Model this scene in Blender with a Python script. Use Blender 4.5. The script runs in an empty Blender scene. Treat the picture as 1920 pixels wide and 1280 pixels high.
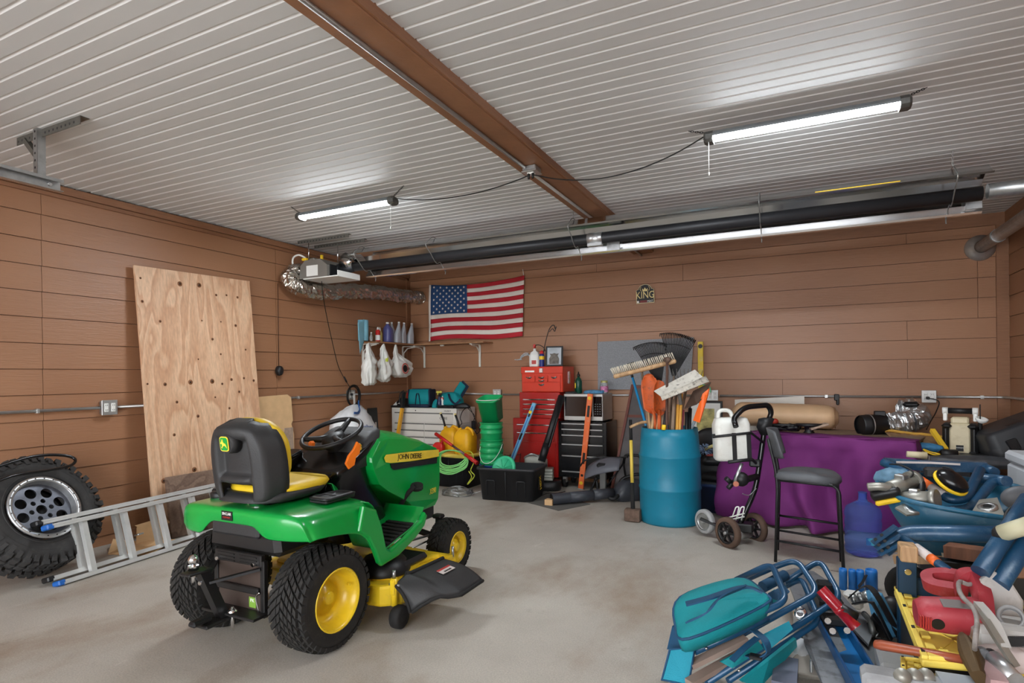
import bpy, bmesh, math, random
from mathutils import Vector, Matrix, Euler, noise
from math import pi, sin, cos, radians
random.seed(7)
SC = bpy.context.scene
COL = SC.collection
V3 = Vector
# ------------------------------------------------------------------ camera
FPX, CX, CY, HC = 1090.54, 960.0, 703.26, 1.42
YAW, ROLL = 0.45423, -0.0105
_fw = V3((-sin(YAW), cos(YAW), 0)); _rt = V3((cos(YAW), sin(YAW), 0)); _up = V3((0, 0, 1))
_r = cos(ROLL)*_rt + sin(ROLL)*_up; _u = -sin(ROLL)*_rt + cos(ROLL)*_up
EYE = V3((0, 0, HC))
def ray(x, y): return _fw + _r*((x-CX)/FPX) - _u*((y-CY)/FPX)
def at(x, y, X=None, Y=None, Z=None):
    """the point of the plane X=, Y= or Z= that the camera sees at photo position x, y"""
    d = ray(x, y)
    t = X/d.x if X is not None else Y/d.y if Y is not None else (Z-HC)/d.z
    return EYE + d*t
cam = bpy.data.cameras.new('camera'); co = bpy.data.objects.new('camera', cam); COL.objects.link(co)
cam.sensor_width = 36; cam.lens = 36*FPX/1920; cam.shift_y = (CY-640)/1920; cam.clip_start = .05
mw = Matrix((( _r.x, _u.x, -_fw.x, 0), (_r.y, _u.y, -_fw.y, 0), (_r.z, _u.z, -_fw.z, HC), (0, 0, 0, 1)))
co.matrix_world = mw; SC.camera = co
# ------------------------------------------------------------------ materials
def lin(c):
    c = c/255.
    return c/12.92 if c <= .04045 else ((c+.055)/1.055)**2.4
def rgb(c): return (lin(c[0]), lin(c[1]), lin(c[2]), 1)
MATS = {}
def mat(name, c, rough=.5, metal=0., var=.12, sc=6., bump=0., bsc=40., coat=0., trans=0., ior=1.45, dirt=None, damt=.35, stretch=None, emit=0., alpha=1., sheen=0.):
    """principled material: colour broken up by noise, optional patches of dirt colour, optional bump"""
    if name in MATS: return MATS[name]
    m = bpy.data.materials.new(name); MATS[name] = m; m.use_nodes = True
    n = m.node_tree.nodes; l = m.node_tree.links; b = n['Principled BSDF']
    b.inputs['Roughness'].default_value = rough; b.inputs['Metallic'].default_value = metal
    b.inputs['Coat Weight'].default_value = coat; b.inputs['Coat Roughness'].default_value = .08
    b.inputs['Transmission Weight'].default_value = trans; b.inputs['IOR'].default_value = ior
    b.inputs['Alpha'].default_value = alpha; b.inputs['Sheen Weight'].default_value = sheen
    col = rgb(c)
    if emit: b.inputs['Emission Color'].default_value = col; b.inputs['Emission Strength'].default_value = emit
    tc = n.new('ShaderNodeTexCoord'); mp = n.new('ShaderNodeMapping'); l.new(tc.outputs['Object'], mp.inputs[0])
    if stretch: mp.inputs['Scale'].default_value = stretch
    nz = n.new('ShaderNodeTexNoise'); nz.inputs['Scale'].default_value = sc; nz.inputs['Detail'].default_value = 5; l.new(mp.outputs[0], nz.inputs[0])
    rp = n.new('ShaderNodeValToRGB'); l.new(nz.outputs[0], rp.inputs[0])
    rp.color_ramp.elements[0].position = .3; rp.color_ramp.elements[1].position = .7
    rp.color_ramp.elements[0].color = tuple(x*(1-var) for x in col[:3])+(1,)
    rp.color_ramp.elements[1].color = tuple(min(1, x*(1+var)) for x in col[:3])+(1,)
    out = rp.outputs[0]
    if dirt:
        n2 = n.new('ShaderNodeTexNoise'); n2.inputs['Scale'].default_value = sc*2.3; n2.inputs['Detail'].default_value = 8; n2.inputs['Roughness'].default_value = .7
        l.new(mp.outputs[0], n2.inputs[0])
        r2 = n.new('ShaderNodeValToRGB'); l.new(n2.outputs[0], r2.inputs[0])
        r2.color_ramp.elements[0].position = .52; r2.color_ramp.elements[1].position = .68
        r2.color_ramp.elements[1].color = (damt, damt, damt, 1)
        mx = n.new('ShaderNodeMixRGB'); l.new(r2.outputs[0], mx.inputs[0]); l.new(out, mx.inputs[1]); mx.inputs[2].default_value = rgb(dirt); out = mx.outputs[0]
    l.new(out, b.inputs['Base Color'])
    if bump:
        n3 = n.new('ShaderNodeTexNoise'); n3.inputs['Scale'].default_value = bsc; n3.inputs['Detail'].default_value = 4; l.new(mp.outputs[0], n3.inputs[0])
        bp = n.new('ShaderNodeBump'); bp.inputs['Strength'].default_value = bump; bp.inputs['Distance'].default_value = .01
        l.new(n3.outputs[0], bp.inputs['Height']); l.new(bp.outputs[0], b.inputs['Normal'])
    return m
# ------------------------------------------------------------------ mesh builder
def axm(a, b):
    """matrix whose z axis runs from a to b, origin a"""
    a = V3(a); b = V3(b); z = (b-a).normalized()
    x = V3((1, 0, 0)) if abs(z.x) < .9 else V3((0, 1, 0))
    y = z.cross(x).normalized(); x = y.cross(z)
    m = Matrix((x, y, z)).transposed().to_4x4(); m.translation = a
    return m
def TR(loc=(0, 0, 0), rz=0, rx=0, ry=0):
    return Matrix.Translation(V3(loc)) @ Euler((rx, ry, rz)).to_matrix().to_4x4()
def frame(o, xd, zd):
    """matrix with origin o, x along xd, z near zd"""
    x = V3(xd).normalized(); z = V3(zd); z = (z - x*z.dot(x)).normalized(); y = z.cross(x)
    m = Matrix((x, y, z)).transposed().to_4x4(); m.translation = V3(o); return m
def fillet(pts, r, n=6, closed=False):
    """polyline with rounded corners"""
    pts = [V3(p) for p in pts]; out = []; N = len(pts)
    for i, p in enumerate(pts):
        if not closed and i in (0, N-1): out.append(p); continue
        a = pts[i-1]; b = pts[(i+1) % N]
        da = (a-p); db = (b-p); k = min(r, da.length*.48, db.length*.48)
        a2 = p+da.normalized()*k; b2 = p+db.normalized()*k
        for j in range(n+1):
            t = j/n; out.append(a2*(1-t)**2+p*2*t*(1-t)+b2*t*t)
    return out
def crv(pts, n=6, closed=False):
    """smooth curve through points"""
    pts = [V3(p) for p in pts]; N = len(pts); out = []
    g = (lambda i: pts[i % N]) if closed else (lambda i: pts[max(0, min(N-1, i))])
    for i in range(N if closed else N-1):
        a, b, c, d = g(i-1), g(i), g(i+1), g(i+2)
        for j in range(n):
            t = j/n; out.append(.5*((2*b)+(c-a)*t+(2*a-5*b+4*c-d)*t*t+(3*b-a-3*c+d)*t**3))
    if not closed: out.append(pts[-1])
    return out
class MB:
    def __init__(s, M=None): s.v = []; s.f = []; s.mi = []; s.sm = []; s.M = M
    def add(s, vs, fs, mi=0, sm=False, M=None):
        b = len(s.v); vs = [V3(v) for v in vs]
        if M is not None: vs = [M @ v for v in vs]
        if s.M is not None: vs = [s.M @ v for v in vs]
        s.v += vs; s.f += [tuple(b+i for i in f) for f in fs]; s.mi += [mi]*len(fs); s.sm += [sm]*len(fs); return s
    def box(s, c, d, M=None, bev=0, mi=0, seg=1, tx=1, ty=1):
        """box centred on c with size d; tx, ty scale its top face"""
        c = V3(c); x, y, z = d[0]/2, d[1]/2, d[2]/2
        vs = [c+V3(q) for q in ((-x, -y, -z), (x, -y, -z), (x, y, -z), (-x, y, -z), (-x*tx, -y*ty, z), (x*tx, -y*ty, z), (x*tx, y*ty, z), (-x*tx, y*ty, z))]
        fs = [(3, 2, 1, 0), (4, 5, 6, 7), (0, 1, 5, 4), (1, 2, 6, 5), (2, 3, 7, 6), (3, 0, 4, 7)]
        if not bev: return s.add(vs, fs, mi, False, M)
        bm = bmesh.new(); bv = [bm.verts.new(v) for v in vs]
        for f in fs: bm.faces.new([bv[i] for i in f])
        bmesh.ops.bevel(bm, geom=bm.edges[:]+bm.verts[:], offset=min(bev, x*.98, y*.98, z*.98), segments=seg, affect='EDGES', profile=.5)
        return s.bm(bm, mi, seg > 1, M)
    def bm(s, bm, mi=0, sm=False, M=None):
        bm.verts.index_update(); s.add([v.co.copy() for v in bm.verts], [[v.index for v in f.verts] for f in bm.faces], mi, sm, M); bm.free(); return s
    def loft(s, rings, mi=0, sm=True, closed=True, cap=True, M=None, loop=False):
        n = len(rings[0]); vs = [p for r in rings for p in r]; fs = []; R = len(rings)
        for i in range(R if loop else R-1):
            for j in range(n if closed else n-1):
                k = (j+1) % n; i2 = (i+1) % R; fs.append((i*n+j, i*n+k, i2*n+k, i2*n+j))
        s.add(vs, fs, mi, sm, M)
        if cap and closed and not loop:
            s.add(list(rings[0]), [tuple(range(n-1, -1, -1))], mi, False, M); s.add(list(rings[-1]), [tuple(range(n))], mi, False, M)
        return s
    def cyl(s, a, b, r, r2=None, seg=16, mi=0, sm=True, cap=True, M=None):
        m = axm(a, b); L = (V3(b)-V3(a)).length; r2 = r if r2 is None else r2
        ring = lambda q, z: [m @ V3((q*cos(2*pi*i/seg), q*sin(2*pi*i/seg), z)) for i in range(seg)]
        return s.loft([ring(r, 0), ring(r2, L)], mi, sm, True, cap, M)
    def lathe(s, prof, a=(0, 0, 0), b=(0, 0, 1), seg=24, mi=0, sm=True, cap=False, M=None):
        """prof = (radius, distance along the axis a->b)"""
        m = axm(a, b)
        rings = [[m @ V3((r*cos(2*pi*i/seg), r*sin(2*pi*i/seg), z)) for i in range(seg)] for r, z in prof]
        return s.loft(rings, mi, sm, True, cap, M)
    def tube(s, pts, r, seg=8, mi=0, closed=False, cap=True, M=None, sq=None, sm=True):
        """round tube along pts (r may be a list); sq=(w,h) sweeps a flat bar instead"""
        pts = [V3(p) for p in pts]; q = [pts[0]]
        for p in pts[1:]:
            if (p-q[-1]).length > 1e-5: q.append(p)
        if not isinstance(r, (list, tuple)): r = [r]*len(q)
        pts = q; N = len(pts); rings = []; up = None
        for i, p in enumerate(pts):
            t = (pts[(i+1) % N]-pts[i-1]) if closed else (pts[min(i+1, N-1)]-pts[max(i-1, 0)])
            t.normalize()
            if up is None: up = V3((0, 0, 1)) if abs(t.z) < .9 else V3((1, 0, 0))
            x = up.cross(t)
            if x.length < 1e-4: x = V3((0, 1, 0)).cross(t)
            x.normalize(); up = t.cross(x)
            if sq: rings.append([p+x*a*sq[0]/2+up*b*sq[1]/2 for a, b in ((-1, -1), (1, -1), (1, 1), (-1, 1))])
            else: rings.append([p+x*(r[min(i, len(r)-1)]*cos(2*pi*k/seg))+up*(r[min(i, len(r)-1)]*sin(2*pi*k/seg)) for k in range(seg)])
        return s.loft(rings, mi, sm and not sq, True, cap, M, closed)
    def prism(s, poly, h, M=None, mi=0, bev=0, sm=False, seg=2):
        """2D outline extruded along z from 0 to h"""
        bm = bmesh.new(); b = [bm.verts.new((p[0], p[1], 0)) for p in poly]; t = [bm.verts.new((p[0], p[1], h)) for p in poly]; n = len(poly)
        bm.faces.new(b[::-1]); bm.faces.new(t)
        for i in range(n): bm.faces.new((b[i], b[(i+1) % n], t[(i+1) % n], t[i]))
        bmesh.ops.recalc_face_normals(bm, faces=bm.faces[:])
        if bev: bmesh.ops.bevel(bm, geom=[e for f in bm.faces if len(f.verts) == n and (n != 4 or abs(f.normal.z) > .5) for e in f.edges], offset=bev, segments=seg, affect='EDGES', profile=.5)
        return s.bm(bm, mi, sm, M)
    def sph(s, c, r, seg=16, rg=10, mi=0, M=None):
        """ellipsoid"""
        r = (r, r, r) if not isinstance(r, (list, tuple)) else r
        rings = [[V3(c)+V3((r[0]*sin(pi*max(.004, min(.996, j/rg)))*cos(2*pi*i/seg), r[1]*sin(pi*max(.004, min(.996, j/rg)))*sin(2*pi*i/seg), -r[2]*cos(pi*j/rg))) for i in range(seg)] for j in range(rg+1)]
        return s.loft(rings, mi, True, True, True, M)
    def surf(s, fn, nu, nv, mi=0, sm=True, M=None):
        vs = [fn(i/nu, j/nv) for j in range(nv+1) for i in range(nu+1)]; w = nu+1
        return s.add(vs, [(j*w+i, j*w+i+1, (j+1)*w+i+1, (j+1)*w+i) for j in range(nv) for i in range(nu)], mi, sm, M)
    def quad(s, a, b, c, d, mi=0): return s.add([a, b, c, d], [(0, 1, 2, 3)], mi)
    def build(s, name, ms, parent=None, world=False, solid=0, off=0, bev=0, sub=0, label=None, fix=True, deform=None):
        me = bpy.data.meshes.new(name)
        vs = s.v
        if world and parent is not None:
            inv = WM[parent.name].inverted(); vs = [inv @ v for v in vs]
        if deform: vs = [deform(v) for v in vs]
        me.from_pydata(vs, [], s.f)
        for p, mi, sm in zip(me.polygons, s.mi, s.sm): p.material_index = mi; p.use_smooth = sm
        for m in (ms if isinstance(ms, (list, tuple)) else [ms]): me.materials.append(m)
        bm = bmesh.new(); bm.from_mesh(me); bmesh.ops.remove_doubles(bm, verts=bm.verts[:], dist=2e-5)
        if fix: bmesh.ops.recalc_face_normals(bm, faces=bm.faces[:])
        bm.to_mesh(me); bm.free(); me.update()
        o = bpy.data.objects.new(name, me); COL.objects.link(o)
        if parent is not None: o.parent = parent
        if solid: md = o.modifiers.new('thick', 'SOLIDIFY'); md.thickness = solid; md.offset = off
        if bev: md = o.modifiers.new('soft', 'BEVEL'); md.width = bev; md.segments = 2; md.limit_method = 'ANGLE'; md.angle_limit = .6; md.harden_normals = False
        if sub: md = o.modifiers.new('sub', 'SUBSURF'); md.levels = sub; md.render_levels = sub
        if label: o['label'] = label
        WM[o.name] = (WM[parent.name] if parent is not None else Matrix()).copy()
        return o
WM = {}
def tag(o, label, cat, group=None):
    o['label'] = label; o['category'] = cat
    if group: o['group'] = group
    return o
def thing(name, label, cat, loc=(0, 0, 0), rz=0, group=None, M=None):
    o = bpy.data.objects.new(name, None); COL.objects.link(o); o.empty_display_size = .05
    m = M if M is not None else TR(loc, rz)
    o.matrix_world = m; WM[o.name] = m.copy()
    return tag(o, label, cat, group)
def structure(o): o['kind'] = 'structure'; return o
def dup(root, M, label, group=None):
    """a copy of a thing with copies of its parts and sub-parts"""
    def cp(o, par):
        c = o.copy(); COL.objects.link(c)
        if par is not None: c.parent = par
        WM[c.name] = M.copy()
        for ch in list(o.children): cp(ch, c)
        return c
    r = cp(root, None); r.matrix_world = M; r['label'] = label
    if group: r['group'] = group
    return r
def text(s, size, M, m, parent, depth=.0008, name='lettering', sx=1., world=False, sp=1., shear=0.):
    """lettering as a mesh; M puts its x along the line and its z out of the surface"""
    cu = bpy.data.curves.new(name, 'FONT'); cu.body = s; cu.size = size; cu.extrude = depth; cu.align_x = 'CENTER'; cu.align_y = 'CENTER'; cu.resolution_u = 3
    cu.space_character = sp; cu.shear = shear
    t = bpy.data.objects.new(name+'_tmp', cu); COL.objects.link(t)
    dg = bpy.context.evaluated_depsgraph_get(); dg.update()
    me = bpy.data.meshes.new_from_object(t.evaluated_get(dg)); bpy.data.objects.remove(t); bpy.data.curves.remove(cu)
    if world: M = WM[parent.name].inverted() @ M
    me.transform(M @ Matrix.Diagonal((sx, 1, 1, 1))); me.materials.clear(); me.materials.append(m)
    o = bpy.data.objects.new(name, me); COL.objects.link(o); o.parent = parent; WM[o.name] = WM[parent.name].copy()
    return o
# ================================================================== setting
XL, XR, YB, YF, ZC = -5.34, 1.905, 7.36, -2.6, 2.99
def siding_mat():
    m = bpy.data.materials.new('brown_siding'); m.use_nodes = True; n = m.node_tree.nodes; l = m.node_tree.links; b = n['Principled BSDF']
    b.inputs['Roughness'].default_value = .42
    tc = n.new('ShaderNodeTexCoord')
    mp = n.new('ShaderNodeMapping'); mp.inputs['Scale'].default_value = (3., 3., 55.); l.new(tc.outputs['Object'], mp.inputs[0])
    wv = n.new('ShaderNodeTexNoise'); wv.inputs['Scale'].default_value = 1.6; wv.inputs['Detail'].default_value = 6; wv.inputs['Distortion'].default_value = 1.2; l.new(mp.outputs[0], wv.inputs[0])
    big = n.new('ShaderNodeTexNoise'); big.inputs['Scale'].default_value = .9; l.new(tc.outputs['Object'], big.inputs[0])
    rp = n.new('ShaderNodeValToRGB'); l.new(big.outputs[0], rp.inputs[0])
    rp.color_ramp.elements[0].position = .3; rp.color_ramp.elements[1].position = .7
    rp.color_ramp.elements[0].color = rgb((152, 108, 78)); rp.color_ramp.elements[1].color = rgb((163, 119, 88))
    l.new(rp.outputs[0], b.inputs['Base Color'])
    bp = n.new('ShaderNodeBump'); bp.inputs['Strength'].default_value = .55; bp.inputs['Distance'].default_value = .004
    l.new(wv.outputs[0], bp.inputs['Height']); l.new(bp.outputs[0], b.inputs['Normal'])
    return m
SID = siding_mat()
TRIM = mat('brown_trim', (140, 98, 70), .5, bump=.2, bsc=30, stretch=(1, 1, 12))
GAP = mat('dark_joint', (70, 44, 30), .9)
S = .2032
def siding(name, O, U, Nrm, L, z0, ztop, seams):
    """lap siding: O start at floor level, U along the wall, Nrm into the room; every course leans out a little at its foot"""
    O = V3(O); U = V3(U); Nn = V3(Nrm); m = MB()
    A_, B_ = O-U*.06-Nn*.012, O+U*(L+.06)-Nn*.012
    m.quad(A_+V3((0, 0, -.02)), B_+V3((0, 0, -.02)), B_+V3((0, 0, ztop+.08)), A_+V3((0, 0, ztop+.08)), 1)
    z = z0
    while z < ztop-.03:
        zt = min(z+S, ztop)
        cut = sorted([0]+[s for s in seams(z)]+[L])
        for a, b in zip(cut, cut[1:]):
            a += .0018; b -= .0018
            P = lambda u, d, h: O+U*u+Nn*d+V3((0, 0, h))
            m.add([P(a, .004, z+.004), P(b, .004, z+.004), P(b, -.006, zt), P(a, -.006, zt), P(a, -.012, z+.004), P(b, -.012, z+.004), P(a, -.012, zt), P(b, -.012, zt)],
                  [(0, 1, 2, 3), (0, 4, 5, 1), (0, 3, 6, 4), (1, 5, 7, 2), (3, 2, 7, 6)])
        z += S
    return structure(m.build(name, [SID, GAP], fix=False))
zL = HC+.0853-8*S; zB = HC-.285-6*S
siding('wall_left', (XL, YF, 0), (0, 1, 0), (1, 0, 0), YB-YF, zL+.0, ZC, lambda z: [2.50-YF, 4.80-YF])
sb = {0: [2.6], 1: [5.2], 2: [1.9, 6.4], 3: [4.1], 4: [3.0, 6.4]}
siding('wall_back', (XL, YB, 0), (1, 0, 0), (0, -1, 0), XR-XL, zB, ZC, lambda z: [7.0] if int((z-zB)/S+.5) in (10, 11, 12) else sb[int((z-zB)/S+.5) % 5])
siding('wall_right', (XR, YF, 0), (0, 1, 0), (-1, 0, 0), YB-YF, zB, ZC, lambda z: [3.1, 6.6])
# front wall with the open overhead-door opening the daylight comes through
m = MB()
m.box((XL+.35, YF-.06, ZC/2), (.9, .12, ZC)); m.box((XR-.2, YF-.06, ZC/2), (.6, .12, ZC)); m.box(((XL+XR)/2, YF-.06, ZC-.18), (XR-XL, .12, .36))
structure(m.build('wall_front', SID))
# floor
def floor_mat():
    m = bpy.data.materials.new('concrete'); m.use_nodes = True; n = m.node_tree.nodes; l = m.node_tree.links; b = n['Principled BSDF']
    tc = n.new('ShaderNodeTexCoord')
    def nz(sc, det, rough=.6, st=None):
        t = n.new('ShaderNodeTexNoise'); t.inputs['Scale'].default_value = sc; t.inputs['Detail'].default_value = det; t.inputs['Roughness'].default_value = rough
        if st:
            mp = n.new('ShaderNodeMapping'); mp.inputs['Scale'].default_value = st; mp.inputs['Rotation'].default_value = (0, 0, .5); l.new(tc.outputs['Object'], mp.inputs[0]); l.new(mp.outputs[0], t.inputs[0])
        else: l.new(tc.outputs['Object'], t.inputs[0])
        return t.outputs[0]
    def ramp(src, p0, p1, c0, c1):
        r = n.new('ShaderNodeValToRGB'); r.color_ramp.elements[0].position = p0; r.color_ramp.elements[1].position = p1; r.color_ramp.elements[0].color = c0; r.color_ramp.elements[1].color = c1
        l.new(src, r.inputs[0]); return r.outputs[0]
    def mix(f, a, c, mode='MIX'):
        x = n.new('ShaderNodeMixRGB'); x.blend_type = mode; l.new(f, x.inputs[0]); l.new(a, x.inputs[1])
        if isinstance(c, tuple): x.inputs[2].default_value = c
        else: l.new(c, x.inputs[2])
        return x.outputs[0]
    g = lambda v: (v, v, v, 1)
    base = ramp(nz(1.1, 6), .3, .7, rgb((164, 157, 147)), rgb((188, 182, 172)))
    st = ramp(nz(1.3, 7, .62, (1, .55, 1)), .50, .70, g(0), g(.85))
    c = mix(st, base, rgb((142, 122, 103)))
    st2 = ramp(nz(4.5, 8, .7), .62, .8, g(0), g(.55)); c = mix(st2, c, rgb((116, 100, 86)))
    st4 = ramp(nz(2.2, 9, .75, (1.2, .8, 1)), .63, .74, g(0), g(.4)); c = mix(st4, c, rgb((222, 218, 210)))
    st3 = ramp(nz(16, 4, .5), .74, .8, g(0), g(.6)); c = mix(st3, c, rgb((95, 86, 78)))
    fine = ramp(nz(130, 3), .3, .7, g(.82), g(1.12)); c = mix(ramp(nz(3, 1), 0, .1, g(1), g(1)), c, fine, 'MULTIPLY')
    l.new(c, b.inputs['Base Color']); b.inputs['Roughness'].default_value = .62
    bp = n.new('ShaderNodeBump'); bp.inputs['Strength'].default_value = .25; bp.inputs['Distance'].default_value = .004; l.new(nz(60, 5), bp.inputs['Height']); l.new(bp.outputs[0], b.inputs['Normal'])
    return m
CONC = floor_mat()
structure(MB().box(((XL+XR)/2, (YF-4+YB)/2, -.05), (XR-XL+.4, YB-YF+4.3, .1)).build('floor', CONC))
# ceiling: white ribbed liner panel, ribs run along the back wall
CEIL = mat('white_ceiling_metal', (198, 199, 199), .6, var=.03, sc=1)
RIB_LIT = mat('white_ceiling_rib_lit', (216, 217, 217), .55, var=.02, sc=1)  # light caught on one slope of each rib, painted as a lighter white
m = MB(); y = 1.766-46*.0975
while y < YB:
    e = y+.0975
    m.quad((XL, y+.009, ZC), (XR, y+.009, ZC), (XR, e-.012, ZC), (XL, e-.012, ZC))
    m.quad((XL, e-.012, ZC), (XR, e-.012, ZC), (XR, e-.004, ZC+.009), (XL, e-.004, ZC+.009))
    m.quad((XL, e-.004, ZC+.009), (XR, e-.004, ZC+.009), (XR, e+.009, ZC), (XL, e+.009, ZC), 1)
    y = e
m.box(((XL+XR)/2, (YF+YB)/2, ZC+.06), (XR-XL+.2, YB-YF+.2, .08))
structure(m.build('ceiling', [CEIL, RIB_LIT], fix=False))
# crown trim, corner trims, ceiling beam
m = MB()
m.box((XL+.022, (YF+YB)/2, ZC-.042), (.044, YB-YF, .06)); m.box((XL+.012, (YF+YB)/2, ZC-.09), (.024, YB-YF, .03)); structure(m.build('trim_1', TRIM))
m = MB(); m.box(((XL+XR)/2, YB-.016, ZC-.06), (XR-XL, .032, .12)); structure(m.build('trim_2', TRIM))
structure(MB().box((XR-.016, (YF+YB)/2, ZC-.06), (.032, YB-YF, .12)).build('trim_3', TRIM))
m = MB(); m.box((XL+.012, YB-.045, ZC/2), (.024, .09, ZC)); structure(m.build('trim_4', TRIM))
m = MB(); m.box((XR-.05, YB-.012, ZC/2), (.1, .024, ZC)); structure(m.build('trim_5', TRIM))
m = MB(); m.box((-1.7135, (YF+YB)/2-.03, ZC-.025), (.241, YB-YF-.06, .07), bev=.004)
m.box((-1.59, (YF+YB)/2-.03, ZC-.02), (.02, YB-YF-.06, .06)); structure(m.build('trim_6', TRIM))
# ------------------------------------------------------------------ daylight through the open door
w = bpy.data.worlds.new('sky'); SC.world = w; w.use_nodes = True
bg = w.node_tree.nodes['Background']; bg.inputs[0].default_value = (.93, .96, 1, 1); bg.inputs[1].default_value = 3.5
SC.view_settings.view_transform = 'Standard'; SC.view_settings.look = 'None'; SC.view_settings.gamma = 1; SC.view_settings.exposure = 1.4
# ================================================================== ceiling fixtures
GALV = mat('galvanised_steel', (176, 178, 178), .38, .9, var=.15, sc=20)
EMT = mat('conduit_steel', (190, 190, 188), .4, .75, var=.08, sc=15)
DARKGALV = mat('dark_galvanised', (105, 106, 104), .5, .7, var=.2, sc=25)
CHROME = mat('chrome', (225, 227, 230), .12, 1., var=.03)
BLK = mat('black_plastic', (24, 24, 26), .45, var=.2)
BLKR = mat('black_rubber', (26, 25, 25), .8, var=.25, bump=.15, bsc=60)
BLKG = mat('black_gloss', (16, 16, 18), .22, var=.1)
WHT = mat('white_plastic', (226, 226, 222), .4, var=.04)
GREYF = mat('grey_fixture', (112, 117, 121), .4, var=.05)
LED = mat('led_diffuser', (243, 250, 255), .4, emit=64.)
CORD = mat('black_cord', (15, 15, 15), .6)
def shop_light(A, B, label, cordend, sw, hooks, cordpts):
    """LED shop light hung from the ceiling: A left end, B right end"""
    A = V3(A); B = V3(B); C = (A+B)/2; L = (B-A).length; rz = math.atan2(B.y-A.y, B.x-A.x)
    t = thing('shop_light', label, 'light', C, rz, 'LED shop lights')
    h = L/2
    prof = [(-.047, .0), (-.047, .012), (-.03, .034), (.03, .034), (.047, .012), (.047, .0)]
    MB().loft([[V3((x, a, b)) for a, b in prof] for x in (-h+.05, h-.05)], sm=False).build('housing', GREYF, t)
    dp = [(.04*cos(pi*k/8), .0-.02*sin(pi*k/8)) for k in range(9)]
    MB().loft([[V3((x, a, b)) for a, b in dp] for x in (-h+.05, h-.05)]).build('diffuser', LED, t)
    for s in (-1, 1):
        pr = [(-.05, -.016), (-.05, .014), (-.03, .037), (.03, .037), (.05, .014), (.05, -.016), (.03, -.03), (-.03, -.03)]
        MB().loft([[V3((s*(h-.055), a, b)) for a, b in pr], [V3((s*(h-.012), a, b)) for a, b in pr], [V3((s*h, a*.8, b*.8)) for a, b in pr]], sm=False).build('end_cap', DARKGALV, t)
    for hk, s in zip(hooks, (-1, 1)):
        a = V3(hk); b = C+ (B-A).normalized()*s*(h-.03)+V3((0, 0, .035)); n = 9; m = MB()
        for i in range(n):
            p = a.lerp(b, i/n); q = a.lerp(b, (i+1.25)/n); d = (q-p); x = d.cross(V3((0, 1, 0)) if i % 2 else V3((0, 0, 1))).normalized()*.005
            m.tube(fillet([p+x, q+x, q-x, p-x], .006, 2, True), .0018, 5, closed=True)
        m.build('chain', BLK, t, True)
    x = sw*(h-.03)
    MB().cyl((x, -.03, -.025), (x, -.03, -.22), .0016, seg=6).cyl((x, -.03, -.22), (x, -.03, -.24), .004, seg=8).build('pull_cord', WHT, t)
    MB().tube(crv(cordpts, 6), .0042, 6).build('power_cord', CORD, t, True)
    return t
JB = at(997, 322, Z=2.895)
pc = [V3(JB)+V3((-.012, -.02, -.03)), V3(JB)+V3((.02, -.02, -.03))]
ZL = 2.89
lA, lB = at(552, 406, Z=ZL), at(748, 379, Z=ZL)
lA.y = lB.y = (lA.y+lB.y)/2
def hang(p, q, n, sag, end=None):
    p = V3(p); q = V3(q); return [p.lerp(q, i/n)-V3((0, 0, sag*4*(i/n)*(1-i/n))) for i in range(n+1)]
shop_light(lA, lB, 'lit LED shop light over the foil duct, left of the brown ceiling beam', None, 1, [at(545, 387, Z=ZC-.003), at(757, 348, Z=ZC-.003)],
           hang(lB+V3((0, 0, .02)), pc[0], 8, .07))
rA, rB = at(1320, 261, Z=ZL), at(1708, 194, Z=ZL)
rA.y = rB.y = (rA.y+rB.y)/2
shop_light(rA, rB, 'lit LED shop light right of the brown ceiling beam', None, -1, [at(1291, 246, Z=ZC-.003), at(1738, 164, Z=ZC-.003)],
           hang(rA+V3((0, 0, .02)), pc[1], 8, .13))
# conduit and outlet box on the beam
cy0 = 2.0
bx = thing('ceiling_outlet_box', 'galvanised outlet box with two black plugs under the brown beam', 'outlet', JB)
MB().box((0, 0, .015), (.105, .105, .04), bev=.006).build('box', GALV, bx)
MB().box((0, 0, -.008), (.115, .115, .008), bev=.002).build('cover_plate', EMT, bx)
MB().box((0, -.01, -.016), (.05, .04, .012), bev=.003).build('receptacle', WHT, bx)
for dx in (-.014, .018): MB().cyl((dx, -.02, -.02), (dx, -.025, -.058), .011, .008, 10).build('plug', BLK, bx)
def pipe(name, label, cat, pts, r, m, straps=(), seg=12, group=None):
    t = thing(name, label, cat, pts[0], group=group)
    MB().tube(pts, r, seg).build('tube', m, t, True)
    for s in straps: 
        MB().box(s[0], s[1], bev=.001).build('strap', m, t, True)
    return t
xc = -1.742
pipe('conduit', 'steel conduit running along the underside of the beam towards the camera', 'pipe', [(xc, YF+.2, 2.915), (xc, JB.y-.06, 2.915)], .0125, EMT)
pipe('conduit', 'steel conduit along the beam between ceiling outlet box and back wall', 'pipe', [(xc, JB.y+.06, 2.915), (xc, YB-.03, 2.915)], .0125, EMT)
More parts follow.
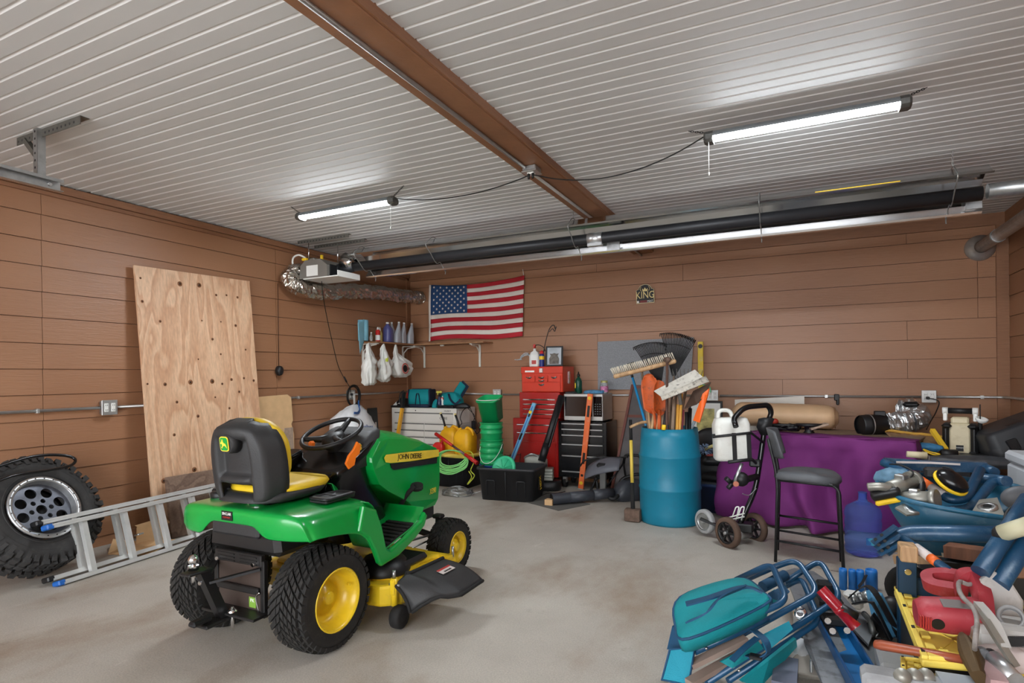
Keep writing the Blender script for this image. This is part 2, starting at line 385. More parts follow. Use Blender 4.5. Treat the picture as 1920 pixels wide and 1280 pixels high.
# ================================================================== riding mower
GRN = mat('mower_green', (4, 148, 60), .28, coat=.4, var=.05, sc=3)
YEL = mat('mower_yellow', (232, 196, 38), .35, coat=.2, var=.08, sc=5, dirt=(150, 118, 40), damt=.25)
SEATY = mat('yellow_vinyl', (226, 190, 42), .45, var=.06, bump=.1, bsc=90)
TYRE = mat('tyre_rubber', (30, 29, 28), .75, var=.25, sc=14, dirt=(62, 56, 48), damt=.45)
DK = mat('dark_grey_plastic', (44, 44, 45), .55, var=.12, bump=.12, bsc=120)
DKM = mat('black_metal', (28, 27, 27), .45, var=.2)
ORG = mat('orange_plastic', (240, 120, 24), .4, var=.05)
STICK = mat('warning_sticker', (206, 196, 192), .5, var=.1)
REDS = mat('sticker_red', (176, 52, 46), .5)
YTXT = mat('yellow_lettering', (232, 204, 64), .5)
WTXT = mat('white_lettering', (236, 236, 232), .5)
KTXT = mat('black_lettering', (16, 16, 18), .5)
def tyre(m, c, R_, w, rr, n, rows, lug, mi=0):
    """fat tyre: carcass on the x axis plus staggered tread lugs"""
    c = V3(c); prof = []
    for k in range(17):
        a = pi*k/16; q = cos(a); e = sin(a)
        x = (w/2)*(1 if q > 0 else -1)*abs(q)**.55 * (.93 if e < .3 else 1.0)
        prof.append((rr+(R_-lug-rr)*(e**.42 if e > 0 else 0), x))
    m.lathe([(r, x) for r, x in prof], c, c+V3((1, 0, 0)), 40, mi)
    wl = w*.98
    for j in range(rows):
        u = (j+.5)/rows*2-1; xx = u*wl/2*.98
        dr = (abs(u)**4)*.11*R_
        for i in range(n):
            a0 = 2*pi*(i+(j % 2)*.5)/n; da = 2*pi/n*.40; sk = .10*2*pi/n*3*u
            hw = wl/rows*.44; vs = []
            for rad, f in ((R_-lug*1.6-dr, 1.05), (R_-dr, .86)):
                for dx, dd in ((-hw, -1), (hw, -1), (hw, 1), (-hw, 1)):
                    a = a0+sk*0+da*f*dd+(dx/hw)*da*.55*(1 if u >= 0 else -1)
                    vs.append(c+V3((xx+dx*f, rad*cos(a), rad*sin(a))))
            m.add(vs, [(4, 5, 6, 7), (0, 1, 5, 4), (1, 2, 6, 5), (2, 3, 7, 6), (3, 0, 4, 7)], mi)
TM = TR((-2.633, 2.307, 0)) @ Matrix.Scale(.9595, 4)
tr = thing('riding_mower', 'green and yellow riding lawn mower with yellow seat parked on the floor', 'lawn mower', M=TM)
# ---- wheels
def wheel(c, R_, w, rr, n, rows, lug, s, dish):
    m = MB(); tyre(m, c, R_, w, rr, n, rows, lug); o = m.build('tyre', TYRE, tr)
    c = V3(c); m = MB(); ax = c+V3((s, 0, 0)); h = w/2
    m.lathe([(rr+.006, h-.012), (rr+.012, h-.004), (rr+.004, h-.002), (rr-.006, h-.02), (rr-.022, h-.05), (rr-.025, h-dish), (rr*.55, h-dish-.004), (rr*.5, h-dish+.012), (.035, h-dish+.014), (.035, h-dish+.03), (.03, h-dish+.036), (0.001, h-dish+.036)], c, ax, 36)
    m.cyl(c+V3((s*(h-.04), rr*.68, rr*.3)), c+V3((s*(h-.015), rr*.64, rr*.3)), .006, seg=8)
    m.build('rim', YEL, o)
for s in (1, -1):
    wheel((s*.395, 0, .278), .282, .25, .158, 36, 9, .014, s, .1)
    wheel((s*.395, 1.305, .205), .208, .165, .105, 30, 6, .010, s, .045)
# ---- rear body shell
def zt(y): return .775 if y < .12 else .775-.05*((y-.12)/.3)**2
def ring(y, low, n=14):
    h = []
    for i in range(n+1):
        t = i/n
        if t < .6: h.append((.40*t/.6, zt(y)-.012*(t/.6)**3))
        elif t < .8:
            a = (t-.6)/.2*pi/2; h.append((.40+.085*sin(a), zt(y)-.012-.055*(1-cos(a))))
        else:
            f = (t-.8)/.2; z0 = zt(y)-.067; h.append((.485+.03*f, z0+(low-z0)*f))
    return [(-a, b) for a, b in h[::-1]]+h[1:]
rings = []
def notch(x):
    ax = x+.02
    lo = .605 if x < 0 else .63
    return .69 if abs(ax) < .19 else (lo if abs(ax) > .25 else .69-(.69-lo)*(abs(ax)-.19)/.06)
base = ring(-.25, .63)
def bow(x): return .07*abs(x/.52)**5
# rear skirt rows, bottom to top
for f, dy in ((0, -.235), (.35, -.245), (.75, -.25), (.93, -.24), (1, -.22)):
    row = []
    for x, z in base:
        zb = notch(x); row.append(V3((x*.96, dy+bow(x), min(z, zb+(.775-zb)*f) if f < 1 else min(z, .772))))
    rings.append(row)
for y, low in ((-.16, .642), (-.05, .632), (.05, .618), (.14, .600), (.2, .575), (.25, .52), (.29, .46), (.33, .415)):
    rings.append([V3((x, y, z)) for x, z in ring(y, low)])
MB().loft(rings, closed=False, cap=False).build('rear_fender', GRN, tr, solid=.008, sub=1)
# underside of the fender, dark
MB().box((0, .02, .62), (.56, .42, .2), bev=.03, tx=.9).build('transaxle_housing', DKM, tr)
m = MB(); m.box((0, -.215, .665), (.36, .05, .085), bev=.015).build('rear_bumper', DK, tr)
# ---- foot rests
for s in (1, -1):
    m = MB(); prof = [(.28, .745), (.33, .70), (.36, .60), (.39, .47), (.43, .43), (.56, .46), (.72, .50), (.80, .54), (.83, .58), (.845, .60)]
    pts = crv([(0, a, b) for a, b in prof], 4)
    m.loft([[V3((s*x, p.y, p.z+(0 if x > .22 else .09*min(1, max(0, (.78-p.y)/.3))))) for p in pts] for x in (.17, .21, .26, .34, .42, .49)], closed=False, cap=False)
    poly = [(.16, .61), (.24, .55), (.30, .455), (.335, .375), (.36, .355), (.52, .37), (.70, .435), (.80, .49), (.835, .55), (.81, .575), (.77, .53), (.60, .465), (.44, .425), (.40, .45), (.36, .59), (.31, .70), (.2, .74)]
    mm = Matrix(((0, 0, 1, 0), (1, 0, 0, 0), (0, 1, 0, 0), (0, 0, 0, 1)))
    m.prism(poly, .035, TR((s*.49-(.0 if s > 0 else .035), 0, 0)) @ mm, bev=.012)
    fr = m.build('foot_rest', GRN, tr, solid=.004)
    m = MB()
    for k in range(8):
        y = .44+k*.042
        z = .432+(y-.43)*.235
        m.box((s*.37, y, z+.006), (.21, .036, .014), M=None, bev=.004)
    m.loft([[V3((s*(.37+dx), y, .43+(y-.43)*.235+dz)) for dx, dz in ((-.11, 0), (.11, 0), (.11, .006), (-.11, .006))] for y in (.42, .6, .78)], sm=False)
    m.build('foot_mat', BLKR, fr)
# ---- dash pedestal
def rr(w, d, k=.25, n=4):
    """rounded rectangle outline w x d"""
    out = []; r = min(w, d)*k
    for cx, cy, a0 in ((w/2-r, d/2-r, 0), (-w/2+r, d/2-r, 90), (-w/2+r, -d/2+r, 180), (w/2-r, -d/2+r, 270)):
        for i in range(n+1):
            a = radians(a0+90*i/n); out.append((cx+r*cos(a), cy+r*sin(a)))
    return out
def stack(levels, n=4, k=.25):
    """rounded-rectangle loft; levels = (z, cx, cy, w, d[, tilt])"""
    R_ = []
    for L in levels:
        z, cx, cy, w, d = L[:5]; t = L[5] if len(L) > 5 else 0
        R_.append([V3((cx+a, cy+b, z+b*t)) for a, b in rr(w, d, k, n)])
    return R_
MB().loft(stack([(.44, 0, .62, .46, .56), (.60, 0, .56, .43, .52), (.75, 0, .50, .42, .38), (.86, 0, .485, .42, .33), (.93, 0, .50, .44, .36, .45), (.985, 0, .53, .45, .40, .5), (1.0, 0, .53, .42, .38, .5)])).build('dash_pedestal', BLKG, tr)
m = MB(); m.loft(stack([(.90, 0, .60, .44, .36, .1), (1.02, 0, .63, .44, .28, .35), (1.09, 0, .68, .42, .18, .35), (1.125, 0, .72, .36, .08, .2)])).build('dash_panel', DK, tr)
# left control lobe
m = MB(); m.loft(stack([(.86, -.23, .36, .10, .16), (.97, -.23, .35, .12, .18, .3), (.985, -.23, .35, .10, .15, .3)])).build('control_pod', BLKG, tr)
MB().box((-.23, .33, .992), (.03, .06, .03), bev=.008).build('rocker_switch', SEATY, tr)
MB().cyl((.19, .56, .985), (.19, .54, 1.03), .022, .02, 14).cyl((.19, .54, 1.03), (.19, .535, 1.043), .026, .02, 14).build('choke_knob', SEATY, tr)
m = MB(); m.prism([(0, 0), (.05, -.01), (.085, .02), (.125, .02), (.165, .06), (.155, .095), (.10, .075), (.05, .07), (.0, .045)], .018, frame((.222, .405, .905), (.05, .85, .55), (1, 0, .1)), bev=.005); m.build('lift_lever', ORG, tr)
MB().box((-.05, .38, 1.045), (.03, .05, .055), bev=.012).build('throttle_lever', ORG, tr)
m = MB(); m.cyl((.17, .66, 1.04), (.19, .63, 1.06), .008).box((.195, .63, 1.02), (.008, .035, .075), bev=.01); m.build('ignition_key', STICK, tr)
# ---- steering wheel
SM = TR((0, .52, 1.085)) @ Euler((radians(24), 0, 0)).to_matrix().to_4x4()
wl = MB(); wl.tube([SM @ V3((.195*cos(2*pi*i/40), .195*sin(2*pi*i/40), .03)) for i in range(40)], .0155, 10, closed=True)
for a in (90, 210, 330):
    a = radians(a); wl.tube([SM @ V3((r*cos(a), r*sin(a), z)) for r, z in ((.03, .0), (.09, .005), (.15, .02), (.192, .03))], [.026, .022, .018, .015], 8)
wl.lathe([(.035, -.2), (.05, -.1), (.085, -.03), (.07, .015), (.03, .024), (.001, .025)], SM @ V3((0, 0, 0)), SM @ V3((0, 0, 1)), 24)
wl.build('steering_wheel', BLK, tr)
# ---- hood
side = [(.70, 1.112), (.585, .975), (.585, .93), (.60, .87), (.66, .765), (.76, .70), (.93, .615), (1.00, .575), (1.10, .495), (1.15, .475), (1.40, .47), (1.455, .51), (1.475, .66), (1.455, .885), (1.40, .935), (1.20, 1.02), (1.0, 1.085), (.80, 1.125)]
cyo, czo = 1.05, .8
rg = []
for x in (-.262, -.258, -.245, -.21, -.14, -.05, .05, .14, .21, .245, .258, .262):
    k = abs(x)/.262; sc_ = 1-.025*max(0, (k-.8)/.2)**2
    row = []
    for y, z in side:
        zz = czo+(z-czo)*sc_; yy = cyo+(y-cyo)*sc_
        if z > .9: zz -= .055*k**3*((z-.9)/.2)
        xx = x*(1-.10*max(0, (z-.95)/.17)) * (1-.16*max(0, (y-1.2)/.27)) * (1-.07*max(0, (.8-z)/.3))
        row.append(V3((xx, yy, zz)))
    rg.append(row)
MB().loft(rg, sm=False).build('hood', GRN, tr, bev=.012)
for s in (1, -1):
    def HX(y, z, d=0): return V3((s*(.262*(1-.16*max(0, (y-1.2)/.27))+d), y, z))
    m = MB(); top = [(.74, .955), (1.41, .905)]; outl = [(.715, .935), (.735, .955), (1.0, .943), (1.25, .923), (1.425, .905), (1.425, .853), (1.25, .862), (1.0, .875), (.78, .893), (.73, .905)]
    m.add([HX(y, z, .0) for y, z in outl]+[HX(y, z, .005) for y, z in outl], [tuple(range(10, 20))]+[(i, (i+1) % 10, 10+(i+1) % 10, 10+i) for i in range(10)])
    m.build('side_stripe', YTXT, tr)
    m = MB(); outl = [(.78, .888), (1.0, .87), (1.25, .857), (1.40, .85), (1.39, .805), (1.2, .822), (1.0, .832), (.82, .84), (.79, .86)]
    m.add([HX(y, z, -.002) for y, z in outl]+[HX(y, z, .003) for y, z in outl], [tuple(range(9, 18))]+[(i, (i+1) % 9, 9+(i+1) % 9, 9+i) for i in range(9)])
    m.build('vent_slot', BLK, tr)
    if s > 0:
        text('JOHN DEERE', .052, frame(HX(1.0, .909, .0055), (0, 1, -.09), (1, 0, 0)), KTXT, tr, sx=1.0, sp=.95)
        text('X390', .06, frame(HX(1.33, .60, -.006), (-.13, 1, -.02), (1, .13, 0)), YTXT, tr, sx=.8, shear=.2)
MB().box((0, 1.462, .86), (.36, .03, .09), bev=.012).build('headlight', GALV, tr)
MB().box((0, 1.1, .42), (.30, .75, .12), bev=.01).box((0, 1.3, .33), (.14, .10, .2), bev=.01).build('engine_frame', DKM, tr)
m = MB(); m.tube([(-.34, 1.305, .25), (0, 1.305, .31), (.34, 1.305, .25)], .025, 8)
for s in (1, -1): m.cyl((s*.30, 1.305, .20), (s*.30, 1.305, .43), .024).box((s*.3, 1.305, .42), (.08, .07, .03), bev=.01)
m.build('front_axle', DKM, tr)
m = MB(); m.tube([(.30, 1.25, .3), (.18, 1.0, .28), (.12, .8, .25)], .009, 8).tube([(.30, 1.2, .27), (.20, 1.0, .22), (.0, .9, .22)], .007, 8); m.build('steering_link', GALV, tr)
m = MB(); m.tube(fillet([(.20, .93, .52), (.25, .97, .64), (.29, 1.02, .695)], .05), .017, 8); m.loft([[V3((.30, 1.03, .69))+Vector((a*.055, b*.022*(1.0), b*.02+a*.0+o)) for a, b in rr(2, 2, .5, 3)] for o in (-.012, .012)]); m.build('brake_pedal', BLKR, tr)
MB().sph((.17, .66, .53), (.05, .06, .045), 12, 8).cyl((.12, .66, .52), (.22, .68, .52), .025, seg=10).build('drive_pedal', BLKR, tr)
# ---- seat
BM = TR((0, -.185, .822)) @ Euler((radians(7), 0, 0)).to_matrix().to_4x4()
def so(w, h, z0, k=.42, n=6): return [(a, b+z0) for a, b in rr(w, h, k, n)]
outl = so(.53, .33, .25)
def bk(x): return .06*(abs(x)/.22)**2
def shellP(u, v):
    x = .232*u*(1-.38*max(0, v)**3.2-.16*max(0, -v)**4)*(1-.06*max(0, v)); z = .19+.235*v*(1-.16*abs(u)**4)
    e = max(abs(u), abs(v)); sm_ = lambda t: max(0, min(1, t))**2*(3-2*max(0, min(1, t)))
    rib = sm_((abs(u)-.45)/.15)*(1-sm_((abs(u)-.85)/.15)); rib = max(rib, sm_((v-.55)/.15)*(1-sm_((v-.9)/.1))*sm_((1-abs(u))/.1))
    lip = math.exp(-((v+.35)/.08)**2)*(1-sm_((abs(u)-.4)/.2))
    y = .055*u*u-.045*rib-.05*lip+.075*sm_((e-.84)/.16)**1.5
    return BM @ V3((x, y, z))
shell = MB(); nu, nv = 40, 36
vs = [shellP(2*i/nu-1, 2*j/nv-1) for j in range(nv+1) for i in range(nu+1)]
fs = []
for j in range(nv):
    for i in range(nu):
        u, v = 2*(i+.5)/nu-1, 2*(j+.5)/nv-1
        if abs(u) < .54 and -.82 < v < -.44: continue
        q = j*(nu+1)+i; fs.append((q, q+1, q+nu+2, q+nu+1))
shell.add(vs, fs, 0, True)
shell.build('seat_back_shell', DK, tr, solid=.012)
shell = MB()
shell.loft(stack([(.785, 0, .03, .34, .34), (.808, 0, .02, .45, .52), (.834, 0, .05, .49, .50), (.85, 0, .06, .48, .48)], k=.35))
st = shell.build('seat_shell', DK, tr)
m = MB(); m.loft([[BM @ V3((a*f, dy+bk(a*f)*.8, .22+(b-.22)*f)) for a, b in so(.43, .41, .215)] for f, dy in ((1, .075), (1.03, .12), (.92, .15), (.6, .135), (.02, .13))]); m.build('seat_back_cushion', SEATY, tr)
m = MB(); m.loft(stack([(.835, 0, .08, .46, .46), (.862, 0, .085, .49, .48), (.882, 0, .085, .47, .46), (.886, 0, .07, .30, .28, .03)], k=.35)); m.build('seat_cushion', SEATY, tr)
# badge
MB().cyl(BM @ V3((0, -.01, .315)), BM @ V3((0, -.062, .315)), .062, .05, 20).build('badge_boss', DK, tr)
BF = BM @ frame((0, -.066, .318), (1, 0, 0), (0, -1, 0))
m = MB(); m.prism([(a, b) for a, b in rr(.066, .08, .25)], .004, BF); bd = m.build('badge', YTXT, tr)
m = MB(); m.prism([(a, b) for a, b in rr(.056, .07, .25)], .006, BF); m.build('badge_field', GRN, bd)
deer = [(-.024, .0), (-.018, .012), (-.012, .016), (-.014, .026), (-.008, .018), (-.004, .028), (-.004, .014), (.0, .006), (.012, .003), (.018, -.006), (.024, -.022), (.014, -.012), (.006, -.008), (-.004, -.010), (-.012, -.022), (-.020, -.022), (-.010, -.008), (-.012, .002)]
m = MB(); m.prism(deer, .008, BF); m.build('badge_emblem', YTXT, bd)
m = MB(); m.box((.0, .06, .755), (.28, .36, .05), bev=.01)
for k in range(4): m.box((0, .06, .735+.012*k), (.34-.03*k, .40-.03*k, .006))
m.build('seat_suspension', DKM, tr)
m = MB(); m.tube([(.06, -.14, .80), (.02, -.15, .78), (-.04, -.15, .80)], .008, 8).tube([(.1, -.13, .79), (.03, -.16, .79)], .012, 8); m.build('seat_spring', CHROME, tr)
# cup tray and fuel cap
m = MB(); m.box((.34, .15, .785), (.13, .24, .02), bev=.008)
m.box((.34, .15, .80), (.14, .015, .01)).build('cup_tray', DK, tr)
m = MB(); m.loft([[V3((.34+a*f, .15+b*f, .798+dz)) for a, b in rr(.14, .24, .2)] for f, dz in ((1, -.01), (1.05, .006), (.82, .012), (.8, .003), (.1, .0005))]); m.build('storage_tray', BLK, tr)
m = MB(); m.lathe([(.055, 0), (.06, .01), (.06, .035), (.05, .045), (.001, .046)], (-.37, -.03, .76), (-.37, -.03, 1), 14)
m.box((-.37, -.03, .80), (.15, .03, .03), bev=.01); m.lathe([(.04, -.05), (.04, .0)], (-.37, -.03, .76), (-.37, -.03, 1), 14); m.build('fuel_cap', BLK, tr)
# dealer sticker
MB().box((-.035, -.253, .735), (.085, .003, .05)).build('dealer_sticker', KTXT, tr)
text('SINCLAIR', .021, frame((-.035, -.2555, .745), (1, 0, 0), (0, -1, 0)), WTXT, tr, sx=.8)
text('EQUIPMENT', .012, frame((-.035, -.2555, .726), (1, 0, 0), (0, -1, 0)), REDS, tr, sx=.9)
# ---- hitch
m = MB(); m.box((.02, -.215, .36), (.36, .012, .25), bev=.003).build('hitch_plate', mat('plate_brown_black', (66, 55, 50), .4, var=.1), tr)
m = MB()
for s in (-1, 1): m.box((.02+s*.18, -.215, .36), (.03, .03, .3), bev=.004)
m.box((.02, -.22, .51), (.36, .03, .06), bev=.004)
for k in range(3):
    for s in (-1, 1): m.box((.02+s*.085, -.238, .49+k*.018), (.13, .004, .006))
m.box((.02, -.235, .35), (.33, .02, .035), bev=.004)
m.box((.04, -.24, .235), (.40, .16, .014), bev=.003); m.box((.0, -.33, .21), (.09, .22, .02), bev=.006)
m.build('hitch_frame', DKM, tr)
m = MB(); a, b = V3((.0, -.31, .215)), V3((0, -.43, .50)); ax = (b-a).normalized()
m.tube([a, b], 0, sq=(.05, .05)); m.box((0, -.46, .50), (.075, .13, .014), bev=.004); m.box((0, -.44, .24), (.05, .11, .03), M=None, bev=.01)
m.tube([(0.02, -.40, .43), (.19, -.23, .47)], 0, sq=(.03, .012)).tube([(-.02, -.40, .43), (-.16, -.23, .47)], 0, sq=(.03, .012))
m.build('hitch_arm', BLK, tr)
m = MB(); m.sph((0, -.475, .565), .026, 16, 12).lathe([(.012, 0), (.012, .02), (.026, .03), (.026, .008)], (0, -.475, .545), (0, -.475, .5), 16).cyl((0, -.475, .5), (0, -.475, .45), .009).cyl((0, -.475, .478), (0, -.475, .49), .016, seg=6).build('hitch_ball', CHROME, tr)
for q in ((.15, -.235, .49), (-.13, -.235, .49), (-.015, -.42, .43)): MB().cyl(q, V3(q)+V3((0, -.014, 0)), .011, seg=6).build('hitch_bolt', CHROME, tr)
m = MB(); m.cyl((.06, -.30, .15), (.06, -.30, .275), .008).lathe([(.024, 0), (.026, .006), (.012, .02), (.001, .022)], (.06, -.30, .246), (.06, -.30, 1), 12).build('hitch_pin', CHROME, tr)
MB().tube(crv([(.2, -.25, .25), (.19, -.26, .33), (.22, -.26, .36)], 4), .005, 6).build('pin_clip', CHROME, tr)
MB().box((.12, -.222, .28), (.05, .004, .055)).build('warning_label', mat('label_lime', (120, 160, 60), .5), tr)
text('PK', .026, frame((.12, -.2245, .29), (1, 0, 0), (0, -1, 0)), WTXT, tr)
# ---- mower deck
m = MB(); dp = [(-.55, .42), (-.5, .36), (-.2, .34), (.3, .34), (.5, .36), (.60, .44), (.62, .62), (.58, .80), (.60, .96), (.63, 1.02), (.60, 1.06), (.50, 1.03), (.34, 1.10), (0, 1.14), (-.34, 1.10), (-.52, .95), (-.58, .7)]
m.prism(dp, .13, TR((0, 0, .10)), bev=.02)
m.prism([(a*.85, .7+(b-.7)*.8) for a, b in dp], .04, TR((0, 0, .22)), bev=.02)
dk = m.build('mower_deck', YEL, tr)
m = MB(); m.lathe([(.17, 0), (.175, .03), (.14, .07), (.12, .09), (.001, .095)], (.36, .58, .24), (.36, .58, 1), 18); m.box((.40, .70, .28), (.24, .3, .05), bev=.02); m.build('belt_cover', BLK, tr)
m = MB(); m.cyl((.60, .37, .13), (.60, .37, .29), .02, seg=10).box((.60, .37, .24), (.03, .05, .09), bev=.006); m.build('wheel_bracket', YEL, tr)
m = MB(); m.cyl((.60, .37, .29), (.60, .37, .335), .011).cyl((.565, .37, .25), (.64, .37, .25), .006); m.build('height_pin', GALV, tr)
MB().cyl((.615, 1.0, .24), (.615, 1.0, .31), .009).build('chute_pin', GALV, tr)
m = MB(); m.lathe([(.02, -.032), (.055, -.034), (.066, -.024), (.068, 0), (.066, .024), (.055, .034), (.03, .03), (.02, .034), (.001, .034)], (.635, .37, .069), (1.635, .37, .069), 20); m.build('gauge_wheel', BLKR, tr)
m = MB(); m.tube(fillet([(.42, .98, .24), (.60, .98, .24), (.60, 1.02, .24)], .01), 0, sq=(.04, .03)); m.build('chute_bracket', YEL, tr)
# discharge chute
ch = [(.60, .42, .275), (.64, .98, .275), (.70, 1.0, .27)]
m = MB()
def CH(u, v):
    y = .37+.46*v; x0 = .61+.03*v; x1 = .72+.22*min(1, max(0, (v-.02)/.4))**.7
    x = x0+(x1-x0)*u
    z = .275-.02*u-.075*u**3 - (.07*(1-v/.16)**1.5 if v < .16 else 0)*(.3+.7*u)
    if .18 < v < .24: z += .010
    return V3((x, y, z))
m.surf(CH, 14, 22)
m.build('discharge_chute', DK, tr, solid=.010)
m = MB(); m.tube([CH(1, i/14)+V3((.004, 0, -.002)) for i in range(15)]+[], .011, 6).tube([CH(i/8, 0)+V3((0, -.004, -.002)) for i in range(9)], .011, 6).tube([CH(.02, i/10)+V3((0, 0, .008)) for i in range(2, 11)], .013, 8); m.build('chute_rim', BLKR, tr)
SF = frame(CH(.45, .66)+V3((0, 0, .012)), CH(.45, .9)-CH(.45, .55), (.2, 0, 1))
MB().box((0, 0, 0), (.13, .05, .003), M=SF).build('chute_sticker', STICK, tr)
MB().box((0, .02, .0012), (.13, .016, .003), M=SF).build('sticker_band', REDS, tr)
text('DANGER', .018, SF @ TR((0, -.012, .003)), KTXT, tr)
# ================================================================== left wall
def wood_mat(name, base, dark, knot=None, stretch=(1, 1, .12), rough=.6, bandsc=9., kn=None, mixd=.6):
    m = bpy.data.materials.new(name); m.use_nodes = True; n = m.node_tree.nodes; l = m.node_tree.links; b = n['Principled BSDF']; b.inputs['Roughness'].default_value = rough
    tc = n.new('ShaderNodeTexCoord'); mp = n.new('ShaderNodeMapping'); mp.inputs['Scale'].default_value = stretch; l.new(tc.outputs['Object'], mp.inputs[0])
    nz = n.new('ShaderNodeTexNoise'); nz.inputs['Scale'].default_value = 3.5; nz.inputs['Detail'].default_value = 2; nz.inputs['Distortion'].default_value = .6; l.new(mp.outputs[0], nz.inputs[0])
    mul = n.new('ShaderNodeMath'); mul.operation = 'MULTIPLY'; mul.inputs[1].default_value = bandsc; l.new(nz.outputs[0], mul.inputs[0])
    fr = n.new('ShaderNodeMath'); fr.operation = 'FRACT'; l.new(mul.outputs[0], fr.inputs[0])
    rp = n.new('ShaderNodeValToRGB'); l.new(fr.outputs[0], rp.inputs[0]); e = rp.color_ramp.elements
    e[0].color = rgb(base); e[1].position = .85; e[1].color = tuple(a*(1-mixd)+b_*mixd for a, b_ in zip(rgb(base), rgb(dark)))
    x = rp.color_ramp.elements.new(.97); x.color = rgb(base)
    f2 = n.new('ShaderNodeTexNoise'); f2.inputs['Scale'].default_value = 60; f2.inputs['Detail'].default_value = 3; l.new(mp.outputs[0], f2.inputs[0])
    r2 = n.new('ShaderNodeValToRGB'); r2.color_ramp.elements[0].position = .35; r2.color_ramp.elements[0].color = (.8, .8, .8, 1); r2.color_ramp.elements[1].position = .65; l.new(f2.outputs[0], r2.inputs[0])
    mx = n.new('ShaderNodeMixRGB'); mx.blend_type = 'MULTIPLY'; mx.inputs[0].default_value = 1; l.new(rp.outputs[0], mx.inputs[1]); l.new(r2.outputs[0], mx.inputs[2])
    l.new(mx.outputs[0], b.inputs['Base Color']); return m
PLY = wood_mat('plywood_face', (226, 188, 154), (186, 130, 92), rough=.55, bandsc=8, stretch=(1, 1.6, .22))
PLYE = mat('plywood_edge', (196, 156, 116), .8, var=.25, sc=40, stretch=(1, 1, 1))
KNOT = mat('wood_knot', (122, 78, 46), .6, var=.3, sc=30)
KNOTC = mat('wood_knot_core', (52, 32, 20), .7)
# plywood sheet
pA = V3((-5.10, 3.225, .0)); pB = V3((-5.302, 3.14, 2.425))
px_ = (at(475, 950, Z=0)-pA); px_ = V3((.0, 1.0, .010)).normalized()
PM = frame(pA, px_, pB-pA); PM = Matrix((px_, -(px_.cross((pB-pA).normalized())).normalized(), (pB-pA).normalized())).transposed().to_4x4(); PM.translation = pA
# local x along the sheet's width, z up the sheet, -y faces into the room
pt = thing('plywood_sheet', 'large bare plywood sheet with knots leaning on the left wall', 'plywood', M=PM)
sgn = 1 if (PM.to_3x3() @ V3((0, 1, 0))).x > 0 else -1
m = MB(); m.box((.61, -sgn*.009, 1.22), (1.215, .018, 2.44)); m.build('panel', [PLY], pt)
random.seed(3)
kn = [(.05, 2.33), (.42, 2.32), (.62, 2.33), (.80, 2.25), (.92, 2.26), (1.05, 2.25), (.05, 2.12), (.62, 1.98), (.83, 1.98), (1.0, 1.95), (.8, 1.65), (.04, 1.38), (.2, 1.37), (.45, 1.38), (.68, 1.38), (.79, 1.35), (.9, 1.39), (1.05, 1.4), (.98, 1.26), (.7, 1.22), (.3, 1.2), (.5, 1.05), (.85, 1.1), (.12, .5), (.42, .55), (.63, .56), (1.17, 1.37), (.72, 1.8), (.55, 1.6), (.25, .9), (.2, 1.95), (1.1, 1.7)]
for i, (x, z) in enumerate(kn):
    r = .024 if i in (1, 2, 24, 25, 13, 14, 23) else random.uniform(.008, .017)
    k = MB(); k.lathe([(r, 0), (r*.98, .0008), (.0001, .0009)], (x, sgn*.0, z), (x, sgn*1., z), 14); o = k.build('knot', KNOT, pt)
    k = MB(); k.lathe([(r*.45, 0), (r*.42, .0014), (.0001, .0015)], (x, sgn*.0, z), (x, sgn*1., z), 10); k.build('knot_core', KNOTC, o)
# wheel leaning on the wall
al, ph = radians(29), radians(8); nn = V3((cos(al)*cos(ph), cos(al)*sin(ph), sin(al)))
WMt = axm(V3((-5.0, 2.272, .436)), V3((-5.0, 2.272, .436))+nn)
uu = V3((-sin(al)*cos(ph), -sin(al)*sin(ph), cos(al))); ss = uu.cross(nn)
WMt = Matrix((ss, uu, nn)).transposed().to_4x4(); WMt.translation = (-5.0, 2.272, .436)
wt = thing('spare_wheel', 'large black mud-terrain tyre on an alloy rim leaning against the left wall', 'wheel', M=WMt)
OT = mat('mud_tyre', (52, 51, 51), .8, var=.2, sc=10, dirt=(80, 78, 74), damt=.35)
m = MB(); R0, ww = .42, .285
m.lathe([(.225, .10), (.24, .128), (.27, .139), (.31, .143), (.35, .138), (.375, .125), (.392, .10), (.398, .06), (.40, 0), (.398, -.06), (.392, -.10), (.375, -.125), (.31, -.143), (.24, -.128), (.225, -.10)], (0, 0, 0), (0, 0, 1), 64)
for i in range(44):
    a0 = 2*pi*i/44
    for side_ in (1, -1):
        off = 0 if side_ > 0 else pi/44
        def blk(r0, r1, z0, z1, w0, sk):
            vs = []
            for r, f in ((r0, 1.05), (r1, .9)):
                for z, t in ((z0, -1), (z0, 1), (z1, 1), (z1, -1)):
                    a = a0+off+t*w0*f+(sk if z == z1 else 0); vs.append(V3((r*cos(a), r*sin(a), z*side_)))
            m.add(vs, [(4, 5, 6, 7), (0, 1, 5, 4), (1, 2, 6, 5), (2, 3, 7, 6), (3, 0, 4, 7)])
        L = .128 if i % 2 else .112
        blk(.385, .420, .06, L, .050, .015); blk(.385, .424, .012, .055, .048, .03)
        # shoulder lugs on the sidewall
        vs = []
        for z, f in ((.118, 1), (.147, .85)):
            for r, t in ((.345 if i % 2 else .362, -1), (.345 if i % 2 else .362, 1), (.402, 1), (.402, -1)):
                a = a0+off+t*.042*f; vs.append(V3((r*cos(a), r*sin(a), (z-(.02 if r > .4 else 0))*side_)))
        m.add(vs, [(4, 5, 6, 7), (0, 1, 5, 4), (1, 2, 6, 5), (2, 3, 7, 6), (3, 0, 4, 7)])
for r in (.262, .32): m.lathe([(r-.004, .136), (r, .145), (r+.004, .137)], (0, 0, 0), (0, 0, 1), 64)
m.build('tyre', OT, wt)
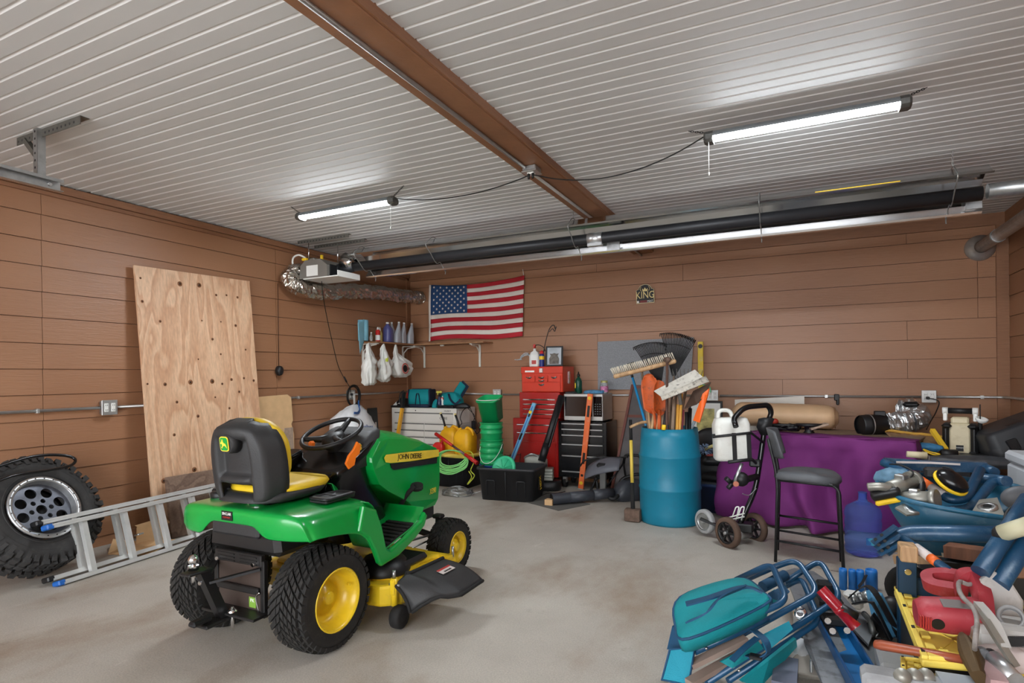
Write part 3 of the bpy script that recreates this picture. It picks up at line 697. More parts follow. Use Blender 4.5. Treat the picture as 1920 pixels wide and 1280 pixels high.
ALU = mat('brushed_aluminium', (200, 202, 204), .35, .85, var=.1, sc=30)
ALUD = mat('dark_alloy', (90, 92, 100), .4, .6, var=.15, sc=30)
m = MB(); m.lathe([(.205, .145), (.207, .153), (.236, .153), (.238, .138), (.225, .12)], (0, 0, 0), (0, 0, 1), 64); m.lathe([(.205, .15), (.198, .12), (.196, .03)], (0, 0, 0), (0, 0, 1), 64)
rim = m.build('rim', ALU, wt)
m = MB()
for k in range(24): a = 2*pi*k/24; m.cyl((.222*cos(a), .222*sin(a), .152), (.222*cos(a), .222*sin(a), .157), .0045, seg=6)
m.build('beadlock_bolts', DKM, rim)
# face disc with eight big holes, six small ones and a hub bore
bm = bmesh.new()
def face_disc():
    holes = [(.135*cos(2*pi*k/8+.25), .135*sin(2*pi*k/8+.25), .038) for k in range(8)]+[(.068*cos(2*pi*k/6+.1), .068*sin(2*pi*k/6+.1), .017) for k in range(6)]+[(0, 0, .036)]
    cu = bpy.data.curves.new('disc', 'CURVE'); cu.dimensions = '2D'; cu.fill_mode = 'BOTH'; cu.extrude = .006
    for x, y, r in [(0, 0, .199)]+holes:
        sp = cu.splines.new('POLY'); nN = 40 if r > .1 else 20; sp.points.add(nN-1); sp.use_cyclic_u = True
        for i in range(nN): sp.points[i].co = (x+r*cos(2*pi*i/nN), y+r*sin(2*pi*i/nN), 0, 1)
    t = bpy.data.objects.new('disc', cu); COL.objects.link(t); dg = bpy.context.evaluated_depsgraph_get(); dg.update()
    me = bpy.data.meshes.new_from_object(t.evaluated_get(dg)); bpy.data.objects.remove(t)
    me.transform(Matrix.Translation((0, 0, .095))); me.materials.clear(); me.materials.append(ALUD)
    o = bpy.data.objects.new('wheel_face', me); COL.objects.link(o); o.parent = rim; WM[o.name] = WMt.copy()
bm.free(); face_disc()
MB().lathe([(.19, .02), (.19, .0), (.001, .0)], (0, 0, 0), (0, 0, 1), 32).build('rim_back', KTXT, rim)
# black hoop lying over the tyre
hp = thing('black_hoop', 'black curved bar lying over the top of the leaning tyre', 'bar', (-4.95, 2.25, .9))
P_ = [at(-90, 905, X=-4.8), at(-20, 880, X=-4.86), at(60, 856, X=-4.92), at(115, 853, X=-4.95), at(140, 860, X=-4.93), at(133, 872, X=-4.88), at(90, 882, X=-4.80), at(20, 893, X=-4.72), at(-60, 930, X=-4.66)]
MB().tube(crv(P_, 6), .011, 8).build('bar', BLKG, hp, True)
# conduit and outlets
def outlet_box(c, xd, nd, label, w=.115, h=.115, name='wall_outlet'):
    M_ = frame(c, xd, (0, 0, 1)); nl = M_.to_3x3().inverted() @ V3(nd); s = 1 if nl.y > 0 else -1
    t = thing(name, label, 'outlet', M=M_)
    MB().box((0, s*.022, 0), (w, .044, h), bev=.005).build('box', GALV, t)
    MB().box((0, s*.048, 0), (w+.012, .006, h+.012), bev=.002).build('cover_plate', EMT, t)
    for dx in (-.028, .028):
        o = MB().box((dx, s*.053, 0), (.034, .006, .075), bev=.003).build('receptacle', WHT, t)
        k = MB()
        for dz in (-.02, .02):
            for q in (-.007, .007): k.box((dx+q, s*.0565, dz), (.003, .002, .011))
        k.build('slots', BLK, o)
    return t
oz = 1.17
outlet_box((XL+.004, 2.965, 1.18), (0, 1, 0), (1, 0, 0), 'galvanised double outlet on the left wall between the leaning tyre and the plywood')
pipe('conduit', 'steel conduit on the left wall above the leaning tyre', 'pipe', [(XL+.022, YF+.1, 1.18), (XL+.022, 2.905, 1.18)], .0125, EMT, [((XL+.02, 2.45, 1.18), (.035, .02, .035))])
pipe('conduit', 'steel conduit along the left wall behind the plywood sheet', 'pipe', [(XL+.022, 3.025, 1.18), (XL+.022, 5.92, 1.185)], .0125, EMT, [((XL+.02, 5.1, 1.183), (.035, .02, .035))])
pipe('conduit', 'steel conduit on the left wall between the black cord reel and the corner', 'pipe', [(XL+.022, 6.06, 1.185), (XL+.022, YB-.06, 1.185)], .0125, EMT)
outlet_box((XL+.004, 5.99, 1.185), (0, 1, 0), (1, 0, 0), 'outlet on the left wall inside the black cord reel ring')
m = thing('cord_reel', 'round black cord hanger around the outlet under the hanging bags', 'cord hanger', (XL+.07, 5.99, 1.18))
k = MB()
for i in range(4): k.tube([V3((.005+.012*(i % 2), (.105+.008*i)*cos(2*pi*j/32), (.12+.008*i)*sin(2*pi*j/32)-.01)) for j in range(32)], .0065, 6, closed=True)
k.build('coil', CORD, m)
# heater power cord down the wall
hc = thing('heater_cord', 'thin black cord running from the heater burner down to the left wall outlet', 'cord', at(603, 528, X=-4.95))
MB().tube(crv([at(603, 526, X=-4.95), at(606, 555, X=-5.0), at(612, 590, X=-5.1), at(624, 645, X=-5.2), at(634, 685, X=-5.28), at(645, 708, X=-5.3), at(656, 726, X=-5.27), (XL+.06, 5.96, 1.20)], 6), .0045, 6).build('cord', CORD, hc, True)
MB().cyl(at(645, 706, X=-5.3), at(650, 716, X=-5.29), .011, seg=8).build('cord_grip', BLK, hc, True)
MB().box(V3((XL+.075, 5.96, 1.19)), (.035, .03, .03), bev=.006).build('plug', BLK, hc, True)
# thermostat with its thin riser wire
th = thing('wall_sensor', 'small black round sensor on the left wall right of the plywood', 'sensor', (XL+.02, 4.80, 1.5))
MB().lathe([(.04, 0), (.043, .02), (.038, .05), (.02, .062), (.001, .063)], (0, 0, 0), (1, 0, 0), 20, M=Matrix.Diagonal((1, 1, 1.35, 1))).build('body', BLK, th)
MB().cyl((-.008, .02, .05), (-.008, .02, 1.0), .004, seg=6).build('wire', mat('brown_wire', (84, 54, 38), .6), th)
# extension ladder on its edge
A_ = at(116, 1097, Z=0); B_ = at(358, 1022, Z=0)
dx_ = (B_-A_).normalized(); dx_ = V3((-.095, 1, 0)).normalized()
tip = at(83, 985, X=-4.70)-A_; tip -= dx_*tip.dot(dx_); uy = tip.normalized(); nz_ = dx_.cross(uy)
if nz_.x < 0: nz_ = -nz_
LM = Matrix((dx_, uy, nz_)).transposed().to_4x4(); LM.translation = A_
ld = thing('extension_ladder', 'long aluminium extension ladder lying on its edge behind the mower', 'ladder', M=LM)
LW, LL = tip.length, 3.30
RAIL = mat('ladder_aluminium', (214, 215, 213), .38, .5, var=.06, sc=12)
BLUE = mat('blue_plastic', (30, 96, 178), .45)
def channel(y, z0, L, x0, s):
    m = MB(); w, d, t = .028, .068, .004
    yy = y if s > 0 else y
    m.box((x0+L/2, y, z0), (L, t, d)); m.box((x0+L/2, y+s*w/2, z0+d/2-t/2), (L, w, t)); m.box((x0+L/2, y+s*w/2, z0-d/2+t/2), (L, w, t)); m.box((x0+L/2, y+s*w*.2, z0+d/2), (L, .012, .006))
    return m
for sec, (z0, x0, L, ins) in enumerate(((-.004, 0, LL, 0), (-.075, -.02, LL, .034))):
    up_ = .046 if sec else 0
    for s, y in ((1, .004+up_), (-1, LW-.004+up_)):
        rl = channel(y, z0, L, x0, s).build('rail', RAIL, ld)
        MB().box((x0-.01, y+s*.014, z0-.002), (.05, .038, .078), bev=.008).build('end_cap', BLUE if sec == 0 else BLK, ld)
    for k in range(11):
        x = x0+.22+k*.305
        MB().tube([V3((x, .008+up_, z0)), V3((x, LW-.008+up_, z0))], .0, sq=(.036, .042)).build('rung', RAIL, ld)
MB().box((.62, .2, -.02), (.05, .012, .05), bev=.003).build('rung_lock', GALV, ld)
# weathered board and cardboard pieces
WB = wood_mat('weathered_board', (132, 108, 92), (88, 66, 54), stretch=(1, .25, 1), rough=.8, bandsc=6)
o = thing('weathered_board', 'weathered brown board leaning on the foot of the plywood behind the ladder', 'board', M=frame((-5.02, 3.30, .0), (.0, 1, 0), (-.14, 0, 1)))
MB().box((.70, -.03, .27), (1.40, .03, .545), bev=.004).build('panel', WB, o)
CARD = mat('cardboard', (218, 180, 134), .8, var=.08, sc=10)
CARDD = mat('cardboard_grey_face', (168, 146, 128), .8, var=.15, sc=30)
o = thing('cardboard_sheet', 'flattened tan cardboard sheet against the left wall right of the plywood', 'cardboard', M=frame((-5.27, 4.385, .02), (0, 1, 0), (-.03, 0, 1)))
m = MB(); m.prism([(0, .3), (.60, .3), (.61, .74), (.575, .86), (.60, .90), (.585, 1.17), (.53, 1.205), (.2, 1.195), (0, 1.185)], .006, Matrix(((1, 0, 0, 0), (0, 0, -1, 0), (0, 1, 0, 0), (0, 0, 0, 1))))
m.build('sheet', CARD, o)
MB().box((.53, -.008, .57), (.13, .004, .5)).build('bare_patch', CARDD, o)
o = thing('cardboard_flap', 'upright cardboard scrap on the floor between tyre and plywood', 'cardboard', M=frame((-5.0, 3.0, 0), (.25, 1, 0), (-.3, 0, 1)))
MB().prism([(0, 0), (.26, 0), (.25, .2), (.02, .17)], .005, Matrix(((1, 0, 0, 0), (0, 0, -1, 0), (0, 1, 0, 0), (0, 0, 0, 1)))).prism([(.02, .17), (.25, .2), (.30, .14), (.1, .10)], .004, Matrix(((1, 0, 0, 0), (0, 0, -1, .04), (0, 1, 0, .02), (0, 0, 0, 1)))).build('flap', CARD, o)
o = thing('cardboard_flap', 'cardboard scrap lying on the floor behind the ladder rungs', 'cardboard', M=TR((-4.9, 3.0, .003), .4))
MB().add([(-.2, -.14, 0), (.16, -.16, .0), (.20, .12, .05), (-.18, .13, .03), (-.3, .05, .07)], [(0, 1, 2, 3), (0, 3, 4)]).build('flap', CARD, o, solid=.004)
# dark storage bin by the left wall behind the steering wheel
BIN = mat('brown_black_bin', (58, 46, 42), .4, var=.15, trans=0)
o = thing('storage_bin', 'dark translucent storage bin by the left wall behind the steering wheel', 'bin', (-5.12, 5.22, 0), 0)
MB().loft(stack([(.0, 0, 0, .30, .5), (.53, 0, 0, .36, .58)], k=.15), cap=True).build('tub', BIN, o)
m = MB()
for y in (-.2, 0, .2): m.box((.165, y, .28), (.02, .03, .4))
m.build('ribs', BIN, o)
MB().loft(stack([(.52, 0, 0, .38, .62), (.555, 0, 0, .38, .62), (.565, 0, 0, .34, .56)], k=.15)).build('lid', BLK, o)
def sack(m, levels, seg=28, amp=.03, seed=0, fr=3., sq=.8, mi=0):
    """crumpled bag: levels = (z, cx, cy, rx, ry)"""
    R_ = []
    for z, cx, cy, rx, ry in levels:
        r = []
        for i in range(seg):
            a = 2*pi*i/seg; c, s = cos(a), sin(a); c = math.copysign(abs(c)**sq, c); s = math.copysign(abs(s)**sq, s)
            k = 1+amp/max(rx, .03)*noise.noise(V3((c*fr+seed, s*fr, z*fr*4)))
            r.append(V3((cx+rx*c*k, cy+ry*s*k, z+amp*.3*noise.noise(V3((c*fr, s*fr+seed, z*9))))))
        R_.append(r)
    # refine between levels
    out = []
    for a, b in zip(R_, R_[1:]):
        for j in range(3):
            t = j/3; rr_ = []
            for i in range(seg):
                p = a[i].lerp(b[i], t); nrm = V3((p.x-levels[0][1], p.y-levels[0][2], 0)); q = noise.noise(p*fr*7+V3((seed, 0, 0)))*amp*.35
                rr_.append(p+nrm.normalized()*q if nrm.length > .01 else p)
            out.append(rr_)
    out.append(R_[-1]); return m.loft(out, mi)
BAGW = mat('white_bag_plastic', (228, 230, 232), .35, var=.04, bump=.3, bsc=25, trans=.0)
BAGT = mat('thin_bag_plastic', (222, 222, 216), .35, var=.05, bump=.35, bsc=30)
o = thing('shopping_bag', 'white plastic shopping bag with blue drawstring by the left wall', 'bag', (-5.08, 5.78, .56), 0)
m = MB(); sack(m, [(.0, 0, 0, .16, .30), (.08, 0, 0, .19, .36), (.2, 0, -.01, .19, .35), (.34, -.02, -.02, .15, .29), (.43, -.04, .02, .09, .20), (.48, -.05, .06, .03, .10), (.50, -.05, .07, .01, .03)], amp=.035, seed=2); m.build('bag', BAGW, o)
BLUEH = mat('blue_drawstring', (28, 78, 140), .5)
MB().tube(crv([(.12, -.12, .41), (.10, -.03, .405), (.06, .05, .44), (.0, .10, .50), (-.02, .13, .54), (-.04, .15, .53), (-.03, .15, .46)], 5), 0, sq=(.014, .03)).build('drawstring', BLUEH, o)
text('ewellness', .07, frame(V3((.20, .02, .23)), (-.0, 1, -.08), (1, 0, .1)), BLUEH, o, sx=.9)
# something to carry the bag: small dark board stack beside the chest
o2 = thing('black_crate', 'black crate by the left wall under the white shopping bag', 'crate', (-5.08, 5.83, 0))
MB().loft(stack([(0, 0, 0, .34, .5), (.54, 0, 0, .40, .62), (.545, 0, 0, .36, .58), (.5, 0, 0, .34, .56)], k=.12)).build('tub', BLK, o2)
o3 = thing('black_board', 'thin black panel standing upright between the white bag and the white tool chest', 'panel', M=frame((-5.2, 6.28, 0), (-.1, 1, 0), (-.06, 0, 1)))
MB().box((.10, 0, .5), (.22, .02, .98), bev=.003).build('panel', BLK, o3)
MB().box((.15, -.012, .72), (.03, .004, .14)).build('sticker', STICK, o3)
# key strap hanging from the outlet
o = thing('white_strap', 'short white strap hanging below the outlet above the white shopping bag', 'strap', (XL+.075, 6.0, 1.17))
MB().box((0, .01, -.10), (.006, .035, .24), bev=.002).build('strap', WHT, o)
# ---------------- corner shelf
SHW = wood_mat('shelf_wood', (176, 130, 92), (130, 88, 58), stretch=(1, .2, 1))
BRK = mat('white_bracket', (222, 220, 212), .5)
ZS = 1.885
s1 = thing('wall_shelf', 'wooden shelf with white brackets on the left wall, loaded with bottles and towel roll', 'shelf', (XL, 6.5, ZS))
MB().box((.155, .21, 0), (.29, 1.02, .02), bev=.002).build('board', SHW, s1)
def bracket(par, c, nd):
    c = V3(c); nd = V3(nd); m = MB(); sd = nd.cross(V3((0, 0, 1)))
    m.tube(fillet([c+nd*.28, c+nd*.02, c+nd*.012+V3((0, 0, -.02)), c+nd*.012+V3((0, 0, -.32))], .03), 0, sq=(.03, .012))
    m.tube([c+nd*.25+V3((0, 0, -.01)), c+nd*.10+V3((0, 0, -.03)), c+nd*.03+V3((0, 0, -.10)), c+nd*.02+V3((0, 0, -.28))], 0, sq=(.012, .016))
    m.build('bracket', BRK, par)
for y in (-.24, .66): bracket(s1, (.004, y, -.018), (1, 0, 0))
s2 = thing('wall_shelf', 'bare wooden shelf with white brackets on the back wall below the flag', 'shelf', (-4.6, YB, ZS))
MB().box((.06, -.155, 0), (1.30, .29, .02), bev=.002).build('board', SHW, s2)
MB().box((-.05, -.155, -.015), (.06, .03, .03), bev=.003).build('clip', BRK, s2)
for x in (-.46, .5): bracket(s2, (x, -.004, -.018), (0, -1, 0))
# things on the left shelf
TW = mat('blue_paper_towel', (132, 190, 210), .9, var=.06, bump=.2, bsc=60)
zt_ = ZS+.011
o = thing('paper_towel_roll', 'light blue paper towel roll standing on the shelf with a sheet hanging down', 'paper towel', (-5.12, 6.03, zt_))
MB().cyl((0, 0, 0), (0, 0, .27), .068, seg=24).build('roll', TW, o)
MB().surf(lambda u, v: V3((.05+.04*v, -.02-.19*v+.07*u*v-.03*u, .265-.30*u-.06*v*v-.1*u*v+.012*sin(9*v))), 10, 10).build('loose_sheet', TW, o, solid=.003)
def bottle(name, label, cat, c, prof, m, capprof, mc, seg=18, group=None, sq=1., M=None, lab=None):
    o = thing(name, label, cat, c, group=group)
    MB().lathe(prof, seg=seg, M=Matrix.Diagonal((1, sq, 1, 1))).build('body', m, o)
    if capprof: MB().lathe(capprof, seg=seg).build('cap', mc, o)
    if lab: MB().lathe([(lab[0]+.0012, lab[1]), (lab[0]+.0012, lab[2])], seg=seg, M=Matrix.Diagonal((1, sq, 1, 1))).build('label_band', lab[3], o)
    return o
RED = mat('red_paint', (196, 38, 34), .35, var=.06)
CLR = mat('clear_plastic', (235, 240, 242), .12, trans=.8, ior=1.3)
bottle('glass_bottle', 'small clear bottle at the foot of the blue paper towel roll', 'bottle', (-5.07, 6.13, zt_), [(.02, 0), (.022, .05), (.012, .08), (.01, .1), (.001, .1)], CLR, [(.012, .1), (.012, .115), (.001, .115)], WHT)
bottle('spray_can', 'red spray can on the left wall shelf', 'can', (-5.12, 6.33, zt_), [(.033, 0), (.033, .145), (.02, .165), (.001, .166)], RED, [(.016, .165), (.014, .19), (.006, .2), (.001, .2)], WHT, lab=(.033, .02, .09, WTXT))
bottle('squeeze_bottle', 'white and yellow squeeze bottle beside the red spray can on the shelf', 'bottle', (-5.16, 6.42, zt_), [(.03, 0), (.034, .02), (.034, .12), (.016, .16), (.001, .161)], mat('pale_yellow_label', (208, 196, 120), .5), [(.014, .16), (.012, .19), (.004, .205), (.001, .206)], WHT)
PUR = mat('purple_blue_jug', (82, 84, 136), .3, var=.1)
o = thing('detergent_jug', 'purple jug with handle and white cap on the left wall shelf', 'jug', (-5.14, 6.58, zt_), .2)
MB().loft(stack([(0, 0, 0, .11, .145), (.02, 0, 0, .12, .155), (.17, 0, 0, .12, .155), (.21, 0, -.01, .10, .12), (.245, 0, -.02, .05, .05), (.26, 0, -.02, .045, .045)], k=.4)).build('body', PUR, o)
MB().tube(fillet([(0, .015, .235), (0, .065, .235), (0, .072, .16)], .03), .012, 8).build('handle', PUR, o)
MB().cyl((0, -.02, .26), (0, -.02, .285), .024, seg=14).build('cap', WHT, o)
FUN = mat('grey_plastic', (168, 172, 178), .35, var=.06)
def fluid_bottle(c, rz, label):
    o = thing('oil_bottle', label, 'bottle', c, rz, 'grey oil bottles on the shelf')
    MB().loft(stack([(0, 0, 0, .065, .105), (.015, 0, 0, .07, .11), (.12, 0, 0, .07, .11), (.20, 0, .02, .055, .06), (.27, 0, .035, .03, .03), (.285, 0, .035, .028, .028)], k=.35)).build('body', FUN, o)
    MB().cyl((0, .035, .285), (0, .035, .305), .017, seg=12).build('cap', WHT, o); return o
fb = fluid_bottle((-5.10, 6.74, zt_), .0, 'grey oil bottle standing next to the purple jug on the shelf')
dup(fb, TR((-5.22, 6.80, zt_), 3.0), 'grey oil bottle at the back of the shelf, touching the wall')
dup(fb, TR((-5.11, 6.88, zt_), .1), 'grey oil bottle in the middle of the grey bottles on the shelf')
dup(fb, TR((-5.09, 7.03, zt_), -.1), 'grey oil bottle at the corner end of the shelf')
# bags hanging under the shelf
def hung_bag(c, label, lv, seed, name='carrier_bag'):
    o = thing(name, label, 'bag', c)
    m = MB(); sack(m, lv, amp=.05, seed=seed, fr=3, seg=36); m.build('bag', BAGT, o)
    return o
bx1 = -5.0
b1 = hung_bag((bx1, 6.0, 1.87), 'cream carrier bag hanging under the shelf, nearest the towel roll', [(-.56, 0, 0, .03, .04), (-.53, 0, 0, .07, .08), (-.42, 0, 0, .085, .10), (-.32, 0, 0, .08, .10), (-.24, 0, 0, .06, .075), (-.16, 0, 0, .035, .05), (-.06, 0, 0, .015, .03), (-.01, 0, 0, .006, .012)], 5)
b2 = hung_bag((bx1, 6.3, 1.87), 'carrier bag with a yellow-green bottle inside hanging in the middle of the three', [(-.52, 0, 0, .03, .03), (-.48, 0, 0, .06, .08), (-.38, 0, .02, .075, .11), (-.28, 0, .03, .07, .10), (-.20, 0, .01, .045, .06), (-.08, 0, 0, .018, .03), (-.01, 0, 0, .006, .01)], 8)
b3 = hung_bag((bx1, 6.62, 1.87), 'fullest carrier bag with a round printed sign hanging nearest the corner', [(-.46, 0, .06, .05, .08), (-.43, 0, .06, .09, .16), (-.34, 0, .05, .12, .20), (-.26, 0, .04, .10, .19), (-.20, .01, -.02, .05, .08), (-.12, .0, -.05, .025, .04), (-.01, 0, -.06, .006, .01)], 11)
MB().lathe([(.02, 0), (.02, .05), (.01, .07), (.001, .07)], (.05, -.0, -.25), (.05, .02, 0)).build('bottle_top', mat('lime_cap', (190, 200, 60), .5), b2)
m = MB(); m.lathe([(.075, 0), (.072, .004), (.06, .004), (.058, 0)], (.125, -.01, -.34), (1.125, -.01, -.30), 24); m.build('printed_ring', mat('print_red', (200, 90, 80), .5), b3)
m = MB(); m.lathe([(.05, 0), (.048, .004), (.001, .004)], (.123, -.01, -.34), (1.123, -.01, -.30), 24); m.build('printed_disc', KTXT, b3)
text('HOOD', .045, frame(V3((.133, .02, -.345)), (0, 1, .05), (1, 0, 0)), KTXT, b3)
# garage-door track and its perforated hanger near the ceiling
PERF = mat('perforated_steel', (108, 106, 100), .55, .6, var=.15, sc=20)
def angle_iron(name_par, a, b, w, holes=True, up=(0, 0, 1), m_=None, nm='angle'):
    a = V3(a); b = V3(b); L = (b-a).length; M_ = frame(a, b-a, up); m = MB()
    m.box((L/2, 0, -.0015), (L, w, .003), M_); 
    m.box((L/2, -w/2, -w/2), (L, .003, w), M_)
    o = m.build(nm, m_ or PERF, name_par, True)
    if holes:
        k = MB(); n_ = int(L/.045)
        for i in range(n_):
            x = .02+i*.045; k.cyl(M_ @ V3((x, -w/2-.0022, -w*.55)), M_ @ V3((x, -w/2+.0022, -w*.55)), .008, seg=8)
        k.build('punched_holes', BLK, o, True)
    return o
hx = at(90, 330, X=-4.55); top = at(87, 240, X=-4.55); 
dh = thing('track_hanger', 'perforated steel hanger holding the door track to the ceiling', 'bracket', (top.x, top.y, ZC))
a = at(42, 262, Z=ZC-.002); b = at(158, 219, Z=ZC-.002); b.y = a.y = (a.y+b.y)/2
angle_iron(dh, a, b, .05)
cx_ = a.lerp(b, .42)
angle_iron(dh, cx_+V3((0, -.03, 0)), cx_+V3((0, -.03, -.36)), .045, up=(1, 0, 0), nm='upright', m_=GALV)
angle_iron(dh, a.lerp(b, .15)+V3((0, -.02, -.02)), cx_+V3((0, -.02, -.20)), .03, holes=False, nm='brace')
dt = thing('door_track', 'galvanised overhead door track ending at the perforated hanger', 'track', cx_+V3((0, 0, -.36)))
e0 = cx_+V3((.02, .06, -.34)); e1 = V3((e0.x, YF+.1, e0.z))
m = MB(); m.box((e0+e1)/2, (.004, abs(e0.y-e1.y), .07)); m.box((e0+e1)/2+V3((.02, 0, .035)), (.04, abs(e0.y-e1.y), .004)); m.box((e0+e1)/2+V3((.02, 0, -.035)), (.04, abs(e0.y-e1.y), .004)); m.box((e0+e1)/2+V3((.04, 0, .026)), (.004, abs(e0.y-e1.y), .018))
m.build('track', GALV, dt, True)
MB().cyl(e0+V3((0, -.06, 0)), e0+V3((.012, -.06, 0)), .012, seg=8).build('bolt', CHROME, dt, True)
# ================================================================== tube heater under the ceiling
REFL = mat('polished_reflector', (205, 205, 205), .16, 1., var=.05, sc=3)
TUBE = mat('heater_tube_black', (42, 43, 46), .45, .3, var=.15, sc=4)
GREYB = mat('burner_grey', (128, 124, 118), .45, .3, var=.06)
YL = mat('yellow_label', (236, 196, 40), .5)
ht = thing('tube_heater', 'long black radiant tube heater with mirror reflector hung along the back of the ceiling', 'heater', (-1.6, 5.17, 2.7))
hx0, hx1 = -4.45, 1.225
sec = [(4.985, 2.775), (5.0, 2.765), (5.02, 2.78), (5.12, 2.855), (5.26, 2.80), (5.345, 2.72), (5.34, 2.635), (5.295, 2.575), (5.30, 2.562), (5.33, 2.56)]
tilt = lambda x: .0
MB().loft([[V3((x, y, z)) for y, z in sec] for x in (hx0, -1.6, hx1)], closed=False, cap=False, sm=False).build('reflector', REFL, ht, True, solid=.003)
TC = V3((0, 5.165, 2.672))
MB().cyl((-4.75, TC.y, TC.z), (hx1-.03, TC.y, TC.z), .051, seg=20).build('burner_tube', TUBE, ht, True)
MB().cyl((-1.72, TC.y, TC.z), (-1.58, TC.y, TC.z), .056, seg=20).box((-1.65, TC.y-.02, TC.z-.06), (.14, .04, .03), bev=.004).build('tube_clamp', ALU, ht, True)
m = MB()
MB().box((-1.52, 5.30, 2.64), (.12, .012, .13), bev=.002).build('joint_plate', ALU, ht, True)
MB().box((hx1-.05, 5.29, 2.65), (.1, .015, .11), bev=.002).build('end_plate', ALU, ht, True)
MB().box((.42, 5.045, 2.795), (.55, .003, .018)).build('yellow_label', YL, ht, True)
for x, cz in ((-4.35, None), (-3.4, 0), (-1.85, 1), (-.25, 0), (1.02, 1)):
    m = MB(); m.tube(crv([(x, 5.0, 2.80), (x, 4.98, 2.76), (x, 5.06, 2.70), (x, 5.11, 2.655), (x, 5.18, 2.61), (x, 5.25, 2.63), (x, 5.32, 2.565), (x, 5.35, 2.55)], 4), .0045, 6)
    m.tube(crv([(x, 5.0, 2.80), (x, 5.12, 2.875), (x, 5.27, 2.82), (x, 5.36, 2.73), (x, 5.35, 2.55), (x, 5.34, 2.52)], 4), .0045, 6)
    m.build('wire_hanger', GALV, ht, True)
    if cz is not None and cz:
        m = MB(); n_ = 7; a = V3((x, 5.12, 2.875)); b = V3((x, 5.12, ZC))
        for i in range(n_):
            p = a.lerp(b, i/n_); q = a.lerp(b, (i+1.2)/n_); s_ = V3((.005, 0, 0)) if i % 2 else V3((0, .005, 0))
            m.tube(fillet([p+s_, q+s_, q-s_, p-s_], .006, 2, True), .0018, 5, closed=True)
        m.build('chain', GALV, ht, True)
# burner box
bq = [(-5.1, 4.95), (-4.72, 4.95), (-4.72, 5.30), (-5.1, 5.30)]
m = MB(); sec2 = [(-5.12, 2.55), (-5.10, 2.70), (-5.03, 2.755), (-4.80, 2.755), (-4.70, 2.68), (-4.70, 2.55)]
m.loft([[V3((x, y, z)) for x, z in sec2] for y in (4.94, 5.30)], sm=False)
bb = m.build('burner_box', GREYB, ht, True)
MB().box((-4.92, 4.937, 2.63), (.17, .003, .12)).build('label_plate', WHT, bb, True)
MB().box((-4.695, 5.12, 2.625), (.012, .28, .13)).build('burner_face', BLK, bb, True)
m = MB()
m.cyl((-4.70, TC.y, TC.z-.02), (-4.50, TC.y, TC.z), .062, .052, 18).cyl((-4.69, TC.y, TC.z-.02), (-4.675, TC.y, TC.z-.02), .085, seg=18); m.build('burner_flange', TUBE, bb, True)
MB().box((-4.80, 5.12, 2.545), (.52, .36, .012)).box((-4.545, 5.12, 2.575), (.012, .36, .06)).build('drip_tray', WHT, bb, True)
MB().box((-5.0, 5.05, 2.775), (.09, .09, .04), bev=.01).build('gas_valve', GREYB, bb, True)
MB().cyl((-4.93, 5.1, 2.77), (-4.93, 5.1, 2.835), .018, seg=10).box((-5.06, 4.97, 2.775), (.07, .05, .03), bev=.01).build('gas_fitting', YL, bb, True)
MB().tube(crv([(-5.05, 4.97, 2.79), (-5.13, 4.95, 2.83), (-5.2, 4.93, 2.80), (-5.22, 4.95, 2.72), (-5.17, 5.0, 2.67)], 6), .011, 8).build('gas_hose', WHT, bb, True)
for x, y in ((-5.0, 4.97), (-4.78, 5.2)):
    MB().cyl((x, y, 2.75), (x, y, ZC-.02), .005, seg=6).build('hanger_rod', CHROME, ht, True)
# end flare of the mirror next to the burner
MB().lathe([(.06, 0), (.075, .05), (.095, .14)], (-4.50, TC.y, TC.z+.03), (-4.62, TC.y-.02, TC.z+.075), 20).build('reflector_flare', REFL, ht, True, solid=.002)
for y, lab in ((4.96, 'perforated steel angle on the ceiling above the burner, nearer the lit lamp'), (5.22, 'perforated steel angle on the ceiling above the burner, nearer the back wall')):
    t = thing('perforated_angle', lab, 'bracket', (-4.75, y, ZC)); angle_iron(t, (-5.14, y, ZC-.002), (-4.38, y, ZC-.002), .04)
# exhaust pipe to the right wall, flue, foil duct
pipe('exhaust_pipe', 'galvanised pipe from the heater end to the right wall', 'pipe', [(hx1+.0, TC.y, TC.z+.01), (XR-.01, TC.y, TC.z+.02)], .052, GALV, seg=18)
fl_ = thing('flue_pipe', 'galvanised flue pipe with round flange entering the back wall at the right corner', 'pipe', (1.68, YB, 2.66))
m = MB(); m.cyl((1.68, YB-.01, 2.655), (1.68, 3.2, 2.66), .058, seg=18); m.build('tube', GALV, fl_, True)
for yy in (6.75, 5.6): MB().cyl((1.68, yy, 2.655), (1.68, yy+.06, 2.655), .064, seg=18).build('joint', GALV, fl_, True)
MB().lathe([(.13, 0), (.128, .02), (.09, .035), (.062, .07)], (1.68, YB-.005, 2.655), (1.68, YB-1, 2.655), 24).build('wall_flange', EMT, fl_, True)
FOIL = mat('foil', (202, 196, 188), .22, 1., var=.15, sc=9, bump=1.0, bsc=26)
def foil_duct(name, label, pts, r, seed, parent=None):
    t = thing(name, label, 'duct', pts[0]); P = crv(pts, 14); m = MB(); n_ = 20; rings = []
    for i, p in enumerate(P):
        q = P[min(i+1, len(P)-1)]-P[max(i-1, 0)]; M_ = axm(p, p+q); rr_ = []
        for k in range(n_):
            a = 2*pi*k/n_; s_ = r*(1+.22*noise.noise(V3((cos(a)*2.2+seed, sin(a)*2.2, i*.23)))+.16*noise.noise(V3((cos(a)*5, sin(a)*5+seed, i*.9)))+(.035 if i % 3 == 0 else -.012))
            rr_.append(M_ @ V3((s_*cos(a), s_*sin(a), 0)))
        rings.append(rr_)
    m.loft(rings, sm=False); m.build('duct', FOIL, t, True); return t
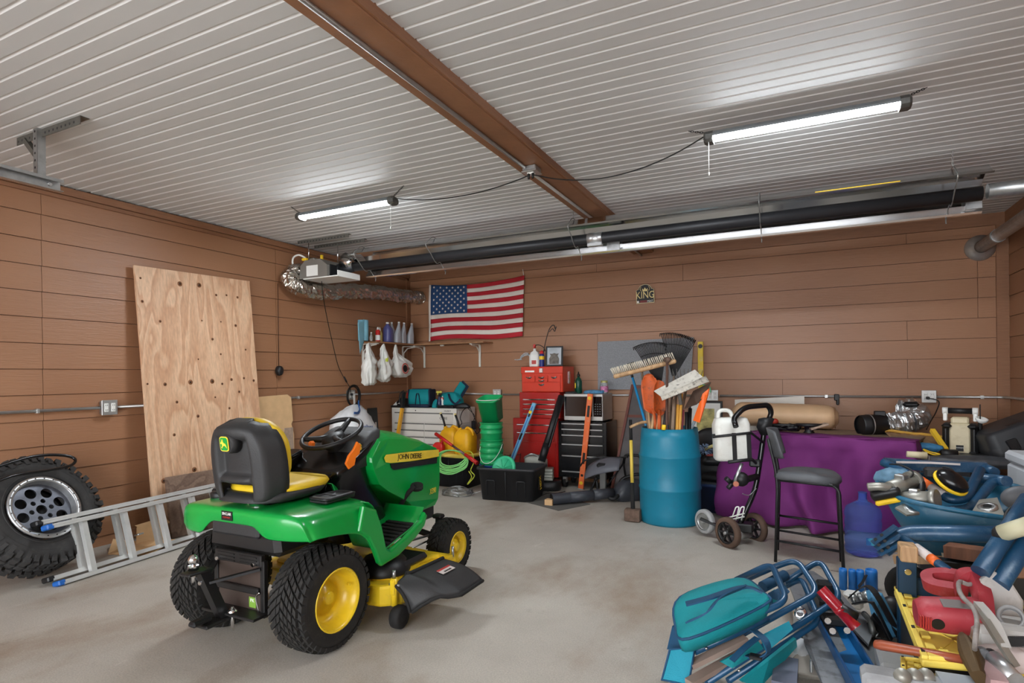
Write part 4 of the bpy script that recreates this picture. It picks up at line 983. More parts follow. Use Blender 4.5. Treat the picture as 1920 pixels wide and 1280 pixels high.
foil_duct('foil_duct', 'crinkled foil duct running from the burner along the left wall into the corner', [(-5.22, 5.06, 2.66), (-5.2, 4.93, 2.62), (-5.2, 4.88, 2.53), (-5.17, 5.02, 2.46), (-5.14, 5.4, 2.46), (-5.13, 5.8, 2.52), (-5.12, 6.3, 2.56), (-5.12, 6.8, 2.58), (-5.12, 7.15, 2.60), (-5.12, 7.33, 2.61)], .095, 3)
# ================================================================== things on the back wall
FR = mat('flag_red', (180, 34, 46), .75, var=.06, bump=.15, bsc=80); FW = mat('flag_white', (226, 216, 206), .75, var=.04, bump=.15, bsc=80); FB = mat('flag_blue', (30, 66, 112), .75, var=.06, bump=.15, bsc=80)
fz = -.06
c00, c10, c11, c01 = (V3((-4.93, 7.315, 1.945)), V3((-3.405, 7.315, 1.962)), V3((-3.37, 7.315, 2.803)), V3((-4.90, 7.315, 2.785)))
def FP(u, v, d=0):
    p = c00.lerp(c10, u).lerp(c01.lerp(c11, u), v)
    sag = -.055*sin(pi*u)**1.0*(v**2) + .02*sin(2*pi*u)*(1-v)
    return p+V3((0, -.012*sin(9*u+3*v)-.008*sin(17*u-5*v)-d, sag))
fg = thing('flag', 'flag with stars and red and white stripes hung on the back wall', 'flag', (-4.1, 7.33, 2.37))
for i in range(13):
    MB().surf(lambda u, v, i=i: FP(u if i < 6 else .405+u*.595, (i+v)/13), 40, 4).build('stripe', FR if i % 2 == 0 else FW, fg, True, solid=.0015)
ct = MB().surf(lambda u, v: FP(u*.405, 6/13+v*7/13), 20, 14).build('canton', FB, fg, True, solid=.0015)
for r in range(9):
    for c in range(6 if r % 2 == 0 else 5):
        u = .405*((c+.5+(.5 if r % 2 else 0))/6); v = 6/13+7/13*((r+.75)/9.5); p = FP(u, v, .0025)
        pts = [(p.x+(.021 if k % 2 == 0 else .0085)*sin(pi*k/5), p.z+(.021 if k % 2 == 0 else .0085)*cos(pi*k/5)) for k in range(10)]
        MB().add([V3((a, p.y, b)) for a, b in pts]+[p], [(k, (k+1) % 10, 10) for k in range(10)]).build('star', FW, ct, True)
MB().surf(lambda u, v: FP(-.022*u, v), 2, 12).build('hoist_band', FW, fg, True, solid=.003)
MB().cyl(FP(.99, .99)+V3((0, .012, -.0)), FP(.99, .99)+V3((0, -.02, .09)), .004, seg=6).build('hook', WHT, fg, True)
kg = thing('king_sign', 'small black arched sign reading KING on the back wall', 'sign', (-1.70, YB-.02, 2.43))
m = MB(); outl = [(-.115, -.12), (.115, -.12), (.115, .05)]+[(.085*cos(a), .055+.065*sin(a)) for a in [radians(5+17*k) for k in range(11)]]+[(-.115, .05)]
KM = frame((-1.70, 7.34, 2.43), (1, 0, .02), (0, -1, 0))
MB().prism(outl, .012, KM, bev=.002).build('rim', mat('pale_gold', (190, 176, 140), .4, .4), kg, True)
MB().prism([(a*.93, b*.93) for a, b in outl], .0145, KM).build('face', KTXT, kg, True)
GOLD = mat('gold_lettering', (206, 186, 128), .4, .3)
text('KING', .125, KM @ TR((0, -.02, .0155)), GOLD, kg, sx=.78, world=True)
text('MEAT', .035, KM @ TR((.06, -.098, .0155)), WTXT, kg, sx=.8, world=True)
MB().box((-.02, -.098, .0148), (.09, .03, .002), M=KM).build('red_band', mat('dark_red', (110, 30, 28), .5), kg, True)
MB().cyl(KM @ V3((-.092, -.098, .014)), KM @ V3((-.092, -.098, .0165)), .014, seg=12).build('dot', WTXT, kg, True)
m = MB(); m.prism([(-.03, .03), (.03, .03), (.036, .07), (.018, .05), (0, .08), (-.018, .05), (-.036, .07)], .0016, KM @ TR((0, .0, .0145))); m.build('crown', GOLD, kg, True)
for s in (-1, 1): MB().tube([KM @ V3((s*(.045+.016*sin(t*pi)), .035+.055*t, .0155)) for t in (0, .25, .5, .75, 1)], .004, 6).build('laurel', GOLD, kg, True)
GB = mat('grey_speckled_board', (138, 140, 144), .8, var=.22, sc=120)
o = thing('grey_board', 'large grey speckled board on the back wall behind the rakes', 'board', (-1.7, 7.32, 1.55))
m = MB(); m.prism([(-2.33, 1.22), (-1.16, 1.23), (-1.115, 1.86), (-1.3, 1.855), (-2.325, 1.845)], .014, Matrix(((1, 0, 0, 0), (0, 0, -1, 7.34), (0, 1, 0, 0), (0, 0, 0, 1)))); m.build('panel', GB, o, True)
oz2 = 1.14
pipe('conduit', 'steel conduit on the back wall between corner and the outlet behind the green pails', 'pipe', [(XL+.06, YB-.02, 1.185), (-3.88, YB-.02, 1.15)], .0125, EMT)
pipe('conduit', 'steel conduit on the back wall behind the red tool chest and microwave', 'pipe', [(-3.74, YB-.02, 1.15), (-.98, YB-.02, 1.15)], .0125, EMT)
pipe('conduit', 'steel conduit on the back wall above the white panel and tan cushion', 'pipe', [(-.82, YB-.02, 1.15), (1.17, YB-.02, 1.15)], .0125, EMT, [((.3, YB-.02, 1.15), (.03, .035, .035))])
pipe('conduit', 'steel conduit on the back wall bending into the right corner', 'pipe', fillet([(1.30, YB-.02, 1.15), (XR-.06, YB-.03, 1.15), (XR-.02, YB-.12, 1.15), (XR-.02, 5.2, 1.15)], .08), .0125, EMT, [((1.68, YB-.02, 1.15), (.03, .035, .035))])
outlet_box((-3.81, YB-.004, 1.16), (1, 0, 0), (0, -1, 0), 'outlet on the back wall right above the green square pail')
outlet_box((-.90, YB-.004, 1.155), (1, 0, 0), (0, -1, 0), 'outlet on the back wall next to the mint green strap')
ob = outlet_box((1.235, YB-.004, 1.155), (1, 0, 0), (0, -1, 0), 'outlet on the back wall near the right corner with a black cord')
o = thing('black_wall_clip', 'black clip hanging on the conduit above the purple cloth', 'clip', (.40, YB-.04, 1.12))
MB().box((0, 0, .02), (.05, .03, .07), bev=.006).box((.01, -.005, -.035), (.03, .02, .06), bev=.008).build('clip', BLK, o)
o = thing('mint_strap', 'mint green folded strap hanging over the outlet right of the snow pusher', 'strap', (-.98, YB-.1, 1.22))
MB().tube([(-.12, 0, .085), (.02, 0, .055), (.06, 0, .03), (.065, 0, -.03)], 0, sq=(.05, .012)).build('strap', mat('mint_green', (120, 196, 150), .6), o)
o = thing('yellow_level', 'worn yellow spirit level standing upright beside the grey board', 'level', (-1.03, 7.29, 0))
m = MB(); m.box((0, 0, .90), (.062, .026, 1.80), bev=.003).build('beam', mat('worn_yellow', (226, 196, 52), .5, dirt=(196, 186, 160), damt=.5, sc=8), o)
for z in (1.745, 1.36): MB().cyl((0, -.008, z), (0, -.016, z), .026, seg=14).build('vial', BLK, o)
# ================================================================== tool chests
def chest(name, label, x0, x1, yf, yb, z0, z1, mm, rows, mh, handle='bar', margin=.03, lid=0):
    """tool chest with drawers; rows = (z bottom, z top, [x splits 0..1])"""
    t = thing(name, label, 'tool chest', ((x0+x1)/2, (yf+yb)/2, z0)); W = x1-x0
    MB().box(((x0+x1)/2, (yf+yb)/2, (z0+z1)/2), (W, yb-yf, z1-z0), bev=.006).build('body', mm, t, True)
    for zb, zt_, cols in rows:
        e = [0]+cols+[1]
        for a, b in zip(e, e[1:]):
            xa, xb = x0+margin+(W-2*margin)*a+.003, x0+margin+(W-2*margin)*b-.003
            dr = MB().box(((xa+xb)/2, yf-.006, (zb+zt_)/2), (xb-xa, .014, zt_-zb-.006), bev=.003).build('drawer', mm, t, True)
            if handle == 'bar': MB().box(((xa+xb)/2, yf-.018, zt_-.018), (xb-xa-.02, .014, .016), bev=.004).build('handle', mh, dr, True)
            elif handle == 'cup':
                MB().lathe([(.055, 0), (.05, .012), (.03, .022), (.001, .024)], ((xa+xb)/2, yf-.012, zt_-.03), ((xa+xb)/2, yf-1, zt_-.03), 14, M=None).build('handle', mh, dr, True)
            elif handle == 'lip': MB().box(((xa+xb)/2, yf-.016, zt_-.012), (xb-xa, .012, .022), bev=.004).build('handle', mh, dr, True)
    return t
ORR = mat('orange_red_enamel', (204, 52, 26), .32, coat=.2, var=.05)
DRD = mat('deep_red_enamel', (168, 30, 26), .3, coat=.25, var=.06)
BKE = mat('black_enamel', (22, 23, 25), .25, coat=.3, var=.1)
WCH = mat('off_white_enamel', (216, 212, 204), .4, var=.03)
Yf = 6.87
def Bz(x, y, Y=Yf): return at(x, y, Y=Y).z
def Bx(x, y, Y=Yf): return at(x, y, Y=Y).x
xa, xb = Bx(978, 700), Bx(1055, 700)
zt1, zb1 = Bz(1015, 687), Bz(1015, 735)
t = thing('tool_chest', 'orange red top chest with small drawers, uppermost of the red chest stack', 'tool chest', ((xa+xb)/2, 7.05, zb1)); W = xb-xa
MB().box(((xa+xb)/2, 7.08, (zb1+zt1)/2), (W, .42, zt1-zb1), bev=.008).build('body', ORR, t, True)
lid = MB().box(((xa+xb)/2, Yf+.0, zt1-.045), (W+.01, .02, .085), bev=.004).build('lid_front', ORR, t, True)
MB().box(((xa+xb)/2, Yf-.02, zt1-.05), (.05, .02, .06), bev=.004).build('latch', CHROME, lid, True)
MB().box((xa+.12, Yf-.012, zt1-.06), (.13, .004, .022)).build('nameplate', WTXT, lid, True)
H1 = zt1-zb1
def cupd(a, b, z0, z1, hs):
    d = MB().box((xa+W*(a+b)/2, Yf-.008, (z0+z1)/2), (W*(b-a)-.008, .014, z1-z0-.006), bev=.002).build('drawer', ORR, t, True)
    for hx_ in hs: 
        k = MB(); k.loft([[V3((xa+W*(a+b)/2+.045*cos(pi*q/8)*f, Yf-.014-dy, z1-.018-.028*sin(pi*q/8)*f)) for q in range(9)] for f, dy in ((1, 0), (.85, .016), (.3, .020))], closed=False, cap=False); k.build('handle', CHROME, d, True)
z = zb1
cupd(.04, .96, z+.01, z+.125, [0]); cupd(.04, .345, z+.13, z+.215, [0]); cupd(.345, .655, z+.175, z+.215, [0]); cupd(.345, .655, z+.13, z+.173, [0]); cupd(.655, .96, z+.13, z+.215, [0])
MB().box((xb+.004, 7.1, (zb1+zt1)/2+.02), (.008, .05, .16), bev=.003).build('side_handle', CHROME, t, True)
x2, x3 = Bx(974, 760), Bx(1050, 760); zt2, zb2 = zb1, Bz(1010, 784)
q = (zt2-zb2)
chest('tool_chest', 'red middle chest with four slim drawers in the red stack', x2, x3, Yf-.0, 7.29, zb2, zt2-.002, DRD, [(zb2+q*.04, zb2+q*.21, []), (zb2+q*.23, zb2+q*.40, []), (zb2+q*.42, zb2+q*.59, []), (zb2+q*.61, zb2+q*.77, [])], CHROME, margin=.045)
x4, x5 = Bx(963, 800), Bx(1047, 800); zt3 = zb2; zb3 = .12
tc = chest('tool_chest', 'red bottom cabinet with two drawers under the red chest stack', x4, x5, Yf-.02, 7.29, zb3, zt3-.002, DRD, [(zt3-.16, zt3-.065, []), (zt3-.29, zt3-.17, [])], CHROME, margin=.05)
MB().box(((x4+x5)/2, Yf-.026, (zb3+.03+zt3-.31)/2), (x5-x4-.06, .014, zt3-.31-zb3-.03), bev=.003).build('door', DRD, tc, True)
for x in (x4+.06, x5-.06):
    for y in (Yf+.06, 7.22): MB().cyl((x-.015, y, .06), (x+.015, y, .06), .06, seg=14).box((x, y, .11), (.05, .06, .02)).build('caster', BLK, tc, True)
x6, x7 = Bx(1049, 840), Bx(1139, 840); zt4 = Bz(1090, 790); zb4 = .14
H4 = zt4-zb4
bc = chest('tool_chest', 'black roller tool chest with silver handles under the microwave', x6, x7, Yf-.03, 7.30, zb4, zt4, BKE, [(zb4+H4*.03, zb4+H4*.13, []), (zb4+H4*.15, zb4+H4*.41, []), (zb4+H4*.43, zb4+H4*.615, []), (zb4+H4*.63, zb4+H4*.78, []), (zb4+H4*.80, zb4+H4*.885, []), (zb4+H4*.90, zb4+H4*.985, [])], EMT, margin=.035)
text('CRAFTSMAN', .032, frame(((x6+x7)/2+.16, Yf-.038, zb4+H4*.70), (1, 0, 0), (0, -1, 0)), WTXT, bc, world=True, sx=.8)
for x in (x6+.06, x7-.06):
    for y in (Yf+.04, 7.22): 
        c_ = MB().cyl((x-.018, y, .055), (x+.018, y, .055), .055, seg=16).build('caster', BLKR, bc, True); MB().box((x, y, .10), (.055, .05, .075), bev=.004).build('caster_fork', EMT, c_, True)
# microwave
STEEL = mat('stainless', (176, 174, 170), .35, .7, var=.05)
mx0, mx1 = Bx(1058, 760), Bx(1131, 760); mz0, mz1 = zt4+.012, Bz(1095, 738)
mwv = thing('microwave', 'stainless microwave with dark glass door on the black tool chest', 'microwave', ((mx0+mx1)/2, 7.06, mz0))
MB().box(((mx0+mx1)/2, 7.07, (mz0+mz1)/2), (mx1-mx0, .40, mz1-mz0), bev=.008).build('case', STEEL, mwv, True)
dr = MB().box(((mx0+mx1)/2, Yf-.005, (mz0+mz1)/2), (mx1-mx0, .02, mz1-mz0), bev=.006).build('door', STEEL, mwv, True)
GLS = mat('dark_glass', (14, 16, 20), .06, coat=.5, var=.05)
MB().box(((mx0+mx1)/2-.06, Yf-.016, (mz0+mz1)/2+.01), ((mx1-mx0)*.70, .006, (mz1-mz0)*.74), bev=.002).build('window', GLS, dr, True)
MB().box((mx1-.065, Yf-.016, (mz0+mz1)/2+.01), (.11, .006, (mz1-mz0)*.74), bev=.002).build('control_panel', GLS, dr, True)
k = MB()
for r in range(5):
    for c in range(3): k.box((mx1-.095+.03*c, Yf-.0198, (mz0+mz1)/2-.08+.03*r), (.016, .002, .010))
k.build('buttons', mat('grey_buttons', (92, 94, 96), .5), dr, True)
MB().box((mx1-.16, Yf-.035, (mz0+mz1)/2+.01), (.018, .018, (mz1-mz0)*.7), bev=.006).build('handle', BLK, dr, True)
for x in (mx0+.04, mx1-.04):
    for y in (6.92, 7.22): MB().cyl((x, y, mz0-.012), (x, y, mz0+.002), .015, seg=8).build('foot', BLK, mwv, True)
# on the microwave
GPB = mat('dark_green_paint', (14, 66, 50), .3, var=.06)
g0 = at(1085, 737, Y=7.0); g0.z = mz1
o = bottle('gas_cylinder', 'small dark green gas cylinder on the microwave', 'cylinder', g0, [(.035, 0), (.045, .01), (.045, .15), (.03, .19), (.018, .2), (.016, .215), (.001, .216)], GPB, [(.014, .214), (.022, .222), (.02, .24), (.008, .25), (.006, .275), (.001, .276)], BLK)
MB().box((-.03, -.03, .10), (.02, .015, .07), bev=.005).build('label', YL, o)
g1 = at(1133, 735, Y=7.05); g1.z = mz1
o = bottle('glass_jar', 'glass jar with pink picture and gold lid on the microwave corner', 'jar', g1, [(.045, 0), (.05, .01), (.05, .11), (.04, .13), (.04, .14)], CLR, [(.043, .135), (.043, .16), (.001, .161)], mat('pale_lid', (190, 186, 120), .4, .4), lab=(.05, .02, .09, mat('pink_label', (196, 120, 160), .5, var=.5, sc=30)))
o = thing('blue_gloves', 'blue and grey work gloves lying on the microwave', 'gloves', (at(1113, 733, Y=6.98).x, 6.98, mz1))
m = MB(); sack(m, [(0, 0, 0, .12, .06), (.015, 0, 0, .13, .07), (.035, -.01, 0, .10, .05), (.045, 0, 0, .04, .02)], amp=.02, seed=4)
for i in range(4): m.tube([(.05+.02*i, -.03+.02*i, .03), (.10+.015*i, -.05+.03*i, .03)], .012, 6)
m.build('gloves', mat('blue_grey_fabric', (86, 140, 178), .8, var=.3, sc=25), o)
o = thing('dark_rag', 'dark rag lying on the microwave in front of the green cylinder', 'rag', (at(1072, 737, Y=6.95).x, 6.95, mz1))
m = MB(); sack(m, [(0, 0, 0, .07, .05), (.012, 0, 0, .075, .055), (.022, .01, 0, .04, .03)], amp=.02, seed=14); m.build('rag', mat('charcoal_rag', (52, 54, 56), .9), o)
# on the red stack
j0 = at(1003, 686, Y=7.0); j0.z = zt1
o = thing('white_jug', 'white jug with red sprayer top on the red tool chest', 'jug', j0, .2)
MB().loft(stack([(0, 0, 0, .13, .11), (.02, 0, 0, .14, .12), (.15, 0, 0, .14, .12), (.19, 0, 0, .10, .08), (.21, 0, 0, .04, .04), (.24, 0, 0, .035, .035)], k=.3)).build('body', WHT, o)
MB().box((0, -.01, .27), (.03, .06, .05), bev=.008).box((.0, -.045, .255), (.014, .02, .03), bev=.004).build('sprayer', RED, o)
MB().tube(crv([(0, .0, .28), (.06, 0, .285), (.12, 0, .25), (.14, 0, .2)], 5), .006, 6).build('hose', BLK, o)
MB().box((.0, -.061, .06), (.06, .002, .05)).build('label', REDS, o)
c0 = at(1016, 686, Y=6.93); c0.z = zt1
BLC = mat('dark_blue_can', (30, 44, 120), .35)
o = bottle('spray_can', 'blue and yellow spray can with red cap on the red tool chest', 'can', c0, [(.032, 0), (.033, .15), (.022, .17), (.001, .171)], BLC, [(.024, .165), (.022, .195), (.008, .21), (.001, .211)], RED, lab=(.033, .09, .135, YL))
f0 = at(1039, 686, Y=6.98); f0.z = zt1
FM = frame(f0, (1, .25, 0), (.0, .22, 1))
o = thing('picture_frame', 'black framed animal picture standing on the red tool chest', 'picture', M=FM)
MB().box((0, 0, .135), (.225, .02, .27), bev=.003).build('frame', BLK, o)
MB().box((0, -.0105, .135), (.18, .003, .225)).build('picture', mat('grey_picture', (176, 184, 190), .5, var=.25, sc=6), o)
MB().prism([(-.06, .03), (.06, .03), (.065, .10), (.045, .14), (.06, .17), (.03, .165), (0, .175), (-.03, .165), (-.06, .17), (-.045, .14), (-.065, .10)], .002, Matrix(((1, 0, 0, 0), (0, 0, -1, -.012), (0, 1, 0, 0), (0, 0, 0, 1)))).build('animal_shape', mat('brown_grey', (104, 98, 90), .6, var=.4, sc=25), o)
h0 = at(1018, 685, Y=7.2); h0.z = zt1
o = thing('shepherd_hook', 'thin black curved hook rod standing behind the picture frame', 'hook', h0)
MB().tube(crv([(0, 0, 0), at(1020, 655, Y=7.2)-h0, at(1028, 622, Y=7.2)-h0, at(1034, 611, Y=7.2)-h0, at(1039, 610, Y=7.2)-h0, at(1041, 616, Y=7.2)-h0, at(1043, 612, Y=7.2)-h0], 6), .006, 8).build('rod', BLK, o)
MB().tube(crv([at(1030, 622, Y=7.2)-h0, at(1036, 616, Y=7.2)-h0, at(1040, 621, Y=7.2)-h0, at(1043, 612, Y=7.2)-h0], 6), .005, 6).build('hook_tip', BLK, o)
o = thing('hanging_cables', 'grey and white cable ends sticking out left of the white jug', 'cable', at(990, 668, Y=7.15))
q0 = at(990, 668, Y=7.15)
m = MB()
for d in (0, 6, 11): m.tube(crv([at(991, 662+d*.3, Y=7.15)-q0, at(984, 662+d*.4, Y=7.15)-q0, at(977, 668+d*.3, Y=7.15)-q0, at(974+d*.4, 674, Y=7.15)-q0, at(965+d, 674-d*.1, Y=7.15)-q0], 5), .006, 6)
m.tube([at(990, 664, Y=7.15)-q0, at(1000, 672, Y=7.15)-q0, V3((at(1003, 680, Y=7.15).x, 7.15, zt1))-q0], .012, 6)
m.build('cables', mat('pale_grey_cable', (170, 176, 180), .5, var=.4, sc=60), o)
# ---- levels and pipe leaning
def lean_bar(name, label, cat, a, b, w, d, m_, wd=(1, 0, 0)):
    a = V3(a); b = V3(b); L = (b-a).length; Mx = Matrix.Identity(4); z = (b-a).normalized(); x = V3(wd); x = (x-z*x.dot(z)).normalized(); y = z.cross(x)
    Mx = Matrix((x, y, z)).transposed().to_4x4(); Mx.translation = a
    t = thing(name, label, cat, M=Mx); MB().box((0, 0, L/2), (w, d, L), bev=.004).build('beam', m_, t); return t, L
LBL = mat('light_blue_paint', (118, 178, 214), .4, var=.06); ORP = mat('orange_level_paint', (232, 112, 58), .45, var=.06, dirt=(226, 180, 150), damt=.4)
a = at(951, 884, Y=6.40); b = at(1002, 756, Y=6.80)
t, L = lean_bar('spirit_level', 'light blue spirit level leaning on the red tool chests', 'level', a, b, .055, .024, LBL, (1, .1, .3))
for z in (.12, .5, .84): MB().box((0, -.013, L*z), (.03, .004, .09), bev=.004).build('grip_slot', BLK, t)
MB().box((0, -.0125, L*.5), (.012, .003, L*.9)).build('stripe', mat('deep_blue', (40, 110, 190), .5), t)
MB().cyl((0, -.012, L*.86), (0, -.018, L*.86), .022, seg=14).build('vial', YL, t)
MB().box((0, 0, L), (.06, .03, .012), bev=.003).build('end_cap', GALV, t)
a = at(1089, 917, Z=.0); b = at(1107, 738, Y=Yf-.10)
t, L = lean_bar('spirit_level', 'orange spirit level leaning on the black tool chest and microwave', 'level', a, b, .068, .026, ORP, (1, 0, 0))
for z in (.15, .33, .82): MB().box((0, -.013, L*z), (.032, .006, .14 if z != .15 else .03), bev=.006).build('grip_slot', BLK, t)
for z in (.07, .955): MB().cyl((0, -.012, L*z), (0, -.018, L*z), .022, seg=14).build('vial', YL, t)
MB().box((0, 0, .006), (.072, .03, .012), bev=.002).build('end_cap', EMT, t)
a = at(1016, 862, Y=6.55); b = at(1053, 742, Y=6.82)
o = thing('black_drain_pipe', 'black drain pipe leaning between red and black tool chests', 'pipe', a)
MB().cyl(a, b, .042, seg=18).cyl(a-(b-a)*.02, a+(b-a)*.25, .047, seg=18).build('pipe', BLK, o, True)
MB().tube([a+V3((.10, -.0, .16)), b.lerp(a, .35)+V3((.05, -.03, 0))], 0, sq=(.03, .008)).build('strap', BLK, o, True)
# ---- white tool chest in the corner
wx0, wx1, wy = -5.25, -4.16, 6.78
zt5 = Bz(800, 765, 6.78)
rows = [(zt5-.20, zt5-.06, [])]
for k in range(5): rows.append((zt5-.30-.095*k, zt5-.21-.095*k, [.52]))
wc = chest('white_tool_chest', 'wide off-white tool chest with many drawers in the corner', wx0, wx1, wy, 7.30, .10, zt5, WCH, [], WCH)
for zb, zt_, cols in rows:
    e = [0]+cols+[1]
    for a, b in zip(e, e[1:]):
        xa_, xb_ = wx0+.05+(wx1-wx0-.10)*a+.004, wx0+.05+(wx1-wx0-.10)*b-.004
        d = MB().box(((xa_+xb_)/2, wy-.004, (zb+zt_)/2-.008), (xb_-xa_, .012, zt_-zb-.022), bev=.002).build('drawer', WCH, wc, True)
        MB().box(((xa_+xb_)/2, wy-.0, zt_-.012), (xb_-xa_, .006, .020)).build('pull_recess', mat('recess_grey', (110, 108, 104), .6), d, True)
for x in (wx0+.08, wx1-.08):
    for y in (wy+.06, 7.22): MB().cyl((x-.016, y, .05), (x+.016, y, .05), .05, seg=12).box((x, y, .09), (.05, .06, .03)).build('caster', BLK, wc, True)
MB().box((wx1+.002, wy+.2, zt5-.12), (.003, .3, .17)).build('paper_sheet', WTXT, wc, True)
MB().box((wx1+.003, wy+.25, zt5-.33), (.006, .32, .20), bev=.003).build('side_door', mat('grey_white', (200, 198, 192), .45), wc, True)
text('HUSKY', .035, frame((wx1-.14, wy-.0005, zt5-.035), (1, 0, 0), (0, -1, 0)), KTXT, wc, world=True)
text('CURE', .05, frame((wx1-.2, wy-.012, zt5-.135), (1, 0, 0), (0, -1, 0)), KTXT, wc, world=True)
MB().cyl((wx0+.42, wy+.002, zt5-.035), (wx0+.42, wy-.006, zt5-.035), .008, seg=10).build('lock', BLK, wc, True)
# things on and around it
TEAL = mat('teal_fabric', (0, 132, 138), .75, var=.08, bump=.2, bsc=150); NAVY = mat('navy_fabric', (22, 36, 58), .8, var=.1)
def T(x, y, Y): p = at(x, y, Y=Y); p.z = zt5; return p
o = thing('tool_charger', 'black wedge charger with white triangle mark on the left end of the white tool chest', 'charger', T(755, 762, 6.92))
MB().loft(stack([(0, 0, 0, .30, .22), (.025, 0, 0, .31, .23), (.03, 0, .01, .26, .18), (.12, .03, .03, .16, .10), (.13, .03, .03, .14, .08)], k=.2)).build('case', BLK, o)
MB().prism([(-.03, 0), (.03, 0), (.015, .07), (.0, .07)], .003, frame((-.07, -.09, .03), (1, .25, 0), (-.1, -.8, .8))).build('white_mark', WHT, o)
text('A', .05, frame((-.0, -.084, .06), (1, 0, 0), (0, -.8, .9)), WTXT, o)
o = thing('red_clamp', 'red tool with toothed jaw leaning behind the black charger', 'clamp', T(768, 760, 7.1))
MB().prism([(-.04, 0), (.035, 0), (.045, .2), (.0, .24), (-.035, .18), (-.02, .15), (-.05, .12), (-.02, .08)], .03, Matrix(((1, 0, 0, 0), (0, 0, -1, 0), (0, 1, 0, 0), (0, 0, 0, 1))), bev=.004).build('body', RED, o)
def tool_bag(c, rz, L, W_, H_, label, open_):
    o = thing('tool_bag', label, 'bag', c, rz)
    MB().loft(stack([(.0, 0, 0, L*.96, W_*.96), (.05, 0, 0, L*1.0, W_)], k=.18)).build('base', NAVY, o)
    m = MB(); R_ = stack([(.05, 0, 0, L, W_), (H_*.6, 0, 0, L*1.02, W_*1.0), (H_, 0, .0, L*.96, W_*.75)], k=.16); m.loft(R_, cap=True); m.build('body', TEAL, o)
    for s in (-1, 1): MB().box((s*L*.49, 0, H_*.55), (.025, W_*.9, H_*.9), bev=.01).build('end_panel', NAVY, o)
    MB().box((0, 0, H_+.004), (L*.9, .03, .012), bev=.004).build('zip', NAVY, o)
    MB().tube(crv([(-.04, -W_/2-.006, .03), (-.02, -W_/2-.012, H_*.7), (.0, -W_/2-.012, H_*.78), (.02, -W_/2-.012, H_*.7), (.04, -W_/2-.006, .03)], 5), 0, sq=(.022, .006)).build('handle', NAVY, o); return o
tool_bag(T(791, 762, 6.98), .1, .34, .22, .26, 'boxy teal tool bag with navy base on the white tool chest', 0)
o = thing('spray_bottle', 'clear spray bottle with yellow trigger between the two teal bags', 'bottle', T(824, 762, 6.88))
MB().lathe([(.028, 0), (.034, .01), (.034, .10), (.015, .15), (.013, .17), (.001, .17)], seg=16).build('body', mat('dark_blue_liquid', (40, 52, 84), .2), o)
MB().cyl((0, 0, .165), (0, 0, .20), .015, seg=10).build('neck', BLK, o)
MB().box((-.005, 0, .222), (.09, .03, .03), bev=.01).box((-.025, 0, .20), (.014, .02, .035), bev=.004).build('trigger', mat('pale_yellow', (224, 214, 90), .45), o)
o = thing('white_tube', 'white and blue tube bottle right of the yellow spray trigger', 'bottle', T(830, 762, 6.9))
MB().lathe([(.018, 0), (.02, .12), (.008, .15), (.007, .17), (.001, .17)], seg=12).build('body', WHT, o)
o = thing('tool_bag', 'slumped teal tool bag with red label and raised flap on the white tool chest', 'bag', T(845, 762, 7.0), -.1)
m = MB(); sack(m, [(.03, 0, 0, .17, .10), (.06, 0, 0, .20, .12), (.14, .0, 0, .19, .11), (.20, .01, 0, .13, .08), (.22, .02, 0, .06, .03)], amp=.025, seed=21); m.build('body', TEAL, o)
MB().box((-.06, .02, .26), (.12, .03, .24), M=TR((.02, 0, 0), 0, 0, radians(38)), bev=.012).build('flap', TEAL, o)
MB().box((-.04, .035, .27), (.14, .01, .26), M=TR((.03, 0, 0), 0, 0, radians(38)), bev=.004).build('flap_lining', NAVY, o)
MB().box((-.08, -.115, .13), (.09, .008, .035)).build('label', REDS, o)
MB().tube(crv([(.05, -.11, .20), (.10, -.13, .12), (.16, -.10, .06), (.2, -.04, .12)], 5), 0, sq=(.03, .008)).build('strap', NAVY, o)
o = thing('black_tool_tray', 'low ribbed black tool tray in front of the slumped teal bag', 'tray', T(838, 763, 6.86))
m = MB(); m.box((0, 0, .02), (.26, .10, .04), bev=.006)
for i in range(10): m.box((-.11+.024*i, -.052, .022), (.012, .008, .03))
m.build('tray', BLK, o)
o = thing('black_power_tool', 'black power tool lying at the right end of the white tool chest', 'power tool', T(868, 763, 6.88), .2)
MB().loft(stack([(0, 0, 0, .20, .08), (.03, 0, 0, .22, .09), (.06, 0, 0, .14, .07), (.075, .02, 0, .05, .03)], k=.4)).cyl((-.1, 0, .03), (-.17, 0, .028), .018, seg=10).build('body', BLK, o)
MB().tube(crv([(.09, -.03, .02), (.04, -.10, -.02), (-.0, -.11, -.12), (.02, -.115, -.2), (-.06, -.12, -.26)], 6), .005, 6).tube(crv([(.1, -.02, .03), (.16, -.09, -.04), (.22, -.09, -.18), (.27, -.08, -.30)], 6), .005, 6).build('cord', CORD, o)
o = thing('teal_pouch', 'small teal pouch slumped between boxy teal bag and spray bottle', 'pouch', T(815, 763, 6.9))
m = MB(); sack(m, [(0, 0, 0, .035, .03), (.04, .005, 0, .04, .03), (.09, .02, 0, .03, .02), (.12, .03, 0, .008, .008)], amp=.012, seed=9); m.build('pouch', TEAL, o)
pa, pb = at(748, 835, Y=6.60), at(757, 735, Y=6.70)
o = thing('yellow_handled_saw', 'long tool with yellow handle and black head leaning in front of the white tool chest', 'tool', pa)
MB().tube([V3((pa.x-.03, 6.45, .02)), pa.lerp(pb, .70)], 0, sq=(.05, .03)).build('handle', mat('amber_yellow', (232, 168, 40), .45, var=.08), o, True)
MB().tube([pa.lerp(pb, .70), pb], 0, sq=(.055, .03)).build('shaft', DKM, o, True)
